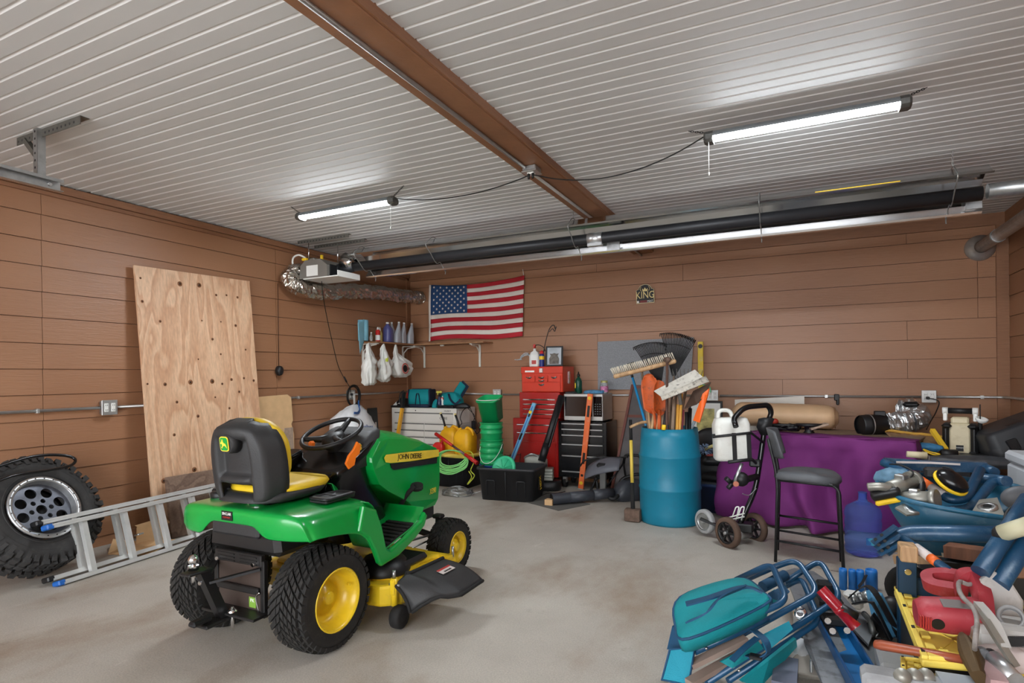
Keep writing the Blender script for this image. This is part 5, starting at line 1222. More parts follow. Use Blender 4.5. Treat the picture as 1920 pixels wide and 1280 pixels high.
MB().tube(crv([pb+V3((0, 0, .02)), pb+V3((-.06, 0, -.02)), pb+V3((-.07, 0, -.14)), pb+V3((-.01, 0, -.24))], 5), .008, 6).build('guard', BLK, o, True)
# black cord adapter on the side of the white chest
o = thing('cord_adapter', 'black cord adapter hanging on the right side of the white tool chest', 'adapter', (wx1+.06, 7.15, zt5-.25))
MB().box((0, 0, 0), (.06, .05, .12), bev=.008).tube(crv([(0, 0, .06), (.02, -.02, .14), (-.05, -.04, .22), (-.12, -.06, .29)], 5), .005, 6).tube(crv([(.0, 0, -.06), (.05, 0, -.12), (.10, 0, -.06), (.08, 0, .04)], 5), .005, 6).build('adapter', BLK, o)
# ================================================================== pails, totes, fuel cans
GPL = mat('green_pail_plastic', (22, 158, 92), .35, var=.06); GPL2 = mat('mint_lid_plastic', (60, 190, 140), .4, var=.05)
BPL = mat('blue_pail_plastic', (36, 66, 140), .4, var=.06)
BTOTE = mat('black_tote_plastic', (40, 41, 44), .5, var=.12)
YTOTE = mat('yellow_lid_plastic', (240, 214, 96), .5, var=.05, dirt=(214, 194, 112), damt=.3)
gy = 6.15
gc = at(922, 850, Y=gy); gx = gc.x
def zpx(y, Y=gy, x=922): return at(x, y, Y=Y).z
def pail(z, m_, label, r=.136, h=.36, hd=False, rings=2, group='nested green pails'):
    o = thing('pail', label, 'bucket', (gx, gy, z), random.uniform(-1, 1), group)
    prof = [(.0, 0), (r*.86, 0), (r*.875, .012), (r*.96, h*.62), (r*1.03, h*.64), (r*1.03, h*.68), (r*.97, h*.69), (r*.975, h*.8), (r*1.05, h*.81), (r*1.05, h*.85), (r*.985, h*.86), (r*1.0, h*.97), (r*1.05, h*.975), (r*1.05, h), (r*.97, h), (r*.95, h*.9), (r*.86, .02), (.0, .015)]
    MB().lathe(prof, seg=32).build('body', m_, o)
    return o
z0 = 0
pail(0, BPL, 'blue pail at the very bottom of the pail stack', r=.145)
zs = [.085, .155, .225, .295]
lb = ['lowest green pail of the stack, nested in the blue pail', 'second green pail up in the nested stack', 'third green pail up in the nested stack', 'topmost round green pail of the stack, white bail handle hanging in front']
for z, l in zip(zs, lb): pl = pail(z, GPL, l)
z = .295
MB().tube(crv([V3(((.145)*cos(a), -.145*abs(sin(a))*1.0-.0, .31-.22*sin(a))) for a in [pi*k/10 for k in range(11)]], 2), .0035, 6).build('bail', WHT, pl)
pl.rotation_euler = (0, 0, 0)
pl5 = pail(.50, GPL, 'green pail with printed disc standing inside the stack under the square pail', r=.134, h=.36); pl5.rotation_euler = (0, 0, 0)
sp = thing('square_pail', 'green square pail with white handle tilted open on top of the pail stack', 'bucket', M=TR((gx, gy+.03, zpx(790, gy)+.02)) @ Euler((radians(17), 0, 0)).to_matrix().to_4x4())
m = MB(); m.loft(stack([(0, 0, 0, .22, .20), (.25, 0, 0, .255, .235), (.252, 0, 0, .275, .25), (.275, 0, 0, .28, .255), (.277, 0, 0, .245, .225), (.02, 0, 0, .205, .19)], k=.22)).build('body', GPL, sp)
MB().tube(crv([(-.14, 0, .26), (-.12, -.10, .285), (0, -.16, .30), (.12, -.10, .285), (.14, 0, .26)], 5), .004, 6).build('bail', WHT, sp)
sp.location.z -= .0
# black tote in front with mint bucket lid
tl, tr_, tb = at(886, 872, Y=5.80), at(986, 882, Y=5.80), None
tcx = (at(888, 932, Y=5.80).x+at(990, 940, Y=5.80).x)/2
def tote(name, label, c, rz, w, d, h, m_, lipm=None, cat='tote', panels=True):
    o = thing(name, label, cat, c, rz)
    MB().loft(stack([(0, 0, 0, w*.88, d*.86), (h*.93, 0, 0, w*.98, d*.97), (h*.93, 0, 0, w*1.03, d*1.05), (h, 0, 0, w*1.03, d*1.05), (h, 0, 0, w*.97, d*.96), (.02, 0, 0, w*.86, d*.84)], k=.12)).build('tub', m_, o)
    if panels:
        for s in (-1, 1):
            m = MB(); y = -d*.455
            m.tube(fillet([(s*w*.26-.05, y+.006, h*.15), (s*w*.26-.05, y-.012, h*.62), (s*w*.26+.05, y-.012, h*.62), (s*w*.26+.05, y+.006, h*.15)], .02), .006, 6); m.build('moulded_rib', m_, o)
        MB().tube([(0, -d*.44, h*.05), (0, -d*.485, h*.9)], .006, 6).build('moulded_rib', m_, o)
    return o
to = tote('black_tote', 'open black plastic tote on the floor holding a mint green lid', (tcx+.02, 6.08, 0), .10, .70, .50, .37, BTOTE)
MB().box((.338, .0, .19), (.004, .14, .14)).build('yellow_label', KTXT, to); 
text('HDX', .075, frame((.342, 0, .19), (0, -.2, 1), (1, 0, -.1)), YL, to)
o = thing('bucket_lid', 'mint green round lid standing in the open black tote', 'lid', M=TR((tcx-.06, 6.02, .33), -.3) @ Euler((radians(62), radians(15), 0)).to_matrix().to_4x4())
m = MB(); m.lathe([(.001, .02), (.12, .02), (.125, .03), (.155, .03), (.16, 0), (.15, -.01)], seg=32)
for k in range(8): a = 2*pi*k/8; m.box((.07*cos(a), .07*sin(a), .024), (.10, .008, .008), M=None) if k in (0, 4) else m.tube([(.02*cos(a), .02*sin(a), .024), (.12*cos(a), .12*sin(a), .024)], .004, 4)
m.build('lid', GPL2, o)
# closed tote with yellow lid, fuel cans on it
yt = (at(858, 850, Y=6.55).x, 6.55)
o = tote('black_tote', 'black tote with yellow lid in front of the white tool chest carrying the fuel cans', (yt[0]+.02, yt[1]-.02, 0), -.05, .60, .46, .40, BTOTE)
MB().loft(stack([(.385, 0, 0, .64, .50), (.415, 0, 0, .64, .50), (.425, 0, 0, .56, .42)], k=.12)).build('lid', YTOTE, o)
MB().box((.03, -.222, .22), (.08, .004, .12)).build('label', KTXT, o); text('HDX', .05, frame((.03, -.226, .22), (0, 0, 1), (0, -1, -.1)), YL, o)
ZT = .425
FUEL = mat('yellow_fuel_can', (236, 176, 26), .42, var=.06, dirt=(176, 120, 30), damt=.3)
def fuel_can(c, rz, label):
    o = thing('fuel_can', label, 'fuel can', c, rz, 'yellow fuel cans')
    MB().loft(stack([(0, 0, 0, .25, .22), (.02, 0, 0, .27, .24), (.21, 0, 0, .27, .24), (.27, 0, 0, .22, .19), (.30, .0, 0, .14, .12), (.305, 0, 0, .12, .10)], k=.28)).build('body', FUEL, o)
    MB().tube(fillet([(.0, 0, .285), (.03, 0, .335), (.11, 0, .30), (.125, 0, .23)], .03), .017, 8).build('handle', FUEL, o)
    MB().cyl((-.07, 0, .27), (-.085, 0, .32), .03, .026, 14).build('collar', FUEL, o)
    MB().tube([(-.085, 0, .31), (-.11, 0, .40), (-.15, 0, .49)], .014, 8).build('spout', BLK, o)
    MB().cyl((-.148, 0, .485), (-.156, 0, .505), .016, seg=8).build('spout_tip', mat('cream_tip', (226, 210, 140), .5), o); return o
f1p = at(842, 850, Y=6.55)
f1 = fuel_can((f1p.x, 6.60, ZT), .05, 'left yellow fuel can with long black spout on the yellow tote lid')
f2p = at(871, 850, Y=6.45)
dup(f1, TR((f2p.x, 6.47, ZT), -.05), 'yellow fuel can on the yellow tote lid nearer the green pails')
o = thing('red_fuel_can', 'small red fuel can in front of the two yellow fuel cans', 'fuel can', (f1p.x-.04, 6.37, ZT))
MB().loft(stack([(0, 0, 0, .16, .08), (.10, 0, 0, .16, .08), (.13, 0, 0, .10, .06), (.135, 0, 0, .08, .05)], k=.3)).build('body', RED, o)
MB().cyl((.05, 0, .12), (.05, 0, .16), .018, seg=10).build('cap', RED, o)
HOSE = mat('light_green_hose', (130, 206, 120), .45, var=.1); ROPE = mat('yellow_green_rope', (196, 204, 70), .7, var=.2, sc=60)
hp = thing('green_hose', 'light green coiled hose draped over the front of the yellow-lidded tote', 'hose', (at(852, 875, Y=6.25).x, 6.25, .42))
m = MB(); random.seed(5)
for i in range(6):
    P = [V3(((.18+.012*i)*cos(2*pi*k/14)+.02*random.random(), -.05-.035*max(0, -sin(2*pi*k/14))*3-.006*i, .01+(.09+.01*i)*sin(2*pi*k/14)-.03*i*.3-.03)) for k in range(14)]
    m.tube(crv(P, 4, True), .009, 6, closed=True)
m.build('coil', HOSE, hp)
rp = thing('yellow_rope', 'yellow-green rope looped and hanging down the yellow-lidded tote', 'rope', (at(880, 880, Y=6.22).x, 6.22, .42))
m = MB(); m.tube(crv([(-.2, .1, .02), (-.05, .05, .06), (.06, -.02, .04), (.09, -.05, -.06), (.05, -.05, -.16), (.10, -.05, -.22), (.04, -.05, -.30), (.0, -.05, -.33), (.06, -.05, -.24), (.02, -.05, -.17)], 6), .007, 6); m.build('rope', ROPE, rp)
a = at(817, 813, Y=6.30); b = at(895, 868, Y=6.10)
o = thing('lopper_handle', 'long tool with red grips lying slanted in front of the yellow fuel cans', 'tool', a)
MB().cyl(a, a.lerp(b, .42), .024, .018, 10).build('grip', RED, o, True); MB().cyl(a.lerp(b, .42), a.lerp(b, .72), .014, seg=10).build('shaft', mat('grey_purple_steel', (110, 84, 92), .4, .5), o, True); MB().cyl(a.lerp(b, .72), b, .02, .026, 10).build('end_grip', RED, o, True)
wc_ = at(858, 922, Z=.03)
o = thing('wire_coil', 'coil of grey wire lying on the floor left of the black tote', 'wire', wc_)
m = MB(); random.seed(2)
for i in range(9):
    r = .13+.03*random.random(); dz = .006*i
    m.tube([V3((r*1.25*cos(2*pi*k/24), r*sin(2*pi*k/24), -.018+dz+.012*sin(2*pi*k/24*3+i))) for k in range(24)], .004, 5, closed=True)
for k in range(6): a_ = 2*pi*k/6; m.tube([(.13*cos(a_), .11*sin(a_), -.02), (.18*cos(a_), .15*sin(a_), .03), (.20*cos(a_), .17*sin(a_), -.02)], .006, 5)
m.tube(crv([(.2, 0, -.01), (.30, .05, .02), (.36, -.05, -.02)], 5), .004, 5)
m.build('coil', GALV, o)
# thin wire rack between pails and red chest
o = thing('wire_rack', 'thin black wire rack standing between the pails and the blue level', 'rack', (at(955, 868, Y=6.6).x, 6.6, 0))
m = MB()
for k in range(4): m.tube([(-.12+.05*k, .05*k, 0), (-.06+.05*k, .05*k, .42)], .004, 5)
for z in (.1, .25, .40): m.tube([(-.12+.14*z, 0, z), (.03+.14*z, .15, z)], .004, 5)
m.build('rack', BLK, o)
# cases by the black roller chest
GCASE = mat('pale_grey_case', (160, 160, 150), .5, var=.08)
p = V3((at(1022, 905, Y=6.52).x, 6.52, 0))
o = thing('black_case', 'black round-ended case on the floor at the bottom of the small case stack', 'case', (p.x-.05, p.y+.12, 0), .35)
MB().loft(stack([(0, 0, 0, .38, .22), (.02, 0, 0, .40, .24), (.10, 0, 0, .40, .24), (.12, 0, 0, .36, .20)], k=.45)).build('case', BLK, o)
o = thing('grey_case', 'ribbed pale grey case in the middle of the small case stack', 'case', (p.x-.10, p.y+.12, .122), .30)
m = MB()
for k in range(4): m.box((0, 0, .02+.036*k), (.30-.004*(k % 2), .20, .032), bev=.006)
m.build('case', GCASE, o)
o = thing('grey_tool_box', 'grey tool with rounded top lying on the small case stack', 'tool', (p.x-.16, p.y+.10, .27), .30)
MB().loft(stack([(0, 0, 0, .28, .18), (.10, 0, 0, .28, .18), (.14, -.02, 0, .24, .14), (.155, -.03, 0, .16, .09)], k=.3)).build('body', GCASE, o)
MB().tube(crv([(-.14, -.05, .12), (-.05, -.08, .18), (.04, -.06, .14), (.1, -.1, .07)], 5), .012, 6).build('wrench', GALV, o)
# ---------------- leaf blower, mat
mt = thing('floor_mat', 'thin grey rubber mat on the floor under the black blower tube', 'mat', at(1040, 945, Z=0))
q = [at(975, 938, Z=.004), at(1022, 920, Z=.004), at(1107, 945, Z=.004), at(1047, 957, Z=.004)]
MB().add(q, [(0, 1, 2, 3)]).build('mat', mat('grey_rubber', (98, 96, 92), .8, var=.12, sc=5), mt, True, solid=.006)
a = at(1034, 936, Z=.065); b = at(1206, 918, Z=.10)
bl = thing('leaf_blower', 'black leaf blower with long tube lying on the floor left of the blue barrel', 'leaf blower', a)
bd_ = (b-a)
BLU = mat('blower_black', (62, 65, 72), .4, var=.12)
MB().cyl(a, a+bd_*.20, .062, .058, 18, cap=False).cyl(a+bd_*.19, a+bd_*.45, .060, .058, 18).cyl(a+bd_*.44, a+bd_*.66, .062, .056, 18).build('tube', BLU, bl, True)
MB().cyl(a+bd_*.01, a+bd_*.02, .056, seg=16).build('tube_mouth', BLK, bl, True)
MB().box(a+V3((-.02, .0, -.03)), (.09, .08, .06)).build('nozzle_card', CARD, bl, True)
c_ = a+bd_*.84
m = MB(M=TR(c_, math.atan2(bd_.y, bd_.x))); m.loft(stack([(-.09, 0, 0, .34, .20), (0, 0, 0, .38, .24), (.08, .02, 0, .3, .2), (.13, .03, 0, .18, .12)], k=.35)); m.build('motor_body', BLU, bl, True)
MB().tube(fillet([c_+V3((-.14, 0, .02)), c_+V3((-.08, 0, .14)), c_+V3((.1, .06, .20)), c_+V3((.2, .1, .12))], .05), .018, 8).build('handle', BLK, bl, True)
MB().tube(crv([a+bd_*.63+V3((0, -.05, -.04)), a+bd_*.7+V3((0, -.1, -.05)), a+bd_*.76+V3((0, -.09, 0))], 5), .022, 8).build('trigger_grip', BLK, bl, True)
m = MB(); m.tube(crv([at(1005, 935, Z=.01), at(1025, 925, Z=.008), at(1045, 924, Z=.008), at(1060, 921, Z=.02)], 6), .005, 6); m.build('thin_cord', CORD, bl, True)
# ---------------- scoop shaped tool on a post, hand tools
p = V3((at(1131, 913, Y=6.5).x, 6.5, 0))
SCG = mat('grey_plastic_scoop', (96, 98, 106), .4, var=.12)
o = thing('scoop_stand', 'grey curved scoop on a short grey post beside the orange level', 'scoop', p)
MB().box((0, 0, .18), (.07, .05, .36), bev=.006).build('post', mat('grey_post', (112, 112, 110), .6, var=.1), o)
sc0 = at(1131, 878, Y=p.y)-p
def scoop(u, v):
    x = -.20+.42*u; w = .16*(1-(.9*abs(u-.45))**2); y = (v-.5)*2*w
    h = .04*cos(u*2.5)+.10*u-.10*(1-u)**2
    return V3((x, -.05-.03*u+y*.55+.04*(2*v-1)**2, sc0.z-.0+h+y*.5))
MB().surf(scoop, 14, 10).build('scoop', SCG, o, solid=.006)
MB().tube(crv([(-.30, .06, sc0.z+.0), (-.22, .03, sc0.z+.08), (-.05, .06, sc0.z+.12), (.1, .08, sc0.z+.12), (.28, .05, sc0.z+.14)], 5), .010, 6).build('rim_bar', BLK, o)
m = MB(); m.box((0, -.02, .36), (.12, .10, .08), bev=.02); m.build('mount', BLK, o)
o = thing('black_tripod', 'black folded tripod with pivoting arm behind the grey scoop', 'tripod', (p.x+.16, p.y+.30, 0))
m = MB()
for q in ((-.24, -.1), (.1, -.14), (.02, .1)): m.cyl((q[0], q[1], 0.0), (0, 0, .36), .011, seg=8)
m.tube(fillet([(0, 0, .36), (.02, 0, .46), (.2, 0, .46), (.22, 0, .26)], .04), .016, 8).build('frame', BLK, o)
def hand_tool(c, rz, label, col, group=None):
    o = thing('hand_pruner', label, 'pruner', c, rz)
    MB().tube(crv([(-.16, .02, .02), (-.08, .03, .03), (0, 0, .03), (.10, -.01, .035), (.15, -.03, .03)], 5), .013, 6).build('handle', col, o)
    MB().tube(crv([(-.15, -.05, .018), (-.06, -.04, .02), (0, 0, .022), (.14, .03, .02)], 5), .012, 6).build('lever', BLK, o); return o
BRW = mat('tan_brown', (150, 112, 86), .6, var=.2)
hand_tool((p.x-.10, p.y-.02, .0), .2, 'brown and black pruner on the floor left of the grey post', BRW)
hand_tool((p.x+.20, p.y+.05, .0), -.3, 'brown and black pruner on the floor right of the grey post', BRW)
o = thing('black_pliers', 'black pliers standing open on the floor between orange level and grey post', 'pliers', (at(1112, 912, Y=6.45).x, 6.45, 0))
MB().tube(crv([(-.05, 0, .01), (-.03, .02, .08), (.02, .03, .2)], 5), .014, 6).tube(crv([(.04, 0, .01), (.05, .02, .08), (.03, .03, .2)], 5), .014, 6).sph((.025, .03, .21), .03, 10, 8).build('pliers', BLK, o)
# ---------------- reddish frame with dark panels against the wall
RW = mat('red_brown_frame', (112, 58, 46), .55, var=.18, sc=12); DKP = mat('dark_grey_panel', (92, 88, 88), .7, var=.15, sc=8)
o = thing('panel_frame', 'red-brown framed dark panel leaning on the back wall behind the blue barrel', 'panel frame', (-1.75, 7.1, 0))
aL, aR, bL, bR = V3((-2.02, 6.86, 0)), V3((-1.50, 6.86, 0)), V3((-1.86, 7.30, 1.28)), V3((-1.48, 7.30, 1.28))
def Q(u, v): return aL.lerp(aR, u).lerp(bL.lerp(bR, u), v)
MB().add([Q(0, 0), Q(1, 0), Q(1, 1), Q(0, 1)], [(0, 1, 2, 3)]).build('panel', DKP, o, True, solid=.008)
for u in (0, 1): MB().tube([Q(u, 0), Q(u, 1)], 0, sq=(.05, .03)).build('rail', RW, o, True)
for v in (.03, .25, .48, .70, .98): MB().tube([Q(0, v), Q(1, v)], 0, sq=(.02, .035)).build('crossbar', RW if v in (.03, .98, .70) else DKP, o, True)
# ---------------- sledge hammer
a = at(1187, 965, Z=.06); b = at(1182, 787, Y=a.y+.20)
o = thing('sledge_hammer', 'sledge hammer with yellow and black handle standing against the blue barrel', 'hammer', a)
RUST = mat('rusty_steel', (98, 78, 66), .8, var=.3, sc=25, bump=.3)
MB().prism([(-.05, -.055), (.05, -.055), (.06, -.03), (.06, .03), (.05, .055), (-.05, .055), (-.06, .03), (-.06, -.03)], .15, frame(a+V3((-.075, 0, 0)), (0, 0, 1), (1, 0, 0)), bev=.008).build('head', RUST, o, True)
d = b-a
MB().cyl(a, a+d*.33, .022, .019, 12).build('neck', BLKR, o, True); MB().cyl(a+d*.78, b, .017, .016, 12).build('grip', BLKR, o, True); MB().cyl(a+d*.31, a+d*.79, .0165, seg=12).build('shaft', mat('yellow_fibreglass', (214, 184, 74), .5, var=.1), o, True)
# ================================================================== blue barrel with tools
BC = V3((-1.105, 5.715, 0)); BR, BH = .285, at(1255, 806, Y=5.43).z
BAR = mat('blue_barrel', (14, 118, 146), .42, var=.05, sc=4, dirt=(40, 100, 122), damt=.3)
o = thing('barrel', 'large blue plastic barrel open at the top and full of long-handled tools', 'barrel', BC)
r, h = BR, BH
MB().lathe([(.001, .0), (r*.95, 0), (r*.985, .02), (r*1.0, h*.12), (r*1.005, h*.345), (r*1.03, h*.36), (r*1.03, h*.375), (r*1.005, h*.39), (r*1.01, h*.5), (r*1.0, h*.685), (r*1.02, h*.70), (r*1.02, h*.715), (r*.99, h*.73), (r*.95, h*.9), (r*.92, h), (r*.90, h), (r*.93, h*.9), (r*.98, h*.7), (r*.97, h*.1), (r*.93, .03), (.001, .025)], seg=48).build('barrel', BAR, o)
WOOD = wood_mat('ash_handle', (196, 160, 118), (150, 112, 76), stretch=(1, 1, .15)); WOODG = wood_mat('grey_handle', (150, 128, 108), (110, 90, 74), stretch=(1, 1, .15)); AMB = mat('amber_handle', (206, 150, 62), .45, var=.12)
STL = mat('worn_steel', (120, 116, 112), .5, .6, var=.2)
def tool(name, label, cat, top, mouth, Yt, Ym, r, m_, zend=.05):
    """long-handled tool standing in the barrel: photo positions of the handle's upper end and of the barrel mouth"""
    dy = 0
    while dy < .4:
        Mo = at(mouth[0], mouth[1], Y=Ym+dy)
        if (V3((Mo.x, Mo.y, 0))-V3((BC.x, BC.y, 0))).length < .21: break
        dy += .01
    A = at(top[0], top[1], Y=Yt+dy); t_ = (A.z-zend)/(A.z-Mo.z); B_ = A+(Mo-A)*t_
    while t_ > 1.02 and (V3((B_.x, B_.y, 0))-V3((BC.x, BC.y, 0))).length > .235: t_ -= .02; B_ = A+(Mo-A)*t_
    o = thing(name, label, cat, B_)
    MB().cyl(B_, A, r, r*.9, 10).build('handle', m_, o, True)
    return o, A, (A-B_).normalized()
# push broom
o, A, d = tool('push_broom', 'wide push broom with pale bristles standing head-up in the blue barrel', 'broom', (1203, 692), (1216, 803), 5.66, 5.60, .013, WOODG)
e0, e1 = at(1150, 706, Y=5.50), at(1268, 676, Y=5.60); ux = (e1-e0).normalized(); L = (e1-e0).length; BM_ = frame(e0, ux, (-.15, -.2, 1))
MB().box((L/2, 0, 0), (L, .06, .045), M=BM_, bev=.02, seg=3).build('block', WOOD, o, True)
m = MB(); random.seed(1)
for i in range(34):
    for j in (-1, 1):
        x = .012+(L-.024)*i/33; a_ = BM_ @ V3((x, j*.018, .018)); b_ = BM_ @ V3((x-.012+random.uniform(-.004, .004), j*.028, .085)); m.cyl(a_, b_, .0045, .0035, 5)
m.build('bristles', mat('cream_bristle', (214, 204, 186), .8, var=.15, sc=30), o, True)
# blue handled hoe
o, A, d = tool('hoe', 'hoe with bright blue handle standing left in the blue barrel', 'hoe', (1186, 708), (1212, 800), 5.80, 5.66, .015, mat('bright_blue_handle', (40, 142, 200), .35, var=.08))
MB().cyl(A, A+d*.06, .014, seg=10).prism([(-.07, 0), (.07, 0), (.05, .10), (-.03, .11)], .006, frame(A+d*.05+V3((-.0, .04, .02)), (1, 0, .4), (0, -1, .3))).build('blade', DKM, o, True)
# rakes
def rake(label, top, mouth, Yt, Ym, spread, L, lean, n=22, mm=None):
    o, A, d = tool('leaf_rake', label, 'rake', top, mouth, Yt, Ym, .012, WOODG)
    rt_ = V3((cos(YAW), sin(YAW), 0)); rt_ = (rt_-d*rt_.dot(d)).normalized(); f = d.cross(rt_); m = MB()
    for i in range(n):
        a_ = spread*((i/(n-1))*2-1)+lean; dr = d*cos(a_)+rt_*sin(a_); s_ = A+rt_*(.012*((i/(n-1))*2-1)); e_ = A+dr*L
        m.tube([s_, s_.lerp(e_, .5), e_, e_+dr*.02-f*-.03, e_+dr*.0-f*-.06], .0044, 5)
    for k in (.42, .75): m.tube([A+(d*cos(spread*q+lean)+rt_*sin(spread*q+lean))*L*k+f*.004 for q in [(-1+.2*j) for j in range(11)]], .005, 5)
    m.build('tines', mm or BLK, o, True); return o
rake('black leaf rake with left fan leaning over the broom in the blue barrel', (1237, 722), (1243, 800), 5.88, 5.75, .37, .46, -.14)
rake('black leaf rake with right fan standing rearmost in the blue barrel', (1263, 705), (1256, 800), 5.95, 5.80, .40, .45, .05)
# orange rusty shovels
SHOV = mat('rusty_orange_paint', (196, 88, 36), .6, var=.15, sc=9, dirt=(118, 72, 52), damt=.9)
def blade(o, A, d, L, w, m_, turn=0., curl=.03, tip=.5, nm='blade'):
    rt_ = V3((cos(YAW+turn), sin(YAW+turn), 0)); rt_ = (rt_-d*rt_.dot(d)).normalized(); f = d.cross(rt_)
    def fn(u, v):
        ww = w/2*(min(1, .25+v*6)) * ((1-((v-.55)/.45)**2*(1-tip)) if v > .55 else 1)
        x = (u-.5)*2
        return A+d*(L*(v-.06*abs(x)**2*(1 if v > .9 else 0)))+rt_*(x*ww)-f*(curl*(x*x-.4))
    MB().surf(fn, 10, 14).build(nm, m_, o, True, solid=.004)
    MB().cyl(A-d*.18, A+d*.05, .02, .016, 10).build('socket', m_, o, True)
o, A, d = tool('shovel', 'rust-orange shovel standing blade-up under the push broom', 'shovel', (1226, 775), (1222, 804), 5.58, 5.56, .016, WOOD)
blade(o, A, (at(1215, 700, Y=5.60)-A).normalized(), (at(1215, 700, Y=5.60)-A).length, .17, SHOV, -.3)
o, A, d = tool('shovel', 'second rust-orange shovel beside the brown steel bar in the barrel', 'shovel', (1236, 778), (1233, 804), 5.54, 5.53, .016, WOOD)
blade(o, A, (at(1236, 712, Y=5.58)-A).normalized(), (at(1236, 712, Y=5.58)-A).length, .15, SHOV, .3)
# steel bar with mushroom head
o, A, d = tool('steel_bar', 'brown rusty bar with a mushroom head standing upright in the barrel centre', 'bar', (1251, 674), (1250, 804), 5.52, 5.50, .014, mat('brown_rust', (92, 66, 56), .7, .2, var=.2))
MB().lathe([(.014, -.03), (.03, -.015), (.038, .0), (.03, .02), (.001, .026)], A, A+d, 14).build('bar_head', RUST, o, True)
# garden fork
o, A, d = tool('garden_fork', 'garden fork with steel tines pointing up behind the snow pusher', 'fork', (1268, 722), (1264, 802), 5.72, 5.66, .015, WOODG)
rt_ = V3((cos(YAW), sin(YAW), 0)); m = MB()
for k in range(6): x = -.07+.035*k; m.tube(crv([A+rt_*x*.6, A+rt_*x+d*.06, A+rt_*x*1.1+d*.16+V3((0, -.03, 0))], 4), [.007, .006, .003], 6)
m.tube([A+rt_*-.05, A+rt_*.05], .010, 6); m.build('tines', STL, o, True)
o, A, d = tool('bow_rake', 'bow rake with short tines pointing up between fork and yellow level', 'rake', (1290, 712), (1272, 802), 5.86, 5.74, .013, WOODG)
m = MB(); m.tube([A+rt_*-.12, A+rt_*.12], .008, 6)
for k in range(9): x = -.12+.03*k; m.tube([A+rt_*x, A+rt_*x+V3((.006*(k-4), -.01, .09))], [.005, .003], 5)
m.build('tines', STL, o, True)
# snow pusher
SNOW = mat('scuffed_white_plastic', (206, 202, 192), .6, var=.08, dirt=(110, 100, 88), damt=.6, sc=9)
SNOWG = mat('dirty_white_edge', (200, 194, 182), .6, var=.1, dirt=(70, 62, 54), damt=.9, sc=14)
o, A, d = tool('snow_pusher', 'snow pusher with scuffed white blade standing in the front of the barrel', 'snow shovel', (1278, 738), (1274, 805), 5.48, 5.47, .015, AMB)
pts = [at(1226, 733, Y=5.50), at(1303, 693, Y=5.62), at(1318, 707, Y=5.55), at(1240, 744, Y=5.42)]
pts2 = [at(1240, 744, Y=5.42), at(1318, 707, Y=5.55), at(1330, 712, Y=5.46), at(1322, 724, Y=5.42), at(1250, 752, Y=5.36)]
MB().add(pts, [(0, 1, 2, 3)]).build('blade', SNOW, o, True, solid=.006)
m = MB(); ra = [pts[3], pts[3]+V3((.0, -.03, .005)), pts[3]+V3((.02, -.06, -.03))]; rb = [pts[2], pts[2]+V3((.03, -.03, .01)), pts[2]+V3((.06, -.05, -.04))]
m.loft([ra, rb], closed=False, cap=False); m.build('blade_lip', SNOWG, o, True, solid=.006)
MB().tube([A-d*.1, pts[0].lerp(pts[2], .5)], .018, 8).build('socket', mat('grey_socket', (120, 118, 112), .5), o, True)
# dark flat shovel, D-handle, orange scoop
o, A, d = tool('flat_shovel', 'dark brown flat shovel leaning right behind the snow pusher blade', 'shovel', (1287, 772), (1287, 803), 5.62, 5.60, .016, DKM)
dk = mat('dark_brown_steel', (86, 68, 58), .6, .2, var=.2, sc=8)
q = [at(1283, 766, Y=5.60), at(1300, 733, Y=5.58), at(1333, 716, Y=5.56), at(1322, 742, Y=5.50), at(1306, 758, Y=5.50)]
MB().add(q, [(0, 1, 2, 3, 4)]).build('blade', dk, o, True, solid=.006)
o, A, d = tool('orange_shovel', 'orange plastic shovel with pale blue-grey socket at the right rim of the barrel', 'shovel', (1304, 786), (1296, 803), 5.62, 5.60, .016, mat('pale_blue_grip', (176, 194, 206), .5))
MB().add([at(1300, 788, Y=5.55), at(1318, 738, Y=5.50), at(1330, 728, Y=5.50), at(1327, 742, Y=5.47), at(1312, 792, Y=5.52)], [(0, 1, 2, 3, 4)]).build('blade', mat('bright_orange', (236, 104, 34), .45, var=.06), o, True, solid=.012)
# bare handles
def bare(label, top, mouth, Yt, Ym, m_, r=.014, capm=None):
    o, A, d = tool('wooden_tool', label, 'tool', top, mouth, Yt, Ym, r, m_)
    if capm: MB().cyl(A-d*.10, A-d*.04, r*1.15, seg=10).build('band', capm, o, True)
    return o
bare('grey weathered wooden handle in the middle of the barrel under the snow blade', (1264, 748), (1261, 806), 5.47, 5.46, WOODG, .018)
bare('amber wooden handle next to the grey weathered one in the barrel', (1271, 758), (1269, 806), 5.46, 5.45, AMB, .015)
bare('pale wooden handle in the left front of the barrel', (1213, 740), (1219, 804), 5.58, 5.55, WOOD, .014)
o = bare('black handle with yellow band right of the rusty shovels in the barrel', (1249, 770), (1244, 804), 5.47, 5.46, BLK, .015)
MB().cyl(at(1245, 796, Y=5.465), at(1244, 806, Y=5.46), .02, seg=10).build('yellow_band', YL, o, True)
bare('dark red thin handle right of centre in the barrel', (1282, 768), (1279, 804), 5.50, 5.49, mat('maroon', (110, 40, 52), .5), .008)
o = bare('thick black curved handle at the right of the barrel', (1294, 765), (1292, 804), 5.52, 5.50, BLK, .02)
bare('broad pale blade-like handle behind the black and yellow one in the barrel', (1243, 772), (1240, 803), 5.66, 5.62, mat('pale_ash', (206, 186, 160), .6, var=.1), .03)
o = thing('curved_handle', 'pale curved wooden handle lying over the left rim of the barrel', 'handle', at(1196, 795, Y=5.6))
MB().tube(crv([at(1181, 801, Y=5.50), at(1196, 794, Y=5.54), at(1212, 791, Y=5.60), at(1228, 796, Y=5.68)], 5), .014, 8).build('handle', WOOD, o, True)
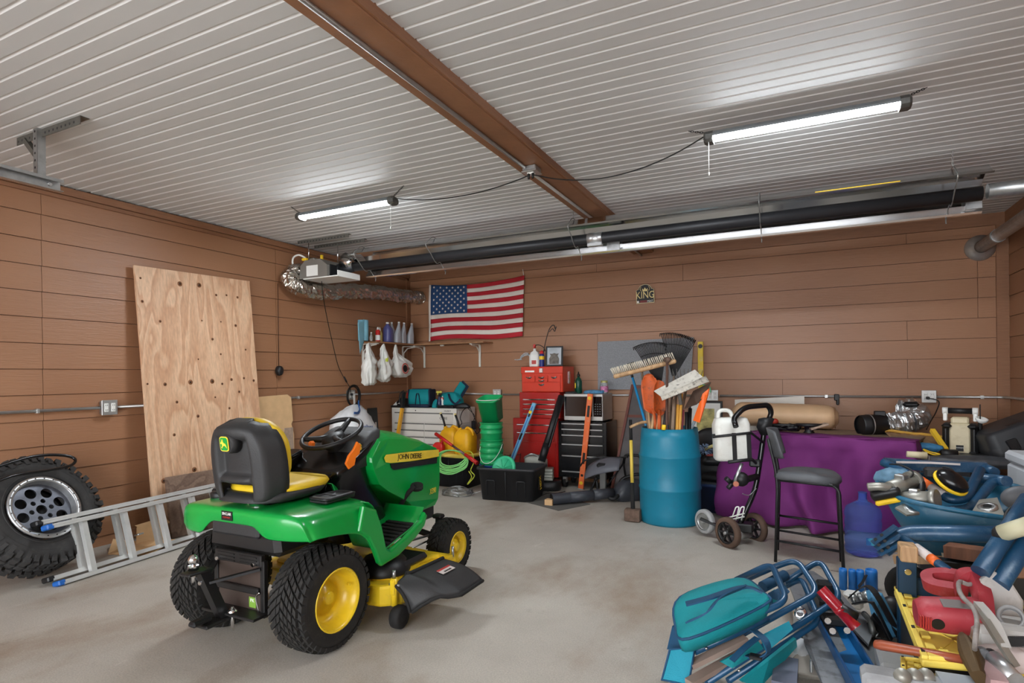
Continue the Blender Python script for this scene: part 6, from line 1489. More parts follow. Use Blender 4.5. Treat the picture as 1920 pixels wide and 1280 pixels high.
# framed print behind the barrel
o = thing('framed_print', 'black framed print with white mat leaning on the wall behind the barrel', 'picture', M=frame((-.97, 7.20, .68), (1, 0, 0), (0, .1, 1)))
MB().box((0, 0, .19), (.38, .02, .44), bev=.003).build('frame', BLK, o); MB().box((0, -.011, .19), (.33, .004, .39)).build('mat_board', WHT, o)
MB().box((0, -.0135, .19), (.2, .003, .26)).build('print', mat('coloured_print', (186, 176, 110), .5, var=.6, sc=14), o)
o = thing('low_cabinet', 'dark low cabinet behind the barrel that carries the framed print', 'cabinet', (-.98, 7.12, 0))
MB().box((0, 0, .33), (.44, .40, .66), bev=.006).build('body', BLK, o)
# ================================================================== purple covered table and what lies on it
PURP = mat('purple_cloth', (112, 40, 108), .8, var=.08, bump=.15, bsc=200, sheen=0)
TZ = .84
PL, PR = V3((-.42, 6.02, TZ)), V3((.86, 5.62, TZ))
tb_dir = (PR-PL).normalized(); tb_n = V3((tb_dir.y, -tb_dir.x, 0))   # towards the viewer
TBM = frame(PL, tb_dir, (0, 0, 1)); TBL = (PR-PL).length
o = thing('table', 'table under the purple cloth, its back edge against the wall', 'table', M=TBM)
MB().box((TBL/2, .50, -.02), (TBL-.06, .92, .03), bev=.003).build('table_top', WOODG, o)
for x in (.1, TBL-.12):
    for y in (.12, .72): MB().box((x, y, -.43), (.04, .04, .80)).build('leg', DKM, o)
def cloth(u, v):
    """u along the front (left side panel u<0.12), v from the table edge to the floor"""
    s = u*1.25-.16
    if s < 0: base = PL+tb_dir*(.0)+V3((-.25*abs(s)*1.0, 2.2*abs(s), 0)); out = V3((-1, -.35, 0)).normalized()
    elif s > 1: base = PR+V3((.30*(s-1), 2.4*(s-1), 0)); out = V3((1, -.3, 0)).normalized()
    else: base = PL.lerp(PR, s); out = tb_n
    fold = 1.5*(.05*v*sin(17*s+1.6*sin(4*v)+.6)+.06*v**1.3*sin(8.5*s-2.8*v+1.1)+.035*v*sin(29*s-5*v)+.012*sin(23*s+9*v))
    sw = -.05*v*(1-abs(2*s-1)) if 0 < s < 1 else 0
    push = .02+.20*v*(max(0, .3-s)/.3)**1.2 if s < .3 else .02
    p = base+out*(fold+push+.015*sin(pi*min(1, v*6))) + tb_dir*(-.16*v*(max(0, .25-s)/.25) + .05*v*sin(6*s))
    drop = (TZ-.015)*v
    return V3((p.x, p.y, TZ+.012-drop))
cl = MB(); cl.surf(cloth, 110, 30)
rows_ = []
for j in range(5):
    f = j/4; rows_.append([PL.lerp(PR, i/20)+tb_n*(.02-.28*f)+V3((0, 0, .008+.004*sin(i*1.3+f*4))) for i in range(21)])
cl.loft(rows_, closed=False, cap=False)
co_ = cl.build('tablecloth', PURP, None, solid=.003, off=1)
tag(co_, 'purple cloth draped over the front of the long table by the back wall', 'cloth')
# white foam panel and tan cushion behind
o = thing('foam_board', 'off-white foam panel leaning on the back wall behind the tan cushion', 'panel board', (-.25, 7.0, .0))
q = [at(1378, 749, Y=7.0), at(1508, 742, Y=7.0), V3((at(1510, 800, Y=7.0).x, 7.0, .004)), V3((at(1380, 815, Y=7.0).x, 7.0, .004))]
MB().add(q, [(0, 1, 2, 3)]).build('sheet', mat('off_white_foam', (214, 210, 202), .7, var=.03), o, True, solid=.04)
TAN = mat('tan_leather', (212, 176, 138), .5, var=.10, sc=4, bump=.15, bsc=12)
o = thing('tan_cushion', 'large tan rolled cushion lying on the table against the white panel', 'cushion', (-.1, 6.72, TZ))
rr_ = []
for i in range(25):
    u = i/24; x = -.62+1.0*u; e = (1-max(0, (abs(2*u-1)-.8)/.2)**2*.55); ring_ = []
    for k in range(20):
        a = 2*pi*k/20; n_ = 1+.06*noise.noise(V3((cos(a)*2, sin(a)*2, u*6)))+.03*noise.noise(V3((cos(a)*5, sin(a)*5, u*14)))
        ring_.append(V3((x, 6.72+.20*e*n_*cos(a), .985-.03*u+.125*e*n_*sin(a))))
    rr_.append(ring_)
MB().loft(rr_).build('cushion', TAN, o, True)
MB().tube([V3((.345, 6.72+.165*cos(a), .957+.10*sin(a))) for a in [2*pi*k/20 for k in range(20)]], .008, 6, closed=True).build('piping', mat('dark_tan', (140, 104, 74), .5), o, True)
o = thing('black_cable_heap', 'tangle of black cables with a red plug on the purple covered table', 'cables', at(1470, 805, Y=6.12))
c0 = at(1470, 805, Y=6.12); c0.z = TZ+.02; m = MB(); random.seed(9)
for i in range(12):
    P = [c0+V3((random.uniform(-.13, .13), random.uniform(-.08, .08), .012+.06*random.random())) for k in range(6)]
    m.tube(crv(P, 5, True), random.choice((.008, .012, .016)), 6, closed=True)
m.build('cables', BLK, o, True)
MB().sph(c0+V3((-.08, 0, .09)), (.035, .03, .03), 12, 8).build('red_plug', mat('red_orange_plug', (170, 50, 34), .5), o, True)
v0 = at(1517, 812, Y=6.05); v0.z = TZ+.018
o = thing('black_clamp_base', 'black round-topped clamp base standing on the purple covered table', 'clamp', v0)
MB().lathe([(.001, .085), (.11, .085), (.115, .075), (.11, .062), (.04, .055), (.035, .02), (.05, .0)], seg=20, M=Matrix.Diagonal((1, .6, 1, 1))).build('base', BLK, o)
MB().box((.08, -.03, .02), (.16, .10, .02), M=TR((0, 0, .02), .3, 0, -.3), bev=.004).build('card', CARDD, o)
# black duct fan with foil elbow
a = at(1612, 797, Y=6.30); b = at(1656, 795, Y=6.40)
o = thing('duct_fan', 'black duct fan lying on the table with foil hose attached', 'fan', a)
d_ = (b-a)
MB().lathe([(.088, 0), (.095, .01), (.095, .06), (.098, .065), (.095, .07), (.096, .23), (.085, .24)], a, b, 28).build('housing', BLK, o, True)
MB().lathe([(.001, .02), (.086, .02)], a, b, 24).build('fan_face', KTXT, o, True)
MB().box(a+d_*.85+V3((0, 0, .10)), (.09, .07, .05), bev=.006).build('control_box', BLK, o, True)
MB().lathe([(.099, .08), (.101, .085), (.099, .09)], a, b, 28).build('clamp_ring', ALU, o, True)
SILV = FOIL
DUCTF = mat('silver_duct_foil', (206, 208, 210), .28, .9, var=.12, sc=9, bump=.8, bsc=24)
_f = FOIL; FOIL = DUCTF
o = foil_duct('foil_elbow', 'silver foil duct elbow behind the black duct fan', [b, at(1685, 792, Y=6.45), at(1712, 788, Y=6.5), at(1720, 778, Y=6.62), at(1705, 768, Y=6.75), at(1690, 768, Y=6.8)], .098, 7)
FOIL = _f
MB().box(at(1708, 758, Y=6.55), (.13, .05, .05), bev=.02).build('handle', BLK, o, True)
# second table / bench at the right with brown tarp
bz = .74
o = thing('workbench', 'dark bench at the right end under tarp, radio and black case', 'bench', (1.52, 6.3, 0))
MB().box((1.52, 6.35, bz-.02), (.70, 1.1, .04), bev=.004).build('bench_top', DKM, o, True)
for x in (1.22, 1.82):
    for y in (5.86, 6.84): MB().box((x, y, (bz-.04)/2), (.05, .05, bz-.04)).build('leg', DKM, o, True)
TARP = mat('brown_tarp', (148, 116, 84), .8, var=.15, sc=6, bump=.3, bsc=12, dirt=(196, 156, 80), damt=.4)
o = thing('brown_tarp', 'brown crumpled tarp lying between duct fan and radio', 'tarp', (1.0, 6.1, bz))
def tarp(u, v):
    p = at(1658+110*u+35*v, 808+12*u+36*v, Y=6.35-.55*v)
    return p+V3((0, 0, .02*noise.noise(V3((u*6, v*6, 1)))+.012*noise.noise(V3((u*14, v*14, 2)))))
MB().surf(tarp, 24, 16).build('tarp', TARP, o, True, solid=.01)
MB().tube(crv([tarp(i/8, .02)+V3((0, -.01, .012)) for i in range(9)], 3), .014, 6).build('tarp_edge', mat('ochre_edge', (190, 146, 62), .8, var=.2), o, True)
g0 = at(1735, 838, Y=5.85)
o = thing('blue_gloves', 'crumpled blue gloves on the brown tarp', 'gloves', g0)
m = MB(M=TR((0, 0, 0), -.5)); sack(m, [(-.03, 0, 0, .09, .03), (0, 0, 0, .13, .05), (.02, 0, 0, .12, .045), (.035, 0, 0, .05, .02)], amp=.02, seed=33)
for i in range(4): m.tube([(-.11, -.03+.02*i, .01), (-.17, -.04+.027*i, .012)], .013, 6)
m.build('gloves', mat('denim_blue', (52, 106, 142), .8, var=.25, sc=30), o)
o = thing('yellow_cord_loop', 'thin yellow cord loop below the blue gloves', 'cord', at(1745, 848, Y=5.75))
c0 = at(1745, 848, Y=5.75); MB().tube(crv([at(1732, 842, Y=5.78), at(1745, 847, Y=5.76), at(1762, 851, Y=5.74), at(1750, 852, Y=5.72), at(1736, 846, Y=5.73)], 6, True), .005, 6, closed=True).build('cord', YL, o, True)
a = at(1748, 806, Y=6.05); b = at(1778, 850, Y=5.78)
o = thing('yellow_hammer', 'hammer with yellow handle and dark head leaning on the radio', 'hammer', a)
MB().tube([a, a.lerp(b, .85)], 0, sq=(.035, .03)).build('handle', mat('yellow_handle', (228, 186, 50), .45), o, True)
MB().loft([[b+V3((x, .04*cos(t), .035*sin(t)))*1.0 for t in [2*pi*k/12 for k in range(12)]] for x in (-.05, .0, .06)]).build('head', DKM, o, True)
# work radio
RCR = mat('cream_plastic', (206, 194, 162), .5, var=.06, dirt=(150, 132, 100), damt=.3)
r0 = at(1801, 852, Y=6.05); RH = at(1801, 782, Y=6.05).z-r0.z
o = thing('work_radio', 'cream and black jobsite radio with roll bar on the bench', 'radio', r0, -.25)
w = .24
MB().box((0, 0, RH*.42), (w*.62, .17, RH*.86), bev=.015).build('body', RCR, o)
for s in (-1, 1): 
    m = MB(); m.box((s*w*.39, -.0, RH*.42), (w*.2, .2, RH*.84), bev=.02)
    for z in (.06, .78): m.box((s*w*.36, -.01, RH*z), (w*.3, .22, RH*.14), bev=.02)
    m.build('side_bumper', BLK, o)
MB().box((0, 0, RH*.92), (w*.5, .14, RH*.18), bev=.012).build('top', RCR, o)
MB().cyl((-w*.34, 0, RH*1.17), (w*.34, 0, RH*1.17), .024, seg=14).build('grip', BLK, o)
for s in (-1, 1): MB().cyl((s*w*.34, 0, RH*1.17), (s*w*.5, 0, RH*1.17), .03, seg=14).box((s*w*.42, 0, RH*1.04), (.03, .04, .09), bev=.006).build('roll_bar_end', WHT, o)
MB().box((.0, -.088, RH*.2), (.05, .004, .05)).build('badge', KTXT, o)
text('WORKSITE', .011, frame((0, -.091, RH*.21), (1, 0, 0), (0, -1, 0)), WTXT, o)
l0 = at(1836, 850, Y=6.0); lt = at(1838, 792, Y=6.0)
o = thing('work_lamp', 'slim black pole with a white cup lamp on top beside the radio', 'lamp', l0)
MB().cyl(l0, lt, .02, .016, 10).cyl(l0+V3((-.03, 0, 0)), l0+V3((-.03, 0, .16)), .03, seg=10).build('pole', BLK, o, True)
MB().lathe([(.02, 0), (.042, .02), (.046, .04), (.038, .04), (.02, .015)], lt+V3((0, 0, -.0)), lt+V3((.2, -.25, .8)), 18).build('cup', WHT, o, True)
MB().cyl(lt, lt+V3((0, 0, .15)), .004, seg=6).build('antenna', BLK, o, True)
# black hard case, rag pile
c0 = at(1885, 818, Y=5.95)
o = thing('black_hard_case', 'large black hard plastic case tilted up at the right edge of the bench', 'case', M=TR((c0.x+.10, c0.y, c0.z+.02), .1) @ Euler((0, radians(-24), 0)).to_matrix().to_4x4())
MB().loft(stack([(-.13, 0, 0, .54, .40), (-.11, 0, 0, .58, .44), (0, 0, 0, .60, .46), (.005, 0, 0, .58, .44), (.10, 0, 0, .56, .42), (.125, 0, 0, .50, .36)], k=.15)).build('shell', BTOTE, o)
MB().box((-.05, -.12, .126), (.10, .05, .004)).build('label', KTXT, o); MB().box((.05, -.0, .124), (.08, .28, .008), bev=.003).build('panel_rib', BTOTE, o)
for s in (-1, 1): MB().box((s*.15, -.23, 0), (.07, .03, .09), bev=.006).build('latch', BLK, o)
o = thing('grey_tarp_roll', 'grey-black crumpled plastic sheet along the bench front under the black case', 'sheet', at(1830, 862, Y=5.75))
c0 = at(1840, 862, Y=5.72); m = MB(M=TR(c0, -.05)); sack(m, [(-.05, 0, 0, .34, .09), (-.02, 0, 0, .38, .12), (.01, 0, 0, .36, .11), (.03, 0, 0, .2, .05)], amp=.03, seed=17); m.build('sheet', mat('grey_black_sheet', (70, 72, 76), .4, var=.3, sc=14), o, True)
o = thing('roller_handle', 'cream handled trowel lying in front of the purple cloth corner', 'trowel', at(1720, 855, Y=5.2))
a, b = at(1700, 851, Y=5.1), at(1738, 854, Y=5.1)
MB().cyl(a, b, .022, .026, 14).build('handle', RCR, o, True); MB().tube(crv([b, at(1742, 856, Y=5.1), at(1742, 864, Y=5.1)], 5), .008, 6).box(at(1742, 866, Y=5.1), (.10, .09, .006)).build('blade', STL, o, True)
o = thing('dark_crate', 'dark crate behind the wheelbarrow under the cream handled trowel', 'crate', (.93, 5.05, 0)); zc_ = at(1740, 866, Y=5.1).z-.008; MB().box((.93, 5.08, zc_/2), (.30, .22, zc_), bev=.01).build('crate', BTOTE, o, True)
# outlet cord
o = thing('power_lead', 'black lead hanging from the corner outlet down behind the foil elbow', 'cord', (1.22, YB-.06, 1.14))
MB().tube(crv([(1.22, YB-.075, 1.14), at(1760, 752, Y=7.25), at(1756, 770, Y=7.2), at(1745, 790, Y=7.1), at(1737, 805, Y=6.9)], 6), .005, 6).build('cord', CORD, o, True)
MB().box((1.22, YB-.085, 1.14), (.03, .04, .03), bev=.006).build('plug', BLK, o, True)
# white cooler at the right edge
COOL = mat('pale_grey_cooler', (188, 194, 200), .5, var=.05)
c0 = V3((1.40, 4.62, 0)); cz = at(1905, 858, Y=4.45).z
cx0 = at(1890, 870, Y=4.45).x+.10
o = thing('cooler_box', 'tall pale grey box with blue and yellow lettering at the right edge', 'box', (cx0+.24, 4.65, 0))
MB().box((cx0+.24, 4.68, (cz-.08)/2), (.46, .46, cz-.08), bev=.02).build('body', COOL, o, True); MB().box((cx0+.24, 4.68, cz-.04), (.48, .48, .075), bev=.02).build('lid', COOL, o, True)
text('CURT', .10, frame((cx0+.07, 4.449, cz-.25), (0, 0, -1), (0, -1, 0)), mat('deep_blue_text', (30, 70, 140), .5), o, world=True, sx=1.0)
MB().box((cx0+.12, 4.448, cz-.13), (.03, .004, .07), bev=.001).build('yellow_mark', YL, o, True)
# ================================================================== right of the barrel: clutter, cart, stool, water jug
o = thing('navy_tote', 'navy blue storage tote with black cases on top right of the barrel', 'tote', (-.70, 6.36, 0), -.1)
NVY = mat('navy_tote_plastic', (22, 38, 72), .4, var=.1)
MB().loft(stack([(0, 0, 0, .42, .34), (.26, 0, 0, .48, .40), (.26, 0, 0, .52, .44), (.295, 0, 0, .52, .44), (.295, 0, 0, .4, .33)], k=.15)).build('tub', NVY, o)
MB().loft(stack([(.27, 0, 0, .50, .42), (.315, .0, 0, .50, .42)], k=.15)).build('lid', BLK, o)
o = thing('black_folder_case', 'flat black case lying on the navy tote', 'case', (-.72, 6.33, .316), -.2)
MB().loft(stack([(0, 0, 0, .30, .24), (.03, 0, 0, .32, .26), (.06, 0, 0, .30, .24)], k=.2)).build('case', BLK, o)
o = thing('black_tool_case', 'large black tool case standing behind the navy tote', 'case', (-.76, 6.80, 0), .05)
MB().loft(stack([(0, 0, 0, .50, .32), (.44, 0, 0, .52, .34), (.46, 0, 0, .50, .32)], k=.12)).build('case', BLK, o)
o = thing('black_red_tool', 'black and red power tool lying on the black tool case right of the barrel', 'power tool', at(1340, 868, Y=6.55), .2)
MB().loft(stack([(-.02, 0, 0, .26, .12), (.03, 0, 0, .28, .13), (.08, .0, 0, .20, .09), (.09, 0, 0, .1, .05)], k=.4)).build('body', BLK, o)
MB().box((-.02, -.02, .085), (.14, .06, .03), bev=.012).build('red_cover', mat('tool_red', (150, 58, 50), .5), o)
o = thing('round_seat_back', 'round black seat back behind the barrel and the white jerry can', 'seat', at(1330, 815, Y=6.8))
c0 = at(1335, 828, Y=6.8); MB().sph(c0, (.20, .06, .16), 18, 12).build('pad', BLK, o, True)
o = thing('mop_head', 'fluffy blue-white mop head right of the barrel rim', 'mop', at(1322, 842, Y=6.3))
c0 = at(1322, 842, Y=6.35); m = MB(); random.seed(4)
for i in range(60):
    v = V3((random.gauss(0, 1), random.gauss(0, 1), random.gauss(0, 1))).normalized(); m.cyl(c0+v*.03, c0+V3((v.x*.09, v.y*.08, v.z*.06)), .007, .004, 5)
m.build('strands', mat('blue_white_strands', (120, 140, 168), .9, var=.5, sc=40), o, True)
MB().cyl(c0, at(1345, 832, Y=6.25), .016, seg=8).build('handle', mat('cream_tip', (226, 210, 140), .5), o, True)
# golf cart trolley with jerry can
GX = lambda x, y, Y: at(x, y, Y=Y)
o = thing('golf_trolley', 'black folded electric golf trolley standing between barrel and purple cloth', 'trolley', (-.35, 5.3, 0))
shp = [GX(1386, 985, 5.18), GX(1402, 950, 5.20), GX(1416, 915, 5.24), GX(1424, 870, 5.26), GX(1432, 815, 5.28), GX(1437, 790, 5.30)]
MB().tube(crv(shp, 6), .022, 10).build('main_tube', BLKG, o, True)
MB().loft([[V3((p.x+a*1.0, p.y+b_, p.z+c)) for a, b_, c in ((-w_, -.03, 0), (w_, -.03, 0), (w_, .03, 0), (-w_, .03, 0))] for p, w_ in ((GX(1433, 815, 5.27), .028), (GX(1432, 800, 5.27), .055), (GX(1437, 785, 5.28), .06), (GX(1440, 783, 5.28), .03))]).build('control_head', BLK, o, True)
for dy in (0, .07): MB().tube(fillet([GX(1440, 790, 5.28)+V3((0, dy, 0)), GX(1447, 772, 5.28)+V3((0, dy, 0)), GX(1440, 759, 5.26)+V3((0, dy, 0)), GX(1395, 763, 5.10)+V3((0, dy*.6, 0)), GX(1375, 785, 5.02)+V3((0, dy*.4, 0)), GX(1380, 800, 4.98)+V3((0, dy*.3, 0))], .09, 8), .019 if dy else .022, 10).build('handle_bar', BLKG, o, True)
def cart_wheel(c, r, w, ax, rimm, nm='wheel', spokes=6):
    c = V3(c); ax = V3(ax).normalized(); t_ = MB(); t_.lathe([(r*.72, -w/2), (r*.93, -w/2), (r, -w*.3), (r, w*.3), (r*.93, w/2), (r*.72, w/2)], c, c+ax, 28); t_ = t_.build(nm, mat('brown_worn_tyre', (86, 66, 54), .8, var=.2) if spokes else rimm, o, True)
    m = MB(); m.lathe([(r*.74, -w*.4), (r*.74, w*.42), (r*.64, w*.42), (r*.64, -w*.4)], c, c+ax, 28); m.lathe([(.001, w*.55), (r*.16, w*.55), (r*.2, w*.3), (r*.2, -w*.4)], c, c+ax, 14)
    M_ = axm(c, c+ax)
    if spokes:
        for k in range(spokes): a = 2*pi*k/spokes; m.tube([M_ @ V3((r*.15*cos(a), r*.15*sin(a), w*.2)), M_ @ V3((r*.7*cos(a), r*.7*sin(a), w*.2))], 0, sq=(r*.14, w*.3))
    else: m.lathe([(.001, w*.3), (r*.72, w*.3)], c, c+ax, 20)
    m.build('wheel_rim', DKM if spokes else GALV, t_, True); MB().cyl(c+ax*w*.5, c+ax*w*.75, r*.1, seg=8).build('hub', ALU, t_, True)
wax = V3((-.62, -.78, 0))
cart_wheel(GX(1365, 998, 5.02)*1.0, .125, .05, wax, GALV); cart_wheel(GX(1415, 989, 5.36), .125, .05, wax, GALV)
w1, w2 = GX(1365, 998, 5.02), GX(1415, 989, 5.36)
MB().cyl(w1, w2, .012, seg=8).box(w1.lerp(w2, .5)+V3((.0, 0, .03)), (.18, .14, .07), bev=.01).build('axle', DKM, o, True)
MB().cyl(w1.lerp(w2, .3)+V3((0, -.0, -.03)), w1.lerp(w2, .75)+V3((0, 0, -.03)), .045, seg=14).build('motor', GALV, o, True)
fw_ = GX(1322, 977, 5.30); cart_wheel(fw_, .105, .05, wax, mat('grey_wheel', (150, 150, 150), .5), 'front_wheel', 0)
MB().tube([GX(1313, 972, 5.24), GX(1345, 985, 5.22), GX(1378, 988, 5.18)], 0, sq=(.03, .02)).build('front_fork', BLK, o, True)
m = MB()
for dx in (0, 10): m.tube(fillet([GX(1372+dx, 972, 5.15), GX(1380+dx, 950, 5.15), GX(1386+dx, 950, 5.15), GX(1380+dx, 975, 5.15)], .02), .006, 6)
m.tube([GX(1366, 970, 5.13), GX(1396, 962, 5.15)], .006, 6).tube([GX(1366, 975, 5.12), GX(1396, 968, 5.14)], .006, 6); m.build('wire_cradle', WHT, o, True)
m = MB(); m.tube([GX(1375, 905, 5.10), GX(1420, 893, 5.24)], .028, 8).sph(GX(1390, 898, 5.1), (.06, .05, .06), 12, 8).tube([GX(1361, 896, 5.05), GX(1372, 906, 5.08)], .02, 8).tube([GX(1365, 915, 5.05), GX(1374, 905, 5.08)], .02, 8); m.build('folding_joint', BLK, o, True)
MB().tube([GX(1377, 905, 5.06), GX(1391, 868, 5.10)], .014, 8).build('silver_strut', ALU, o, True)
MB().cyl(GX(1379, 907, 5.02), GX(1380, 907, 4.99), .022, seg=12).build('pivot', mat('copper_bolt', (160, 100, 80), .4, .6), o, True)
MB().tube(crv([GX(1392, 925, 5.15), GX(1405, 928, 5.18), GX(1418, 915, 5.22)], 6), .004, 6).build('wire', GALV, o, True)
MB().box(GX(1416, 868, 5.22), (.09, .07, .06), bev=.012).build('bracket', BLK, o, True)
MB().tube([GX(1336, 819, 5.02), GX(1408, 811, 5.12), GX(1432, 830, 5.26)], .011, 8).tube([GX(1336, 815, 5.06), GX(1408, 808, 5.20)], .008, 6).build('bag_bracket', BLK, o, True)
MB().tube([GX(1366, 866, 5.02), GX(1410, 861, 5.12), GX(1422, 872, 5.24)], .014, 8).build('bag_rest', BLK, o, True)
JC = mat('white_jerry_can', (214, 214, 208), .4, var=.04, dirt=(180, 172, 160), damt=.3)
jm = GX(1373, 862, 5.16); jt = GX(1370, 782, 5.16); JH = (jt-jm).length
j = thing('jerry_can', 'white plastic jerry can strapped on the golf trolley', 'jerry can', M=frame(jm, (1, .35, .03), jt-jm+V3((-.02, 0, 0))))
MB().loft(stack([(0, 0, 0, .26, .16), (.02, 0, 0, .285, .18), (JH-.06, 0, 0, .285, .18), (JH-.01, 0, 0, .25, .15), (JH, 0, 0, .2, .12)], k=.25)).build('body', JC, j)
MB().tube(fillet([(-.10, 0, JH-.02), (-.095, 0, JH+.06), (.0, 0, JH+.06), (.02, 0, JH-.02)], .04), .017, 8).build('handle', JC, j)
for x in (.0, .115): MB().box((x, -.093, JH*.32), (.035, .006, JH*.66), bev=.002).build('strap', BLK, j)
# bar stool
SEATG = mat('charcoal_seat', (84, 86, 90), .55, var=.1, bump=.1, bsc=150)
SF_ = [at(1452, 1050, Z=0), at(1583, 1072, Z=0), None, None]
a0, a1 = at(1454, 1053, Z=0), at(1582, 1078, Z=0); b1 = at(1579, 1052, Z=0)
o = thing('bar_stool', 'black bar stool with grey seat and curved backrest in front of the purple cloth', 'stool', a0.lerp(a1, .5))
sx_ = (a1-a0); sx_.z = 0; sw_ = .40; X_ = sx_.normalized()
Nn_ = V3((a0.x+a1.x+.02, a0.y+a1.y, 0)).normalized()
P00 = a0; P10 = a1; P01 = a0+Nn_*.33; P11 = a1+Nn_*.33
sz = .64
top = lambda P, C: P.lerp(C, .10)+V3((0, 0, sz))
Cc = (P00+P10+P01+P11)/4
tubeR = .0115
# legs: left pair runs up into the backrest
bt0 = at(1462, 880, Y=P00.y+.08)
for P in (P10, P11): MB().tube(fillet([P, top(P, Cc)-V3((0, 0, .03)), top(P, Cc)-X_*.16], .06), tubeR, 8).build('leg', BLK, o, True)
for P in (P00, P01):
    T_ = top(P, Cc); MB().tube(fillet([P, T_, T_+V3((0, 0, .28))-X_*.07], .2, 8), tubeR, 8).build('leg', BLK, o, True)
for z, pr_ in ((.16, (P00, P10)), (.16, (P01, P11)), (.30, (P10, P11)), (.30, (P00, P01)), (.28, (P01, P11))):
    q0 = pr_[0].lerp(Cc, .10*z/sz)+V3((0, 0, z)); q1 = pr_[1].lerp(Cc, .10*z/sz)+V3((0, 0, z)); MB().tube([q0, q1], .009, 8).build('stretcher', BLK, o, True)
for A1, A2 in ((P00, P10), (P01, P11)): MB().tube([top(A1, Cc)-V3((0, 0, .025)), top(A2, Cc)-V3((0, 0, .025))], tubeR, 8).build('seat_rail', BLK, o, True)
SMx = frame(Cc+V3((0, 0, sz-.012)), X_, (0, 0, 1))
MB(M=SMx).loft([[V3((a*f, b_*f, z_+.012*(1-(a/.22)**2)-.02*max(0, (a-.12)/.1)**2)) for a, b_ in rr(.43, .40, .35, 6)] for f, z_ in ((.96, -.012), (1, .0), (.985, .028), (.9, .045), (.5, .052), (.02, .052))]).build('seat', SEATG, o, True)
BMx = Matrix((X_, Nn_, V3((0, 0, 1)))).transposed().to_4x4(); BMx.translation = Cc-X_*.20+V3((0, 0, sz+.24))
MB(M=BMx).surf(lambda u, v: V3((-.06-.05*(2*v-1)*.6+.07*(2*u-1)**2*1.0, (2*u-1)*.20*(1-.15*(2*v-1)**4), (2*v-1)*.11*(1-.12*(2*u-1)**4))), 14, 10).build('backrest', SEATG, o, True, solid=.012)
# water jug
WJ = bpy.data.materials.new('blue_water_jug'); WJ.use_nodes = True; n_ = WJ.node_tree.nodes; b_ = n_['Principled BSDF']
b_.inputs['Base Color'].default_value = rgb((150, 182, 255)); b_.inputs['Transmission Weight'].default_value = .88; b_.inputs['Roughness'].default_value = .08; b_.inputs['IOR'].default_value = 1.12
tcn = n_.new('ShaderNodeTexNoise'); tcn.inputs['Scale'].default_value = 30; bpn = n_.new('ShaderNodeBump'); bpn.inputs['Strength'].default_value = .1; WJ.node_tree.links.new(tcn.outputs[0], bpn.inputs['Height']); WJ.node_tree.links.new(bpn.outputs[0], b_.inputs['Normal'])
jb = at(1619, 1040, Z=0); jb = V3((jb.x, jb.y+.02, 0))
JR, JT = .128, at(1616, 922, Y=jb.y).z
o = thing('water_jug', 'clear blue five gallon water bottle on the floor beside the stool', 'water bottle', jb)
k_ = JT
pr_ = [(.001, .012), (JR*.8, .005), (JR*.96, .02), (JR, .05)]
for i in range(4): z = k_*(.16+.14*i); pr_ += [(JR, z-.02), (JR*.955, z), (JR, z+.02)]
pr_ += [(JR, k_*.68), (JR*.9, k_*.76), (JR*.5, k_*.83), (JR*.27, k_*.86), (JR*.235, k_*.90), (JR*.235, k_*.985), (JR*.26, k_*.99), (JR*.24, k_), (JR*.20, k_*.985), (JR*.2, k_*.9), (JR*.46, k_*.81)]
MB().lathe(pr_, seg=40).build('bottle', WJ, o)
MB().box((.055, -.118, k_*.27), (.09, .006, .055), bev=.002).build('label', mat('aqua_label', (60, 150, 180), .5), o)
# ================================================================== wheelbarrow with blue steel parts
BSTEEL = mat('blue_steel_paint', (22, 66, 98), .42, .1, coat=.15, var=.12, sc=7, dirt=(120, 140, 150), damt=.3)
BTRAY = mat('blue_tray_paint', (28, 92, 122), .4, var=.12, sc=5, dirt=(128, 150, 160), damt=.3)
PLATE = mat('grey_steel_plate', (150, 148, 140), .45, .6, var=.15, sc=14)
tl0, tl1 = at(1652, 905, Y=4.05), at(1893, 968, Y=3.72)
bl0, bl1 = at(1668, 872, Y=4.45), at(1895, 892, Y=4.42)
wb = thing('wheelbarrow', 'blue wheelbarrow heaped with blue steel tubes and metal parts', 'wheelbarrow', (.78, 4.1, 0))
zr = .70
rimA = [V3((.455, 4.02, zr+.02)), V3((.62, 3.78, zr-.0)), V3((1.02, 3.72, zr-.03)), V3((1.16, 3.82, zr-.02)), V3((1.20, 4.30, zr+.02)), V3((1.08, 4.46, zr+.04)), V3((.66, 4.46, zr+.06)), V3((.47, 4.30, zr+.05))]
botA = [V3((.62, 4.02, .40)), V3((.70, 3.93, .40)), V3((1.00, 3.90, .40)), V3((1.06, 3.95, .41)), V3((1.07, 4.20, .42)), V3((1.0, 4.28, .42)), V3((.72, 4.28, .41)), V3((.63, 4.2, .41))]
R1, R0 = crv(rimA, 4, True), crv(botA, 4, True)
m = MB(); m.loft([R0, [a.lerp(b, .5)+(a.lerp(b, .5)-V3((.83, 4.1, .55)))*.04 for a, b in zip(R0, R1)], R1], cap=False); m.add(R0, [tuple(range(len(R0)))]); m.build('tray', BTRAY, wb, True, solid=.006)
MB().tube(R1, .014, 8, closed=True).build('rim', BTRAY, wb, True)
m = MB()
MB().tube([V3((.50, 4.0, .33)), V3((1.45, 3.75, .52))], 0, sq=(.04, .045)).build('handle', WOOD, wb, True); MB().tube([V3((.52, 4.25, .33)), V3((1.45, 4.42, .52))], 0, sq=(.04, .045)).build('handle', WOOD, wb, True)
for y in (3.9, 4.3): MB().tube(fillet([V3((.95, y, .40)), V3((.98, y, .0)), V3((1.14, y, .0)), V3((1.12, y, .44))], .05), .014, 8).build('leg', DKM, wb, True)
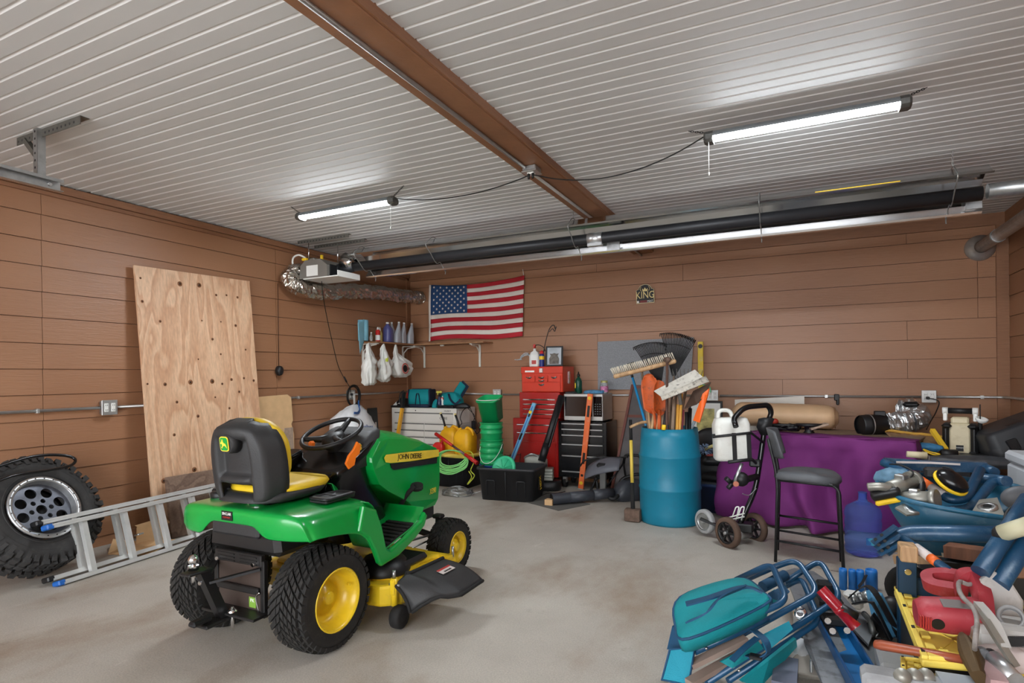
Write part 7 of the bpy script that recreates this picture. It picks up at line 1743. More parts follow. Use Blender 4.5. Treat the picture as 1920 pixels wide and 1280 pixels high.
wc = V3((.60, 4.15, .13)); MB().lathe([(.08, -.03), (.11, -.035), (.13, -.02), (.13, .02), (.11, .035), (.08, .03)], wc, wc+V3((.25, 1, 0)), 24).build('wheel', BLKR, wb, True)
MB().lathe([(.001, .02), (.08, .03), (.08, -.03), (.001, -.02)], wc, wc+V3((.25, 1, 0)), 20).build('wheel_hub', DKM, wb, True)
STICK_O = mat('orange_sticker', (226, 104, 40), .5, var=.2, sc=40)
G = lambda x, y, Y: at(x, y, Y=Y)
def bent(name, label, cat, pts, r, m_, fr=.08, extra=None, group=None):
    o = thing(name, label, cat, pts[0], group=group)
    MB().tube(fillet(pts, fr, 8), r, 14).build('tube', m_, o, True); return o
o = bent('steel_tube', 'blue bent steel tube with orange and white sticker in the wheelbarrow', 'tube', [G(1655, 866, 4.3), G(1722, 898, 4.15), G(1783, 938, 4.0), G(1812, 934, 4.02), G(1838, 880, 4.25)], .026, BSTEEL, .07)
a, b = G(1722, 898, 4.15), G(1783, 938, 4.0); d_ = (b-a)
MB().cyl(a+d_*.05, a+d_*.40, .0275, seg=16).build('orange_sticker', STICK_O, o, True); MB().cyl(a+d_*.40, a+d_*.80, .0275, seg=16).build('white_sticker', STICK, o, True)
bent('steel_tube', 'blue bent steel tube nearest the front rim of the wheelbarrow', 'tube', [G(1772, 957, 3.95), G(1818, 955, 3.95), G(1862, 902, 4.2), G(1890, 900, 4.2)], .026, BSTEEL, .06)
bent('steel_tube', 'blue round tube end poking out over the right back of the wheelbarrow', 'tube', [G(1835, 896, 4.3), G(1862, 898, 4.28), G(1888, 902, 4.15)], .030, BSTEEL, .03)
o = thing('steel_crossbar', 'long flat blue steel bar lying across the back rim of the wheelbarrow', 'bar', G(1660, 868, 4.42))
MB().tube([G(1658, 867, 4.40), G(1742, 873, 4.42), G(1850, 876, 4.42)], 0, sq=(.05, .06)).build('bar', BSTEEL, o, True); MB().tube([G(1845, 876, 4.42), G(1865, 885, 4.3)], .028, 12).build('bar_end', BSTEEL, o, True); MB().tube([G(1680, 866, 4.38), G(1745, 867, 4.40), G(1800, 870, 4.40)], 0, sq=(.02, .012)).build('edge_strip', STICK, o, True)
def heap(name, label, cat, c, m_, r, seed, n=3):
    o = thing(name, label, cat, c); m = MB(M=TR(c, seed)); sack(m, [(-r*.5, 0, 0, r*.7, r*.45), (-r*.2, 0, 0, r, r*.6), (r*.2, 0, 0, r*.9, r*.5), (r*.45, 0, 0, r*.4, r*.25)], amp=r*.18, seed=seed); m.build('body', m_, o, True); return o
def motor_part(label, c, rz, s_=1.):
    o = thing('metal_fitting', label, 'fitting', c, rz)
    m = MB(); m.cyl((-.10*s_, 0, .0), (.08*s_, 0, .02), .035*s_, .045*s_, 14).cyl((.08*s_, 0, .02), (.11*s_, 0, .025), .055*s_, seg=14).tube(crv([(-.1*s_, 0, 0), (-.14*s_, .03, .01), (-.16*s_, .08, 0)], 5), .022*s_, 8); m.build('body', PLATE, o)
    MB().box((.0, 0, .05*s_), (.05*s_, .05*s_, .03*s_), bev=.006).build('lug', GALV, o); return o
motor_part('grey cast metal fitting lying at the left end of the wheelbarrow load', G(1690, 912, 4.0), .9, 1.1); motor_part('grey cast metal fitting between black hose and ear muffs in the wheelbarrow', G(1715, 938, 3.92), -.5)
def plate(label, q, hole):
    o = thing('steel_plate', label, 'plate', q[0]); c = sum(q, V3())/len(q)
    MB().add(q, [tuple(range(len(q)))]).build('plate', PLATE, o, True, solid=.012)
    n = (q[1]-q[0]).cross(q[2]-q[1]).normalized(); n = n if n.y < 0 else -n
    MB().lathe([(.045, .0), (.045, .012), (.022, .016), (.022, .006)], c, c+n, 16).build('hub', GALV, o, True); MB().cyl(c, c+n*.018, .018, seg=12).build('bore', KTXT, o, True); return o
plate('triangular grey steel plate at the left front rim of the wheelbarrow', [G(1678, 952, 3.83), G(1722, 934, 3.95), G(1745, 962, 3.85), G(1700, 966, 3.80)], 1)
plate('square grey steel plate with a hub at the right front of the wheelbarrow', [G(1818, 968, 3.83), G(1836, 938, 3.98), G(1870, 934, 3.98), G(1886, 972, 3.80)], 1)
o = heap('blue_sheet', 'pale blue dusty sheet bulging at the left end of the wheelbarrow', 'sheet', G(1678, 893, 4.2), mat('dusty_blue', (88, 124, 148), .6, var=.4, sc=12), .11, 6)
o = thing('black_hose', 'black corrugated hose curving between tubes in the wheelbarrow', 'hose', G(1720, 920, 4.05))
MB().tube(crv([G(1692, 905, 4.1), G(1715, 892, 4.12), G(1728, 908, 4.05), G(1725, 935, 4.0)], 8), .02, 8).build('hose', BLK, o, True)
# ear muffs
e0 = G(1782, 905, 3.98)
o = thing('ear_muffs', 'black ear muffs with yellow rims lying on the blue tubes', 'ear muffs', e0)
EM = frame(e0, (.7, -.25, -.55), (.3, -.6, .7))
MB(M=EM).sph((0, 0, .02), (.085, .058, .045), 18, 12).build('ear_cup', BLKG, o, True); MB(M=EM).loft([[V3((.086*f*cos(t), .060*f*sin(t), z)) for t in [2*pi*k/24 for k in range(24)]] for f, z in ((1.0, -.012), (1.05, -.006), (1.05, .006), (1.0, .010))]).build('yellow_rim', YL, o, True)
MB().box(G(1752, 886, 4.05), (.10, .06, .06), M=None, bev=.012).build('ear_cup', BLK, o, True)
MB().tube(crv([G(1756, 888, 4.05), G(1768, 876, 4.1), G(1785, 880, 4.08), G(1793, 892, 4.0)], 6), .005, 6).build('headband', BLK, o, True)
# yellow black drill battery tool on the left rim
t0 = G(1660, 924, 3.92)
o = thing('yellow_black_tool', 'black and yellow tool hanging over the left rim of the wheelbarrow', 'power tool', t0)
TMx = frame(t0, (1, -.2, .35), (-.3, -.4, 1))
MB(M=TMx).box((0, 0, 0), (.15, .07, .06), bev=.02, seg=2).build('body', BLK, o, True); MB(M=TMx).box((0, -.02, -.035), (.13, .06, .03), bev=.01).build('yellow_shell', YL, o, True)
MB().tube(crv([G(1672, 915, 3.92), G(1700, 900, 4.0), G(1712, 885, 4.05), G(1690, 872, 4.1), G(1668, 870, 4.15)], 6), .005, 6).build('cord', CORD, o, True)
# ---------------- engine-stand frame in front of the wheelbarrow
o = thing('blue_steel_frame', 'long blue bent steel tube with drilled flange plates in front of the wheelbarrow', 'frame', G(1660, 1020, 3.4))
MB().tube(fillet([G(1655, 1030, 3.42), G(1692, 1000, 3.45), G(1740, 999, 3.45), G(1915, 1003, 3.35)], .10, 8), .040, 16).build('tube', BSTEEL, o, True)
for dy, (x, y) in enumerate(((1650, 1012), (1656, 1022), (1662, 1032))):
    pl_ = MB(); a, b = G(x-14, y+6, 3.40-.02*dy), G(x+30, y-26+4*dy, 3.42-.02*dy); pl_.tube([a, b], 0, sq=(.05, .010)); pl_ = pl_.build('flange_plate', BSTEEL, o, True)
    for t_ in (.12, .38): q = a.lerp(b, t_); MB().cyl(q+V3((.0, -.004, .008)), q+V3((0, -.012, .012)), .008, seg=8).build('bolt_hole', BLK, pl_, True)
a, b = G(1692, 1008, 3.42), G(1790, 1078, 3.15); d_ = b-a
o = thing('blue_strut', 'thin blue strut with black and orange sticker slanting under the big blue tube', 'strut', a)
MB().cyl(a, b, .020, seg=14).build('tube', BSTEEL, o, True); MB().cyl(a+d_*.28, a+d_*.56, .0215, seg=14).build('white_sticker', STICK, o, True); MB().cyl(a+d_*.56, a+d_*.70, .0215, seg=14).build('orange_sticker', STICK_O, o, True)
text('2 TON', .03, frame(a+d_*.42+V3((0, -.022, .006)), d_, (0, -1, .3)), KTXT, o, world=True)
a, b = G(1930, 935, 3.2), G(1838, 1072, 2.95)
o = thing('blue_steel_frame', 'thick blue double tube slanting in from the right edge', 'frame', b)
MB().cyl(a, b, .034, seg=16).build('tube', BSTEEL, o, True); MB().cyl(a+V3((.05, 0, -.05)), b+V3((.06, 0, -.045)), .034, seg=16).build('lower_tube', BSTEEL, o, True)
a, b = G(1878, 1000, 3.05), G(1935, 982, 3.0)
o = thing('grip_tube', 'pale grey cylinder with black rounded end cap at the right edge', 'tube', a)
MB().cyl(a, b, .034, seg=16).build('tube', mat('pale_olive', (186, 182, 152), .5, var=.1), o, True); MB().sph(a, (.034, .03, .034), 14, 10).build('end_cap', BLK, o, True)
MB().tube(crv([G(1882, 985, 3.1), G(1890, 958, 3.15), G(1912, 945, 3.2), G(1930, 960, 3.2)], 6), .008, 6).build('cable', CORD, o, True)
o = thing('grey_disc', 'dark grey rounded disc at the right edge beside the pale box', 'disc', G(1915, 940, 3.3)); c0 = G(1922, 935, 3.4); MB().sph(c0, (.09, .04, .06), 18, 12).build('disc', mat('dark_grey_disc', (78, 80, 84), .5), o, True)
# navy steel stand
NVS = mat('navy_steel', (16, 52, 78), .4, .1, var=.1)
o = thing('navy_stand', 'dark blue bolted steel stand with a wooden block on top in front of the wheelbarrow', 'stand', (.55, 3.35, 0))
p0, p1 = G(1690, 1045, 3.3), G(1690, 1108, 3.3); L_ = p0.z
MB().box((p0.x+.02, 3.3, L_/2), (.075, .06, L_), bev=.004).build('post', NVS, o, True)
MB().box((p0.x+.24, 3.32, L_*.62), (.42, .03, L_*.40), bev=.004).build('panel', NVS, o, True); MB().box((p0.x+.24, 3.32, .03), (.42, .04, .05), bev=.004).build('foot_bar', NVS, o, True)
MB().box((p0.x+.46, 3.32, L_*.45), (.05, .05, L_*.9), bev=.004).build('post', NVS, o, True)
for z in (.9, .6): MB().cyl((p0.x+.02, 3.27, L_*z), (p0.x+.02, 3.255, L_*z), .014, seg=10).build('bolt', CHROME, o, True)
MB().box((p0.x+.025, 3.3, L_+.03), (.07, .10, .075), bev=.006).build('wood_block', WOOD, o, True)
o = thing('wood_block', 'weathered wooden block under the thick blue tubes at the right edge', 'wood block', G(1900, 1060, 3.25)); c0 = G(1898, 1055, 3.3); MB().box((c0.x+.03, 3.3, c0.z), (.20, .12, .10), bev=.006).build('block', wood_mat('rough_block', (150, 110, 84), (104, 72, 52)), o, True); MB().box((c0.x+.05, 3.32, (c0.z-.05)/2), (.16, .10, c0.z-.05), bev=.004).build('support', BLK, o, True)
o = thing('brown_plank', 'short brown plank under the wheelbarrow tray', 'plank', (.95, 3.72, .3)); a, b = G(1775, 1030, 3.7), G(1880, 1045, 3.6); MB().tube([a, b], 0, sq=(.10, .06)).build('plank', wood_mat('brown_plank', (132, 86, 62), (92, 58, 42)), o, True); MB().box(((a.x+b.x)/2, (a.y+b.y)/2+.02, (a.z+b.z)/4-.02), (.3, .08, (a.z+b.z)/2-.06), bev=.004).build('support', BLK, o, True)
# ================================================================== camp chairs lying in a stack
CT = mat('teal_canvas', (0, 128, 136), .7, var=.10, sc=5, bump=.25, bsc=180); CTB = mat('sky_teal_canvas', (26, 138, 160), .7, var=.08, bump=.25, bsc=180); CNV = mat('deep_blue_webbing', (22, 70, 104), .7, var=.1, bump=.2, bsc=200)
CTU = mat('blue_chair_tube', (20, 68, 102), .35, .1, coat=.2, var=.06); ARM = mat('grey_wood_arm', (146, 128, 118), .6, var=.1, sc=8, stretch=(1, 1, 1))
Q = lambda x, y, z: at(x, y, Z=z)
def uframe(par, pts, r=.0148): MB().tube(fillet(pts, .06, 8), r, 12).build('frame_tube', CTU, par, True)
o = thing('camp_chair', 'folded teal camp chair with the carry bag, topmost of the stack', 'camp chair', Q(1330, 1180, .25), group='folded camp chairs')
uframe(o, [Q(1294, 1207, .22), Q(1476, 1126, .40), Q(1447, 1056, .48), Q(1380, 1087, .36)])
uframe(o, [Q(1302, 1222, .18), Q(1390, 1183, .26), Q(1440, 1160, .30)])
m = MB(); bagq = [(1273, 1119), (1386, 1083), (1435, 1110), (1437, 1133), (1290, 1199), (1264, 1175)]
zt_l = [.36, .44, .44, .40, .28, .28]
topr = [Q(x, y, z) for (x, y), z in zip(bagq, zt_l)]; cen = sum(topr, V3())/6; botr = [cen+(p-cen)*.90+V3((0, .02, -.075)) for p in topr]; topr = [cen+(p-cen)*.97 for p in topr]
def bulge(q, k, dz): c_ = sum(q, V3())/len(q); return [c_+(p-c_)*k+V3((0, 0, dz)) for p in q]
tr2 = crv(topr, 5, True)
def lerp_rings(a, b, t): return [p.lerp(q, t) for p, q in zip(a, b)]
br2 = crv(botr, 5, True)
m.loft([br2, lerp_rings(br2, tr2, .5), tr2, bulge(tr2, .93, .014), bulge(tr2, .6, .022), bulge(tr2, .05, .024)])
ob_ = m.build('carry_bag', CT, o, True)
MB().tube(tr2, .006, 6, closed=True).build('piping', CNV, ob_, True)
MB().tube(crv([Q(1286, 1132, .42), Q(1330, 1120, .45), Q(1395, 1100, .47), Q(1430, 1110, .455)], 6), 0, sq=(.042, .007)).build('strap', CNV, ob_, True)
MB().tube(crv([Q(1290, 1165, .36), Q(1325, 1148, .42), Q(1350, 1120, .46), Q(1395, 1100, .475)], 6), 0, sq=(.040, .007)).build('strap', CNV, ob_, True)
MB().add([Q(1256, 1217, .16), Q(1303, 1214, .20), Q(1291, 1284, .06), Q(1241, 1274, .05)], [(0, 1, 2, 3)]).build('seat_flap', CTB, o, True, solid=.02)
MB().tube([Q(1256, 1217, .165), Q(1241, 1274, .055), Q(1291, 1284, .065), Q(1303, 1214, .205)], .006, 6, closed=True).build('piping', CNV, o, True)
MB().add([Q(1262, 1172, .26), Q(1292, 1195, .24), Q(1300, 1212, .20), Q(1252, 1216, .12)], [(0, 1, 2, 3)]).build('back_panel', CNV, o, True, solid=.012)
def arm(par, a, b, w): MB().tube([a, b], 0, sq=(w, .022)).build('armrest', ARM, par, True)
o2 = thing('camp_chair', 'folded teal camp chair in the middle of the stack, with a wooden arm showing', 'camp chair', Q(1380, 1200, .2), group='folded camp chairs')
uframe(o2, [Q(1330, 1222, .16), Q(1535, 1110, .36), Q(1494, 1048, .46), Q(1452, 1062, .42), Q(1390, 1090, .32)])
arm(o2, Q(1294, 1247, .13), Q(1398, 1196, .22), .045)
for x, y, z in ((1324, 1207, .215), (1325, 1218, .19), (1417, 1172, .26)): MB().sph(Q(x, y, z)+V3((0, -.012, .012)), .007, 8, 6).build('rivet', CHROME, o2, True)
MB().add([Q(1440, 1112, .36), Q(1470, 1098, .37), Q(1480, 1110, .35), Q(1446, 1138, .32)], [(0, 1, 2, 3)]).build('seat_fabric', CNV, o2, True, solid=.01)
MB().add([Q(1446, 1110, .35), Q(1452, 1106, .36), Q(1458, 1128, .33), Q(1450, 1136, .33)], [(0, 1, 2, 3)]).build('fabric_fold', CT, o2, True, solid=.012)
o3 = thing('camp_chair', 'folded teal camp chair at the bottom of the stack, buckled strap and fabric hanging low', 'camp chair', Q(1430, 1230, .12), group='folded camp chairs')
uframe(o3, [Q(1325, 1280, .08), Q(1577, 1120, .30), Q(1538, 1049, .42), Q(1470, 1092, .32)])
uframe(o3, [Q(1365, 1276, .05), Q(1537, 1164, .22), Q(1503, 1083, .34), Q(1470, 1100, .28)])
arm(o3, Q(1292, 1280, .10), Q(1430, 1202, .16), .045)
for x, y, z in ((1464, 1196, .2), (1375, 1253, .14), (1386, 1260, .10)): MB().sph(Q(x, y, z)+V3((0, -.012, .014)), .007, 8, 6).build('rivet', CHROME, o3, True)
MB().add([Q(1388, 1276, .06), Q(1440, 1235, .13), Q(1490, 1195, .18), Q(1492, 1210, .12), Q(1455, 1252, .06), Q(1425, 1284, .02)], [(0, 1, 2, 3, 4, 5)]).build('seat_fabric', CT, o3, True, solid=.015)
MB().add([Q(1350, 1240, .17), Q(1378, 1225, .20), Q(1420, 1200, .24), Q(1430, 1215, .20), Q(1372, 1252, .15)], [(0, 1, 2, 3, 4)]).build('fabric_fold', CT, o3, True, solid=.012)
MB().add([Q(1425, 1192, .24), Q(1478, 1165, .27), Q(1486, 1180, .24), Q(1438, 1222, .2)], [(0, 1, 2, 3)]).build('pocket', CTB, o3, True, solid=.01)
MB().tube(crv([Q(1412, 1180, .30), Q(1435, 1200, .30), Q(1440, 1222, .25), Q(1420, 1232, .21), Q(1400, 1228, .2)], 6), 0, sq=(.03, .005)).build('strap', CNV, o3, True)
MB().box(Q(1417, 1231, .215), (.05, .04, .015), bev=.004).build('buckle', BLK, o3, True)
MB().tube(crv([Q(1372, 1238, .2), Q(1395, 1215, .24), Q(1420, 1195, .27)], 6), 0, sq=(.03, .005)).build('strap', CNV, o3, True)
o = thing('chair_feet_bundle', 'blue rolled fabric end with strap between the chair tubes', 'fabric', Q(1462, 1085, .36)); c0 = Q(1460, 1088, .34); MB().cyl(Q(1430, 1100, .33), Q(1472, 1078, .36), .028, seg=12).build('roll', CNV, o, True)
# ================================================================== ramps, floor jack
RAMP = mat('scuffed_aluminium', (128, 132, 136), .45, .6, var=.2, sc=5, dirt=(74, 74, 74), damt=.7)
def ramp(label, q, z0, z1):
    o = thing('ramp_plate', label, 'ramp', Q(*q[0], z0)); n = len(q)
    pts = [Q(x, y, z0+(z1-z0)*(1-(y-1060)/220)) for x, y in q]
    MB().add(pts, [tuple(range(n))]).build('plate', RAMP, o, True, solid=.012)
ramp('long scuffed grey metal plate with rounded top left of the floor jack', [(1470, 1072), (1490, 1066), (1525, 1072), (1560, 1095), (1600, 1140), (1640, 1180), (1628, 1210), (1600, 1180), (1560, 1165), (1622, 1290), (1545, 1290), (1508, 1205), (1492, 1130)], .10, .22)
ramp('long scuffed grey metal plate right of the floor jack', [(1588, 1175), (1618, 1165), (1682, 1290), (1622, 1290)], .10, .14)
jk = thing('floor_jack', 'blue trolley floor jack with red handle socket between the grey plates', 'floor jack', Q(1590, 1200, .15))
A_, B_ = Q(1556, 1166, .17), Q(1628, 1292, .12)
JB_ = mat('jack_blue', (22, 104, 164), .35, coat=.2, var=.08, sc=5); JBD = mat('jack_dark_blue', (18, 70, 116), .35, coat=.2, var=.08)
d_ = (B_-A_).normalized(); JM = frame(A_, d_, (0, 0, 1)); JL = (B_-A_).length
MB(M=JM).box((JL/2-.05, 0, -.02), (JL+.2, .105, .012)).build('channel_floor', JB_, jk, True)
for s in (-1, 1): MB(M=JM).box((JL/2-.08, s*.058, .0), (JL+.30, .012, .07), bev=.003).build('side_plate', JBD, jk, True)
MB(M=JM).box((-.16, 0, -.01), (.20, .11, .012)).build('front_plate', JB_, jk, True)
m = MB(M=JM); m.box((-.035, 0, .06), (.13, .11, .13), bev=.01).box((-.09, 0, .12), (.06, .08, .10), bev=.008); m.build('pump_block', BLK, jk, True)
m = MB(M=JM); m.box((.04, 0, .05), (.12, .10, .05), bev=.012); m.cyl((.03, -.055, .07), (.03, .055, .07), .025, seg=12); m.build('valve_block', DKM, jk, True)
m = MB()
for q in ((1552, 1165), (1561, 1184), (1588, 1183)): MB().cyl(Q(*q, .27), Q(*q, .27)+V3((0, -.012, .008)), .014, seg=8).build('bolt', CHROME, jk, True)
a, b = Q(1539, 1104, .40), Q(1572, 1140, .33); REDM = mat('dark_red_tube', (150, 22, 34), .25, coat=.4)
MB().lathe([(.019, 0), (.027, .0), (.027, .10), (.029, .10), (.029, .12), (.027, .12), (.027, .2)], a, b, 18).cyl(a+(b-a)*.35, b, .025, seg=16).build('handle_socket', REDM, jk, True)
MB().cyl(b, Q(1602, 1160, .29), .03, .034, 16).build('cylinder', BLK, jk, True)
# chrome and grey parts under the chairs
o = thing('chrome_cylinder', 'chrome hydraulic cylinder standing between chairs and the left grey plate', 'cylinder', Q(1500, 1170, .12))
MB().cyl(Q(1499, 1198, .05), Q(1500, 1150, .24), .030, seg=18).build('body', ALU, o, True); MB().lathe([(.030, 0), (.034, .004), (.03, .012), (.015, .012)], Q(1500, 1150, .24), Q(1500, 1149, .27), 16).build('ring', CHROME, o, True)
o = thing('grey_caster_part', 'grey cast caster bracket beside the chrome cylinder', 'bracket', Q(1505, 1240, .04))
MB().cyl(Q(1500, 1235, .03), Q(1500, 1212, .12), .045, seg=18).build('drum', ALU, o, True); MB().prism([(0, 0), (.16, -.02), (.15, .07), (.05, .12), (0, .07)], .03, frame(Q(1490, 1268, .02), (1, .3, 0), (-.2, -.6, .8)), bev=.006).build('bracket', mat('warm_grey_cast', (134, 128, 120), .5, .3, var=.15), o, True)
MB().box(Q(1521, 1248, .11), (.012, .03, .05), bev=.004).build('lever', GALV, o, True)
o = thing('steel_bracket', 'grey angle bracket at the bottom edge between chairs and plate', 'bracket', Q(1470, 1270, .03)); MB().tube([Q(1475, 1240, .06), Q(1470, 1290, .04)], 0, sq=(.10, .05)).build('bar', mat('blue_grey_bar', (108, 112, 128), .5, .4), o, True)
# ================================================================== blue tubes, backpack harness
BT = mat('bright_blue_plastic', (36, 116, 196), .4, var=.08)
for i, (x, y, lab) in enumerate(((1581, 1104, 'bright blue round tube end standing nearest the stool leg'), (1598, 1106, 'bright blue tube end, second from the stool leg'), (1613, 1107, 'bright blue tube end, third from the stool leg'), (1634, 1106, 'broadest bright blue tube end, farthest from the stool leg'))):
    q = Q(x, y, .0); r = (.024, .022, .024, .036)[i]; o = thing('blue_tube', lab, 'tube', (q.x, q.y, 0), group='blue tube ends')
    MB().lathe([(.001, .0), (r, 0), (r, .12), (r*.9, .135), (r*.7, .13), (r*.65, .06), (.001, .06)], seg=18).build('tube', BT, o)
o = thing('white_sprayer_part', 'white and clear plastic part behind the blue harness', 'part', Q(1600, 1125, .05)); MB().box(Q(1600, 1124, .08), (.10, .08, .10), bev=.02).build('body', WHT, o, True)
HB = mat('steel_blue_fabric', (70, 128, 164), .7, var=.1, bump=.2, bsc=160)
hn = thing('harness_bag', 'steel blue and black harness bag with straps right of the floor jack', 'bag', Q(1640, 1170, .1))
q = [Q(1627, 1106, .30), Q(1650, 1112, .30), Q(1690, 1190, .14), Q(1690, 1200, .08), Q(1668, 1195, .12), Q(1637, 1150, .24)]
MB().add(q, [tuple(range(6))]).build('panel', HB, hn, True, solid=.03)
MB().add([Q(1637, 1150, .25), Q(1668, 1196, .13), Q(1690, 1204, .07), Q(1640, 1204, .04), Q(1622, 1170, .14)], [(0, 1, 2, 3, 4)]).build('dark_panel', BLK, hn, True, solid=.02)
for pts in ([Q(1592, 1120, .26), Q(1612, 1103, .32), Q(1630, 1100, .34), Q(1650, 1125, .30), Q(1690, 1200, .12)], [Q(1602, 1132, .24), Q(1630, 1128, .30), Q(1642, 1140, .28), Q(1672, 1200, .14)], [Q(1610, 1100, .3), Q(1618, 1090, .33), Q(1624, 1078, .36)]):
    MB().tube(crv(pts, 6), 0, sq=(.03, .006)).build('strap', BLK, hn, True)
for i, (x, y) in enumerate(((1598, 1124), (1612, 1122), (1622, 1118))): MB().cyl(Q(x, y, .24), Q(x+8, y-2, .25), .028, seg=12).build('grey_fitting', GALV, hn, True)
MB().tube(crv([Q(1620, 1150, .2), Q(1632, 1165, .2), Q(1636, 1185, .16), Q(1625, 1192, .12)], 6), .014, 8).build('grey_loop', DARKGALV, hn, True)
m = MB(); m.tube(crv([Q(1640, 1180, .15), Q(1646, 1186, .15), Q(1642, 1194, .13), Q(1650, 1196, .12)], 6), .004, 6); m.build('wire', GALV, hn, True)
o = thing('black_pouch', 'black pouch behind the harness bag next to the yellow lid', 'pouch', Q(1672, 1150, .1)); MB().sph(Q(1672, 1150, .14), (.07, .06, .09), 16, 10).build('pouch', BLK, o, True)
# ================================================================== yellow-lidded totes with tools on top
ZL1 = .36
def lid_tote(label, q, zl, h0):
    o = thing('yellow_tote', label, 'tote', Q(*q[0], 0)); P = [Q(x, y, zl) for x, y in q]; c = sum(P, V3())/4
    ux = (P[1]-P[0]); uy = (P[3]-P[0])
    def F(u, v, z=0): return P[0]+ux*u+uy*v+V3((0, 0, z))
    def pl(u0, u1, v0, v1, za, zb, nm, m_, bv=.0):
        mm = MB(); r0 = [F(u0, v0, za), F(u1, v0, za), F(u1, v1, za), F(u0, v1, za)]; r1 = [p+V3((0, 0, zb-za)) for p in r0]; mm.loft([r0, r1], sm=False); return mm.build(nm, m_, o, True, bev=bv)
    pl(.03, .97, .04, .96, -zl+.0, -.03, 'tub', BTOTE, .01)
    L_ = pl(0, 1, 0, 1, -.03, 0, 'lid', YTOTE, .008)
    for u0, u1, v0, v1 in ((0, .04, 0, 1), (.96, 1, 0, 1), (.04, .96, 0, .05), (.04, .96, .95, 1)): pl(u0, u1, v0, v1, 0, .016, 'lid_rim', YTOTE, .004)
    for k in range(6):
        pl(.05, .11, .10+.145*k, .10+.145*k+.07, 0, .012, 'lid_rib', YTOTE, .004); pl(.12+.14*k, .18+.14*k, .89, .95, 0, .012, 'lid_rib', YTOTE, .004)
    mm = MB()
    for k in range(-2, 6):
        for s in (1, -1):
            a_, b_ = (.15+.2*k, .15), (.15+.2*k+s*.6, .85)
            t0_, t1_ = 0, 1
            pts = [(a_[0]+(b_[0]-a_[0])*t, a_[1]+(b_[1]-a_[1])*t) for t in [i/12 for i in range(13)]]; pts = [p for p in pts if .14 < p[0] < .95]
            if len(pts) > 2: mm.tube([F(p[0], p[1], .001) for p in pts], 0, sq=(.010, .006))
    mm.build('lid_lattice', YTOTE, o, True)
    for v in (.04, .35, .66, .95): pl(.008, .03, v-.025, v+.01, .0155, .018, 'slot', BLK)
    return F
F1 = lid_tote('black tote with yellow lattice lid under the red saw', [(1676, 1104), (1935, 1122), (1990, 1268), (1728, 1236)], ZL1, 0)
F2 = lid_tote('lower black tote with yellow lid at the bottom right under the hammer head', [(1688, 1236), (1925, 1266), (1940, 1340), (1692, 1294)], .30, 0)
# red electric saw
RSAW = mat('dusty_red_plastic', (160, 50, 60), .55, var=.12, sc=8, dirt=(186, 118, 120), damt=.3)
sw = thing('electric_saw', 'dusty red electric saw with loop handle lying on the yellow tote lid', 'saw', Q(1790, 1150, ZL1+.02))
zt2 = ZL1+.02
a, b = Q(1716, 1148, zt2+.07), Q(1838, 1158, zt2+.08); ax_ = (b-a); SM_ = frame(a, ax_, (0, -.25, 1)); SL = ax_.length
MB(M=SM_).loft([[V3((x, y*w_, z*h_+zc)) for y, z in rr(2, 2, .4, 4)] for x, w_, h_, zc in ((0, .045, .045, 0), (.03, .062, .06, 0), (SL*.5, .066, .064, 0), (SL*.9, .068, .068, .004), (SL, .062, .062, .004))]).build('motor_housing', RSAW, sw, True)
MB(M=SM_).cyl((.06, -.06, -.0), (.06, -.068, -.0), .022, seg=18).build('brush_cap', DKM, sw, True)
k = MB(M=SM_)
for i in range(5): k.box((.005+.008*i, -.05-.002*i, .0), (.004, .02, .05))
k.build('vents', REDS, sw, True)
MB(M=SM_).box((SL*.62, -.02, .066), (.10, .05, .004)).build('name_plate', mat('grey_nameplate', (112, 106, 104), .5), sw, True)
MB().tube(fillet([Q(1838, 1150, zt2+.08), Q(1832, 1098, zt2+.12), Q(1790, 1078, zt2+.14), Q(1738, 1078, zt2+.12), Q(1740, 1098, zt2+.10), Q(1800, 1108, zt2+.10)], .05, 8), 0, sq=(.045, .05)).build('rear_handle', RSAW, sw, True)
MB().tube(fillet([Q(1800, 1112, zt2+.10), Q(1805, 1078, zt2+.19), Q(1825, 1074, zt2+.20), Q(1842, 1110, zt2+.15), Q(1846, 1160, zt2+.08)], .05, 8), 0, sq=(.055, .04)).build('front_handle', RSAW, sw, True)
MB().box(Q(1832, 1165, zt2+.05), (.07, .12, .12), M=None, bev=.015).build('gear_case', RSAW, sw, True)
CBL = mat('grey_rubber_cable', (138, 132, 128), .6, var=.15, dirt=(200, 196, 190), damt=.3, sc=20)
MB().tube(crv([Q(1855, 1078, zt2+.16), Q(1820, 1095, zt2+.17), Q(1800, 1090, zt2+.18), Q(1798, 1104, zt2+.19), Q(1806, 1120, zt2+.18), Q(1825, 1140, zt2+.17), Q(1832, 1165, zt2+.15), Q(1828, 1205, zt2+.10), Q(1828, 1240, .30), Q(1836, 1285, .28)], 8), .0085, 8).build('power_cable', CBL, sw, True)
MB().cyl(Q(1855, 1078, zt2+.16), Q(1878, 1073, zt2+.16), .016, .02, 10).box(Q(1886, 1071, zt2+.16), (.04, .03, .03), bev=.005).build('plug', mat('pale_plug', (176, 168, 160), .5), sw, True)
for dz in (-.004, .008): MB().box(Q(1897, 1069, zt2+.16)+V3((0, 0, dz)), (.03, .012, .003)).build('prong', CHROME, sw, True)
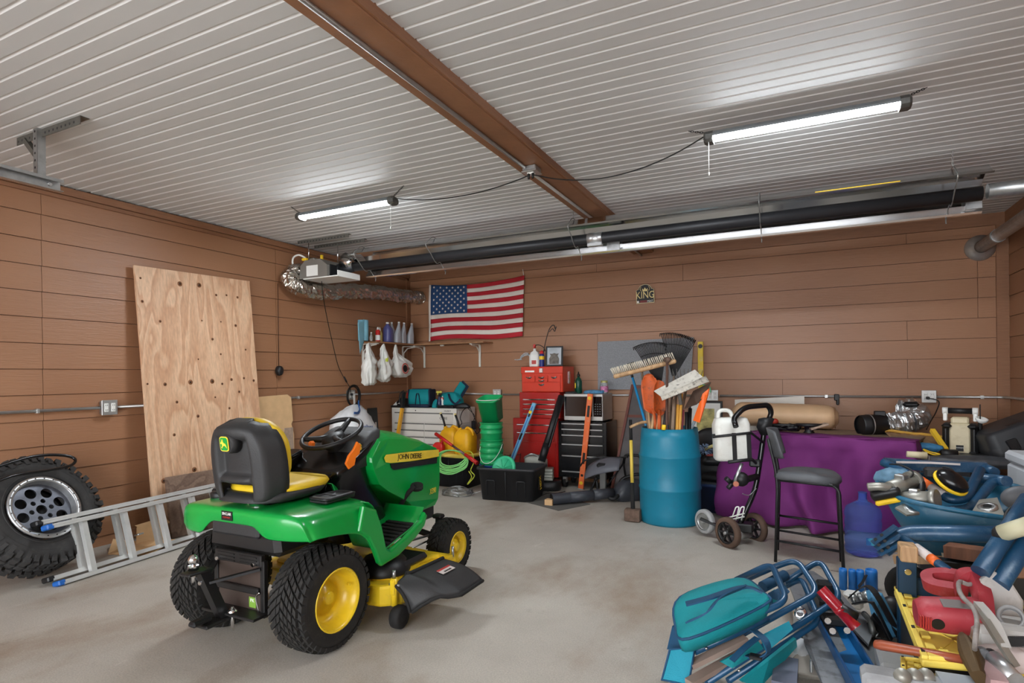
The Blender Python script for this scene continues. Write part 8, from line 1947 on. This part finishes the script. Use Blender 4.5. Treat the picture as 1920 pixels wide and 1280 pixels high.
# grey guard parts right of the saw
GW = mat('dusty_grey_plastic', (180, 178, 174), .55, var=.1, dirt=(140, 136, 130), damt=.35)
o = thing('saw_guard', 'dusty pale grey saw guard with round port standing on the yellow lid at the right', 'guard', Q(1880, 1160, zt2))
gq = Q(1868, 1150, zt2+.02); GM_ = frame(gq, (.9, .35, 0), (-.15, -.45, .9))
MB().prism([(-.07, -.02), (.07, -.06), (.085, .06), (.05, .14), (.0, .165), (-.05, .13), (-.08, .06)], .05, frame(Q(1866, 1150, zt2+.06), (1, .2, 0), (.2, -.9, .3)), bev=.012).build('guard_shell', GW, o, True)
MB().box(Q(1895, 1190, zt2+.04), (.26, .20, .09), bev=.02).build('body', GW, o, True)
MB().lathe([(.028, .0), (.042, .0), (.044, .03), (.040, .05), (.032, .05), (.03, .01)], Q(1896, 1158, zt2+.09), Q(1896, 1148, zt2+.17), 22).build('port_ring', mat('grey_port', (142, 142, 142), .5), o, True)
m = MB()
for i in range(9): m.box(Q(1893+4*i, 1202, zt2+.06), (.006, .02, .03))
m.build('brush_strip', BLK, o, True)
MB().cyl(Q(1872, 1092, zt2+.06), Q(1930, 1142, zt2+.02), .013, seg=10).build('rod', GALV, o, True)
o = thing('locking_pliers', 'whitish dusty locking pliers lying slanted right of the red saw', 'pliers', Q(1850, 1150, zt2+.1))
MB().tube(crv([Q(1834, 1132, zt2+.16), Q(1850, 1150, zt2+.15), Q(1868, 1175, zt2+.12), Q(1885, 1215, zt2+.07)], 6), 0, sq=(.03, .02)).build('jaw_arm', GW, o, True)
MB().tube(crv([Q(1838, 1148, zt2+.15), Q(1852, 1168, zt2+.13), Q(1872, 1200, zt2+.09), Q(1905, 1250, zt2+.02)], 6), 0, sq=(.022, .016)).build('handle', PLATE, o, True)
# hammer
a, b = Q(1641, 1207, .34), Q(1806, 1236, .38)
o = thing('sledge_hammer', 'short heavy hammer with reddish wooden handle lying at the bottom right', 'hammer', a)
HW = wood_mat('reddish_handle', (164, 82, 52), (116, 54, 36), stretch=(.15, 1, 1), rough=.4)
d_ = b-a; m = MB(); HM_ = frame(a, d_, (0, 0, 1)); HL = d_.length
m.loft([[HM_ @ V3((x, y*w_, z*h_)) for y, z in rr(2, 2, .45, 4)] for x, w_, h_ in ((0, .022, .015), (.02, .026, .018), (HL*.3, .024, .017), (HL*.7, .020, .015), (HL, .019, .014))]); m.build('handle', HW, o, True)
IRON = mat('brown_iron', (84, 66, 42), .6, .4, var=.25, sc=10)
h0, h1 = Q(1809, 1196, .42), Q(1838, 1272, .36); hd = h1-h0; HN = frame(h0, hd, (-.5, -.2, .8)); L_ = hd.length
MB(M=HN).loft([[V3((x, y*w_, z*h_)) for y, z in rr(2, 2, .3, 3)] for x, w_, h_ in ((0, .010, .028), (L_*.12, .022, .034), (L_*.4, .032, .036), (L_*.6, .032, .036), (L_*.9, .024, .034), (L_, .022, .032))], sm=False).build('head', IRON, o, True)
# small parts along the bottom right corner
o = thing('grey_tray_block', 'grey-white dusty moulded block at the bottom edge left of the hammer head', 'block', Q(1710, 1270, .3))
MB().box(Q(1705, 1282, .30), (.30, .10, .06), M=None, bev=.015).build('block', mat('dusty_grey_block', (150, 152, 154), .6, var=.25, sc=12), o, True)
for i in range(3): MB().lathe([(.02, 0), (.028, .002), (.028, .02), (.001, .024)], Q(1692+22*i, 1268, .33), Q(1692+22*i, 1267, .36), 14).build('boss', PLATE, o, True)
o = thing('grey_blue_board', 'pale blue-grey flat board along the bottom edge right of the dusty block', 'board', Q(1800, 1270, .3)); MB().tube([Q(1762, 1275, .33), Q(1930, 1300, .33)], 0, sq=(.10, .02)).build('board', mat('pale_blue_grey', (158, 168, 178), .5, var=.08), o, True)
o = thing('clear_bin', 'grey translucent bin between grey plate and hammer handle', 'bin', Q(1665, 1240, 0)); q0 = Q(1668, 1232, .22); MB().box((q0.x+.03, q0.y, .12), (.14, .22, .24), bev=.012, tx=1.08, ty=1.05).build('bin', mat('grey_bin', (140, 142, 142), .4, var=.08), o, True)
o = thing('grey_roller', 'silver roller tube with brown edge lying at the bottom right corner', 'roller', Q(1870, 1250, .36)); MB().cyl(Q(1862, 1232, .40), Q(1905, 1275, .38), .026, seg=16).build('tube', ALU, o, True); MB().cyl(Q(1855, 1226, .40), Q(1862, 1232, .40), .022, seg=14).build('end_cap', DKM, o, True)
o = thing('pink_case', 'dusty pink-grey case lying between hammer head and silver roller', 'case', Q(1855, 1262, .36)); MB().tube([Q(1842, 1240, .37), Q(1875, 1290, .36)], 0, sq=(.05, .05)).build('case', mat('dusty_pink', (168, 138, 138), .6, var=.15), o, True)
o = thing('white_rag', 'pale pinkish crumpled rag right of the silver roller', 'rag', Q(1895, 1232, .38)); c0 = Q(1898, 1230, .38); m = MB(M=TR(c0)); sack(m, [(-.03, 0, 0, .10, .07), (0, 0, 0, .12, .08), (.03, 0, 0, .08, .05), (.04, 0, 0, .03, .02)], amp=.02, seed=40); m.build('rag', mat('pale_pink_rag', (204, 190, 186), .9, var=.08), o, True)
o = thing('grey_cylinder', 'dark grey short cylinder between hammer head and pink case', 'cylinder', Q(1845, 1228, .38)); MB().cyl(Q(1838, 1222, .40), Q(1850, 1232, .40), .022, seg=14).build('body', mat('mid_grey', (96, 98, 100), .5), o, True)
# dark parts under the wheelbarrow
o = thing('black_bin', 'black bin under the wheelbarrow tray', 'bin', (.85, 4.1, 0)); MB().box((.86, 4.1, .15), (.24, .28, .30), bev=.01).build('bin', BLK, o, True)
o = thing('cream_part', 'cream coloured torn card leaning under the wheelbarrow', 'card', G(1790, 1050, 3.9)); MB().add([G(1765, 1036, 3.85), G(1800, 1040, 3.85), G(1806, 1062, 3.85), G(1772, 1066, 3.85)], [(0, 1, 2, 3)]).build('card', mat('cream_card', (200, 190, 172), .7), o, True, solid=.01)
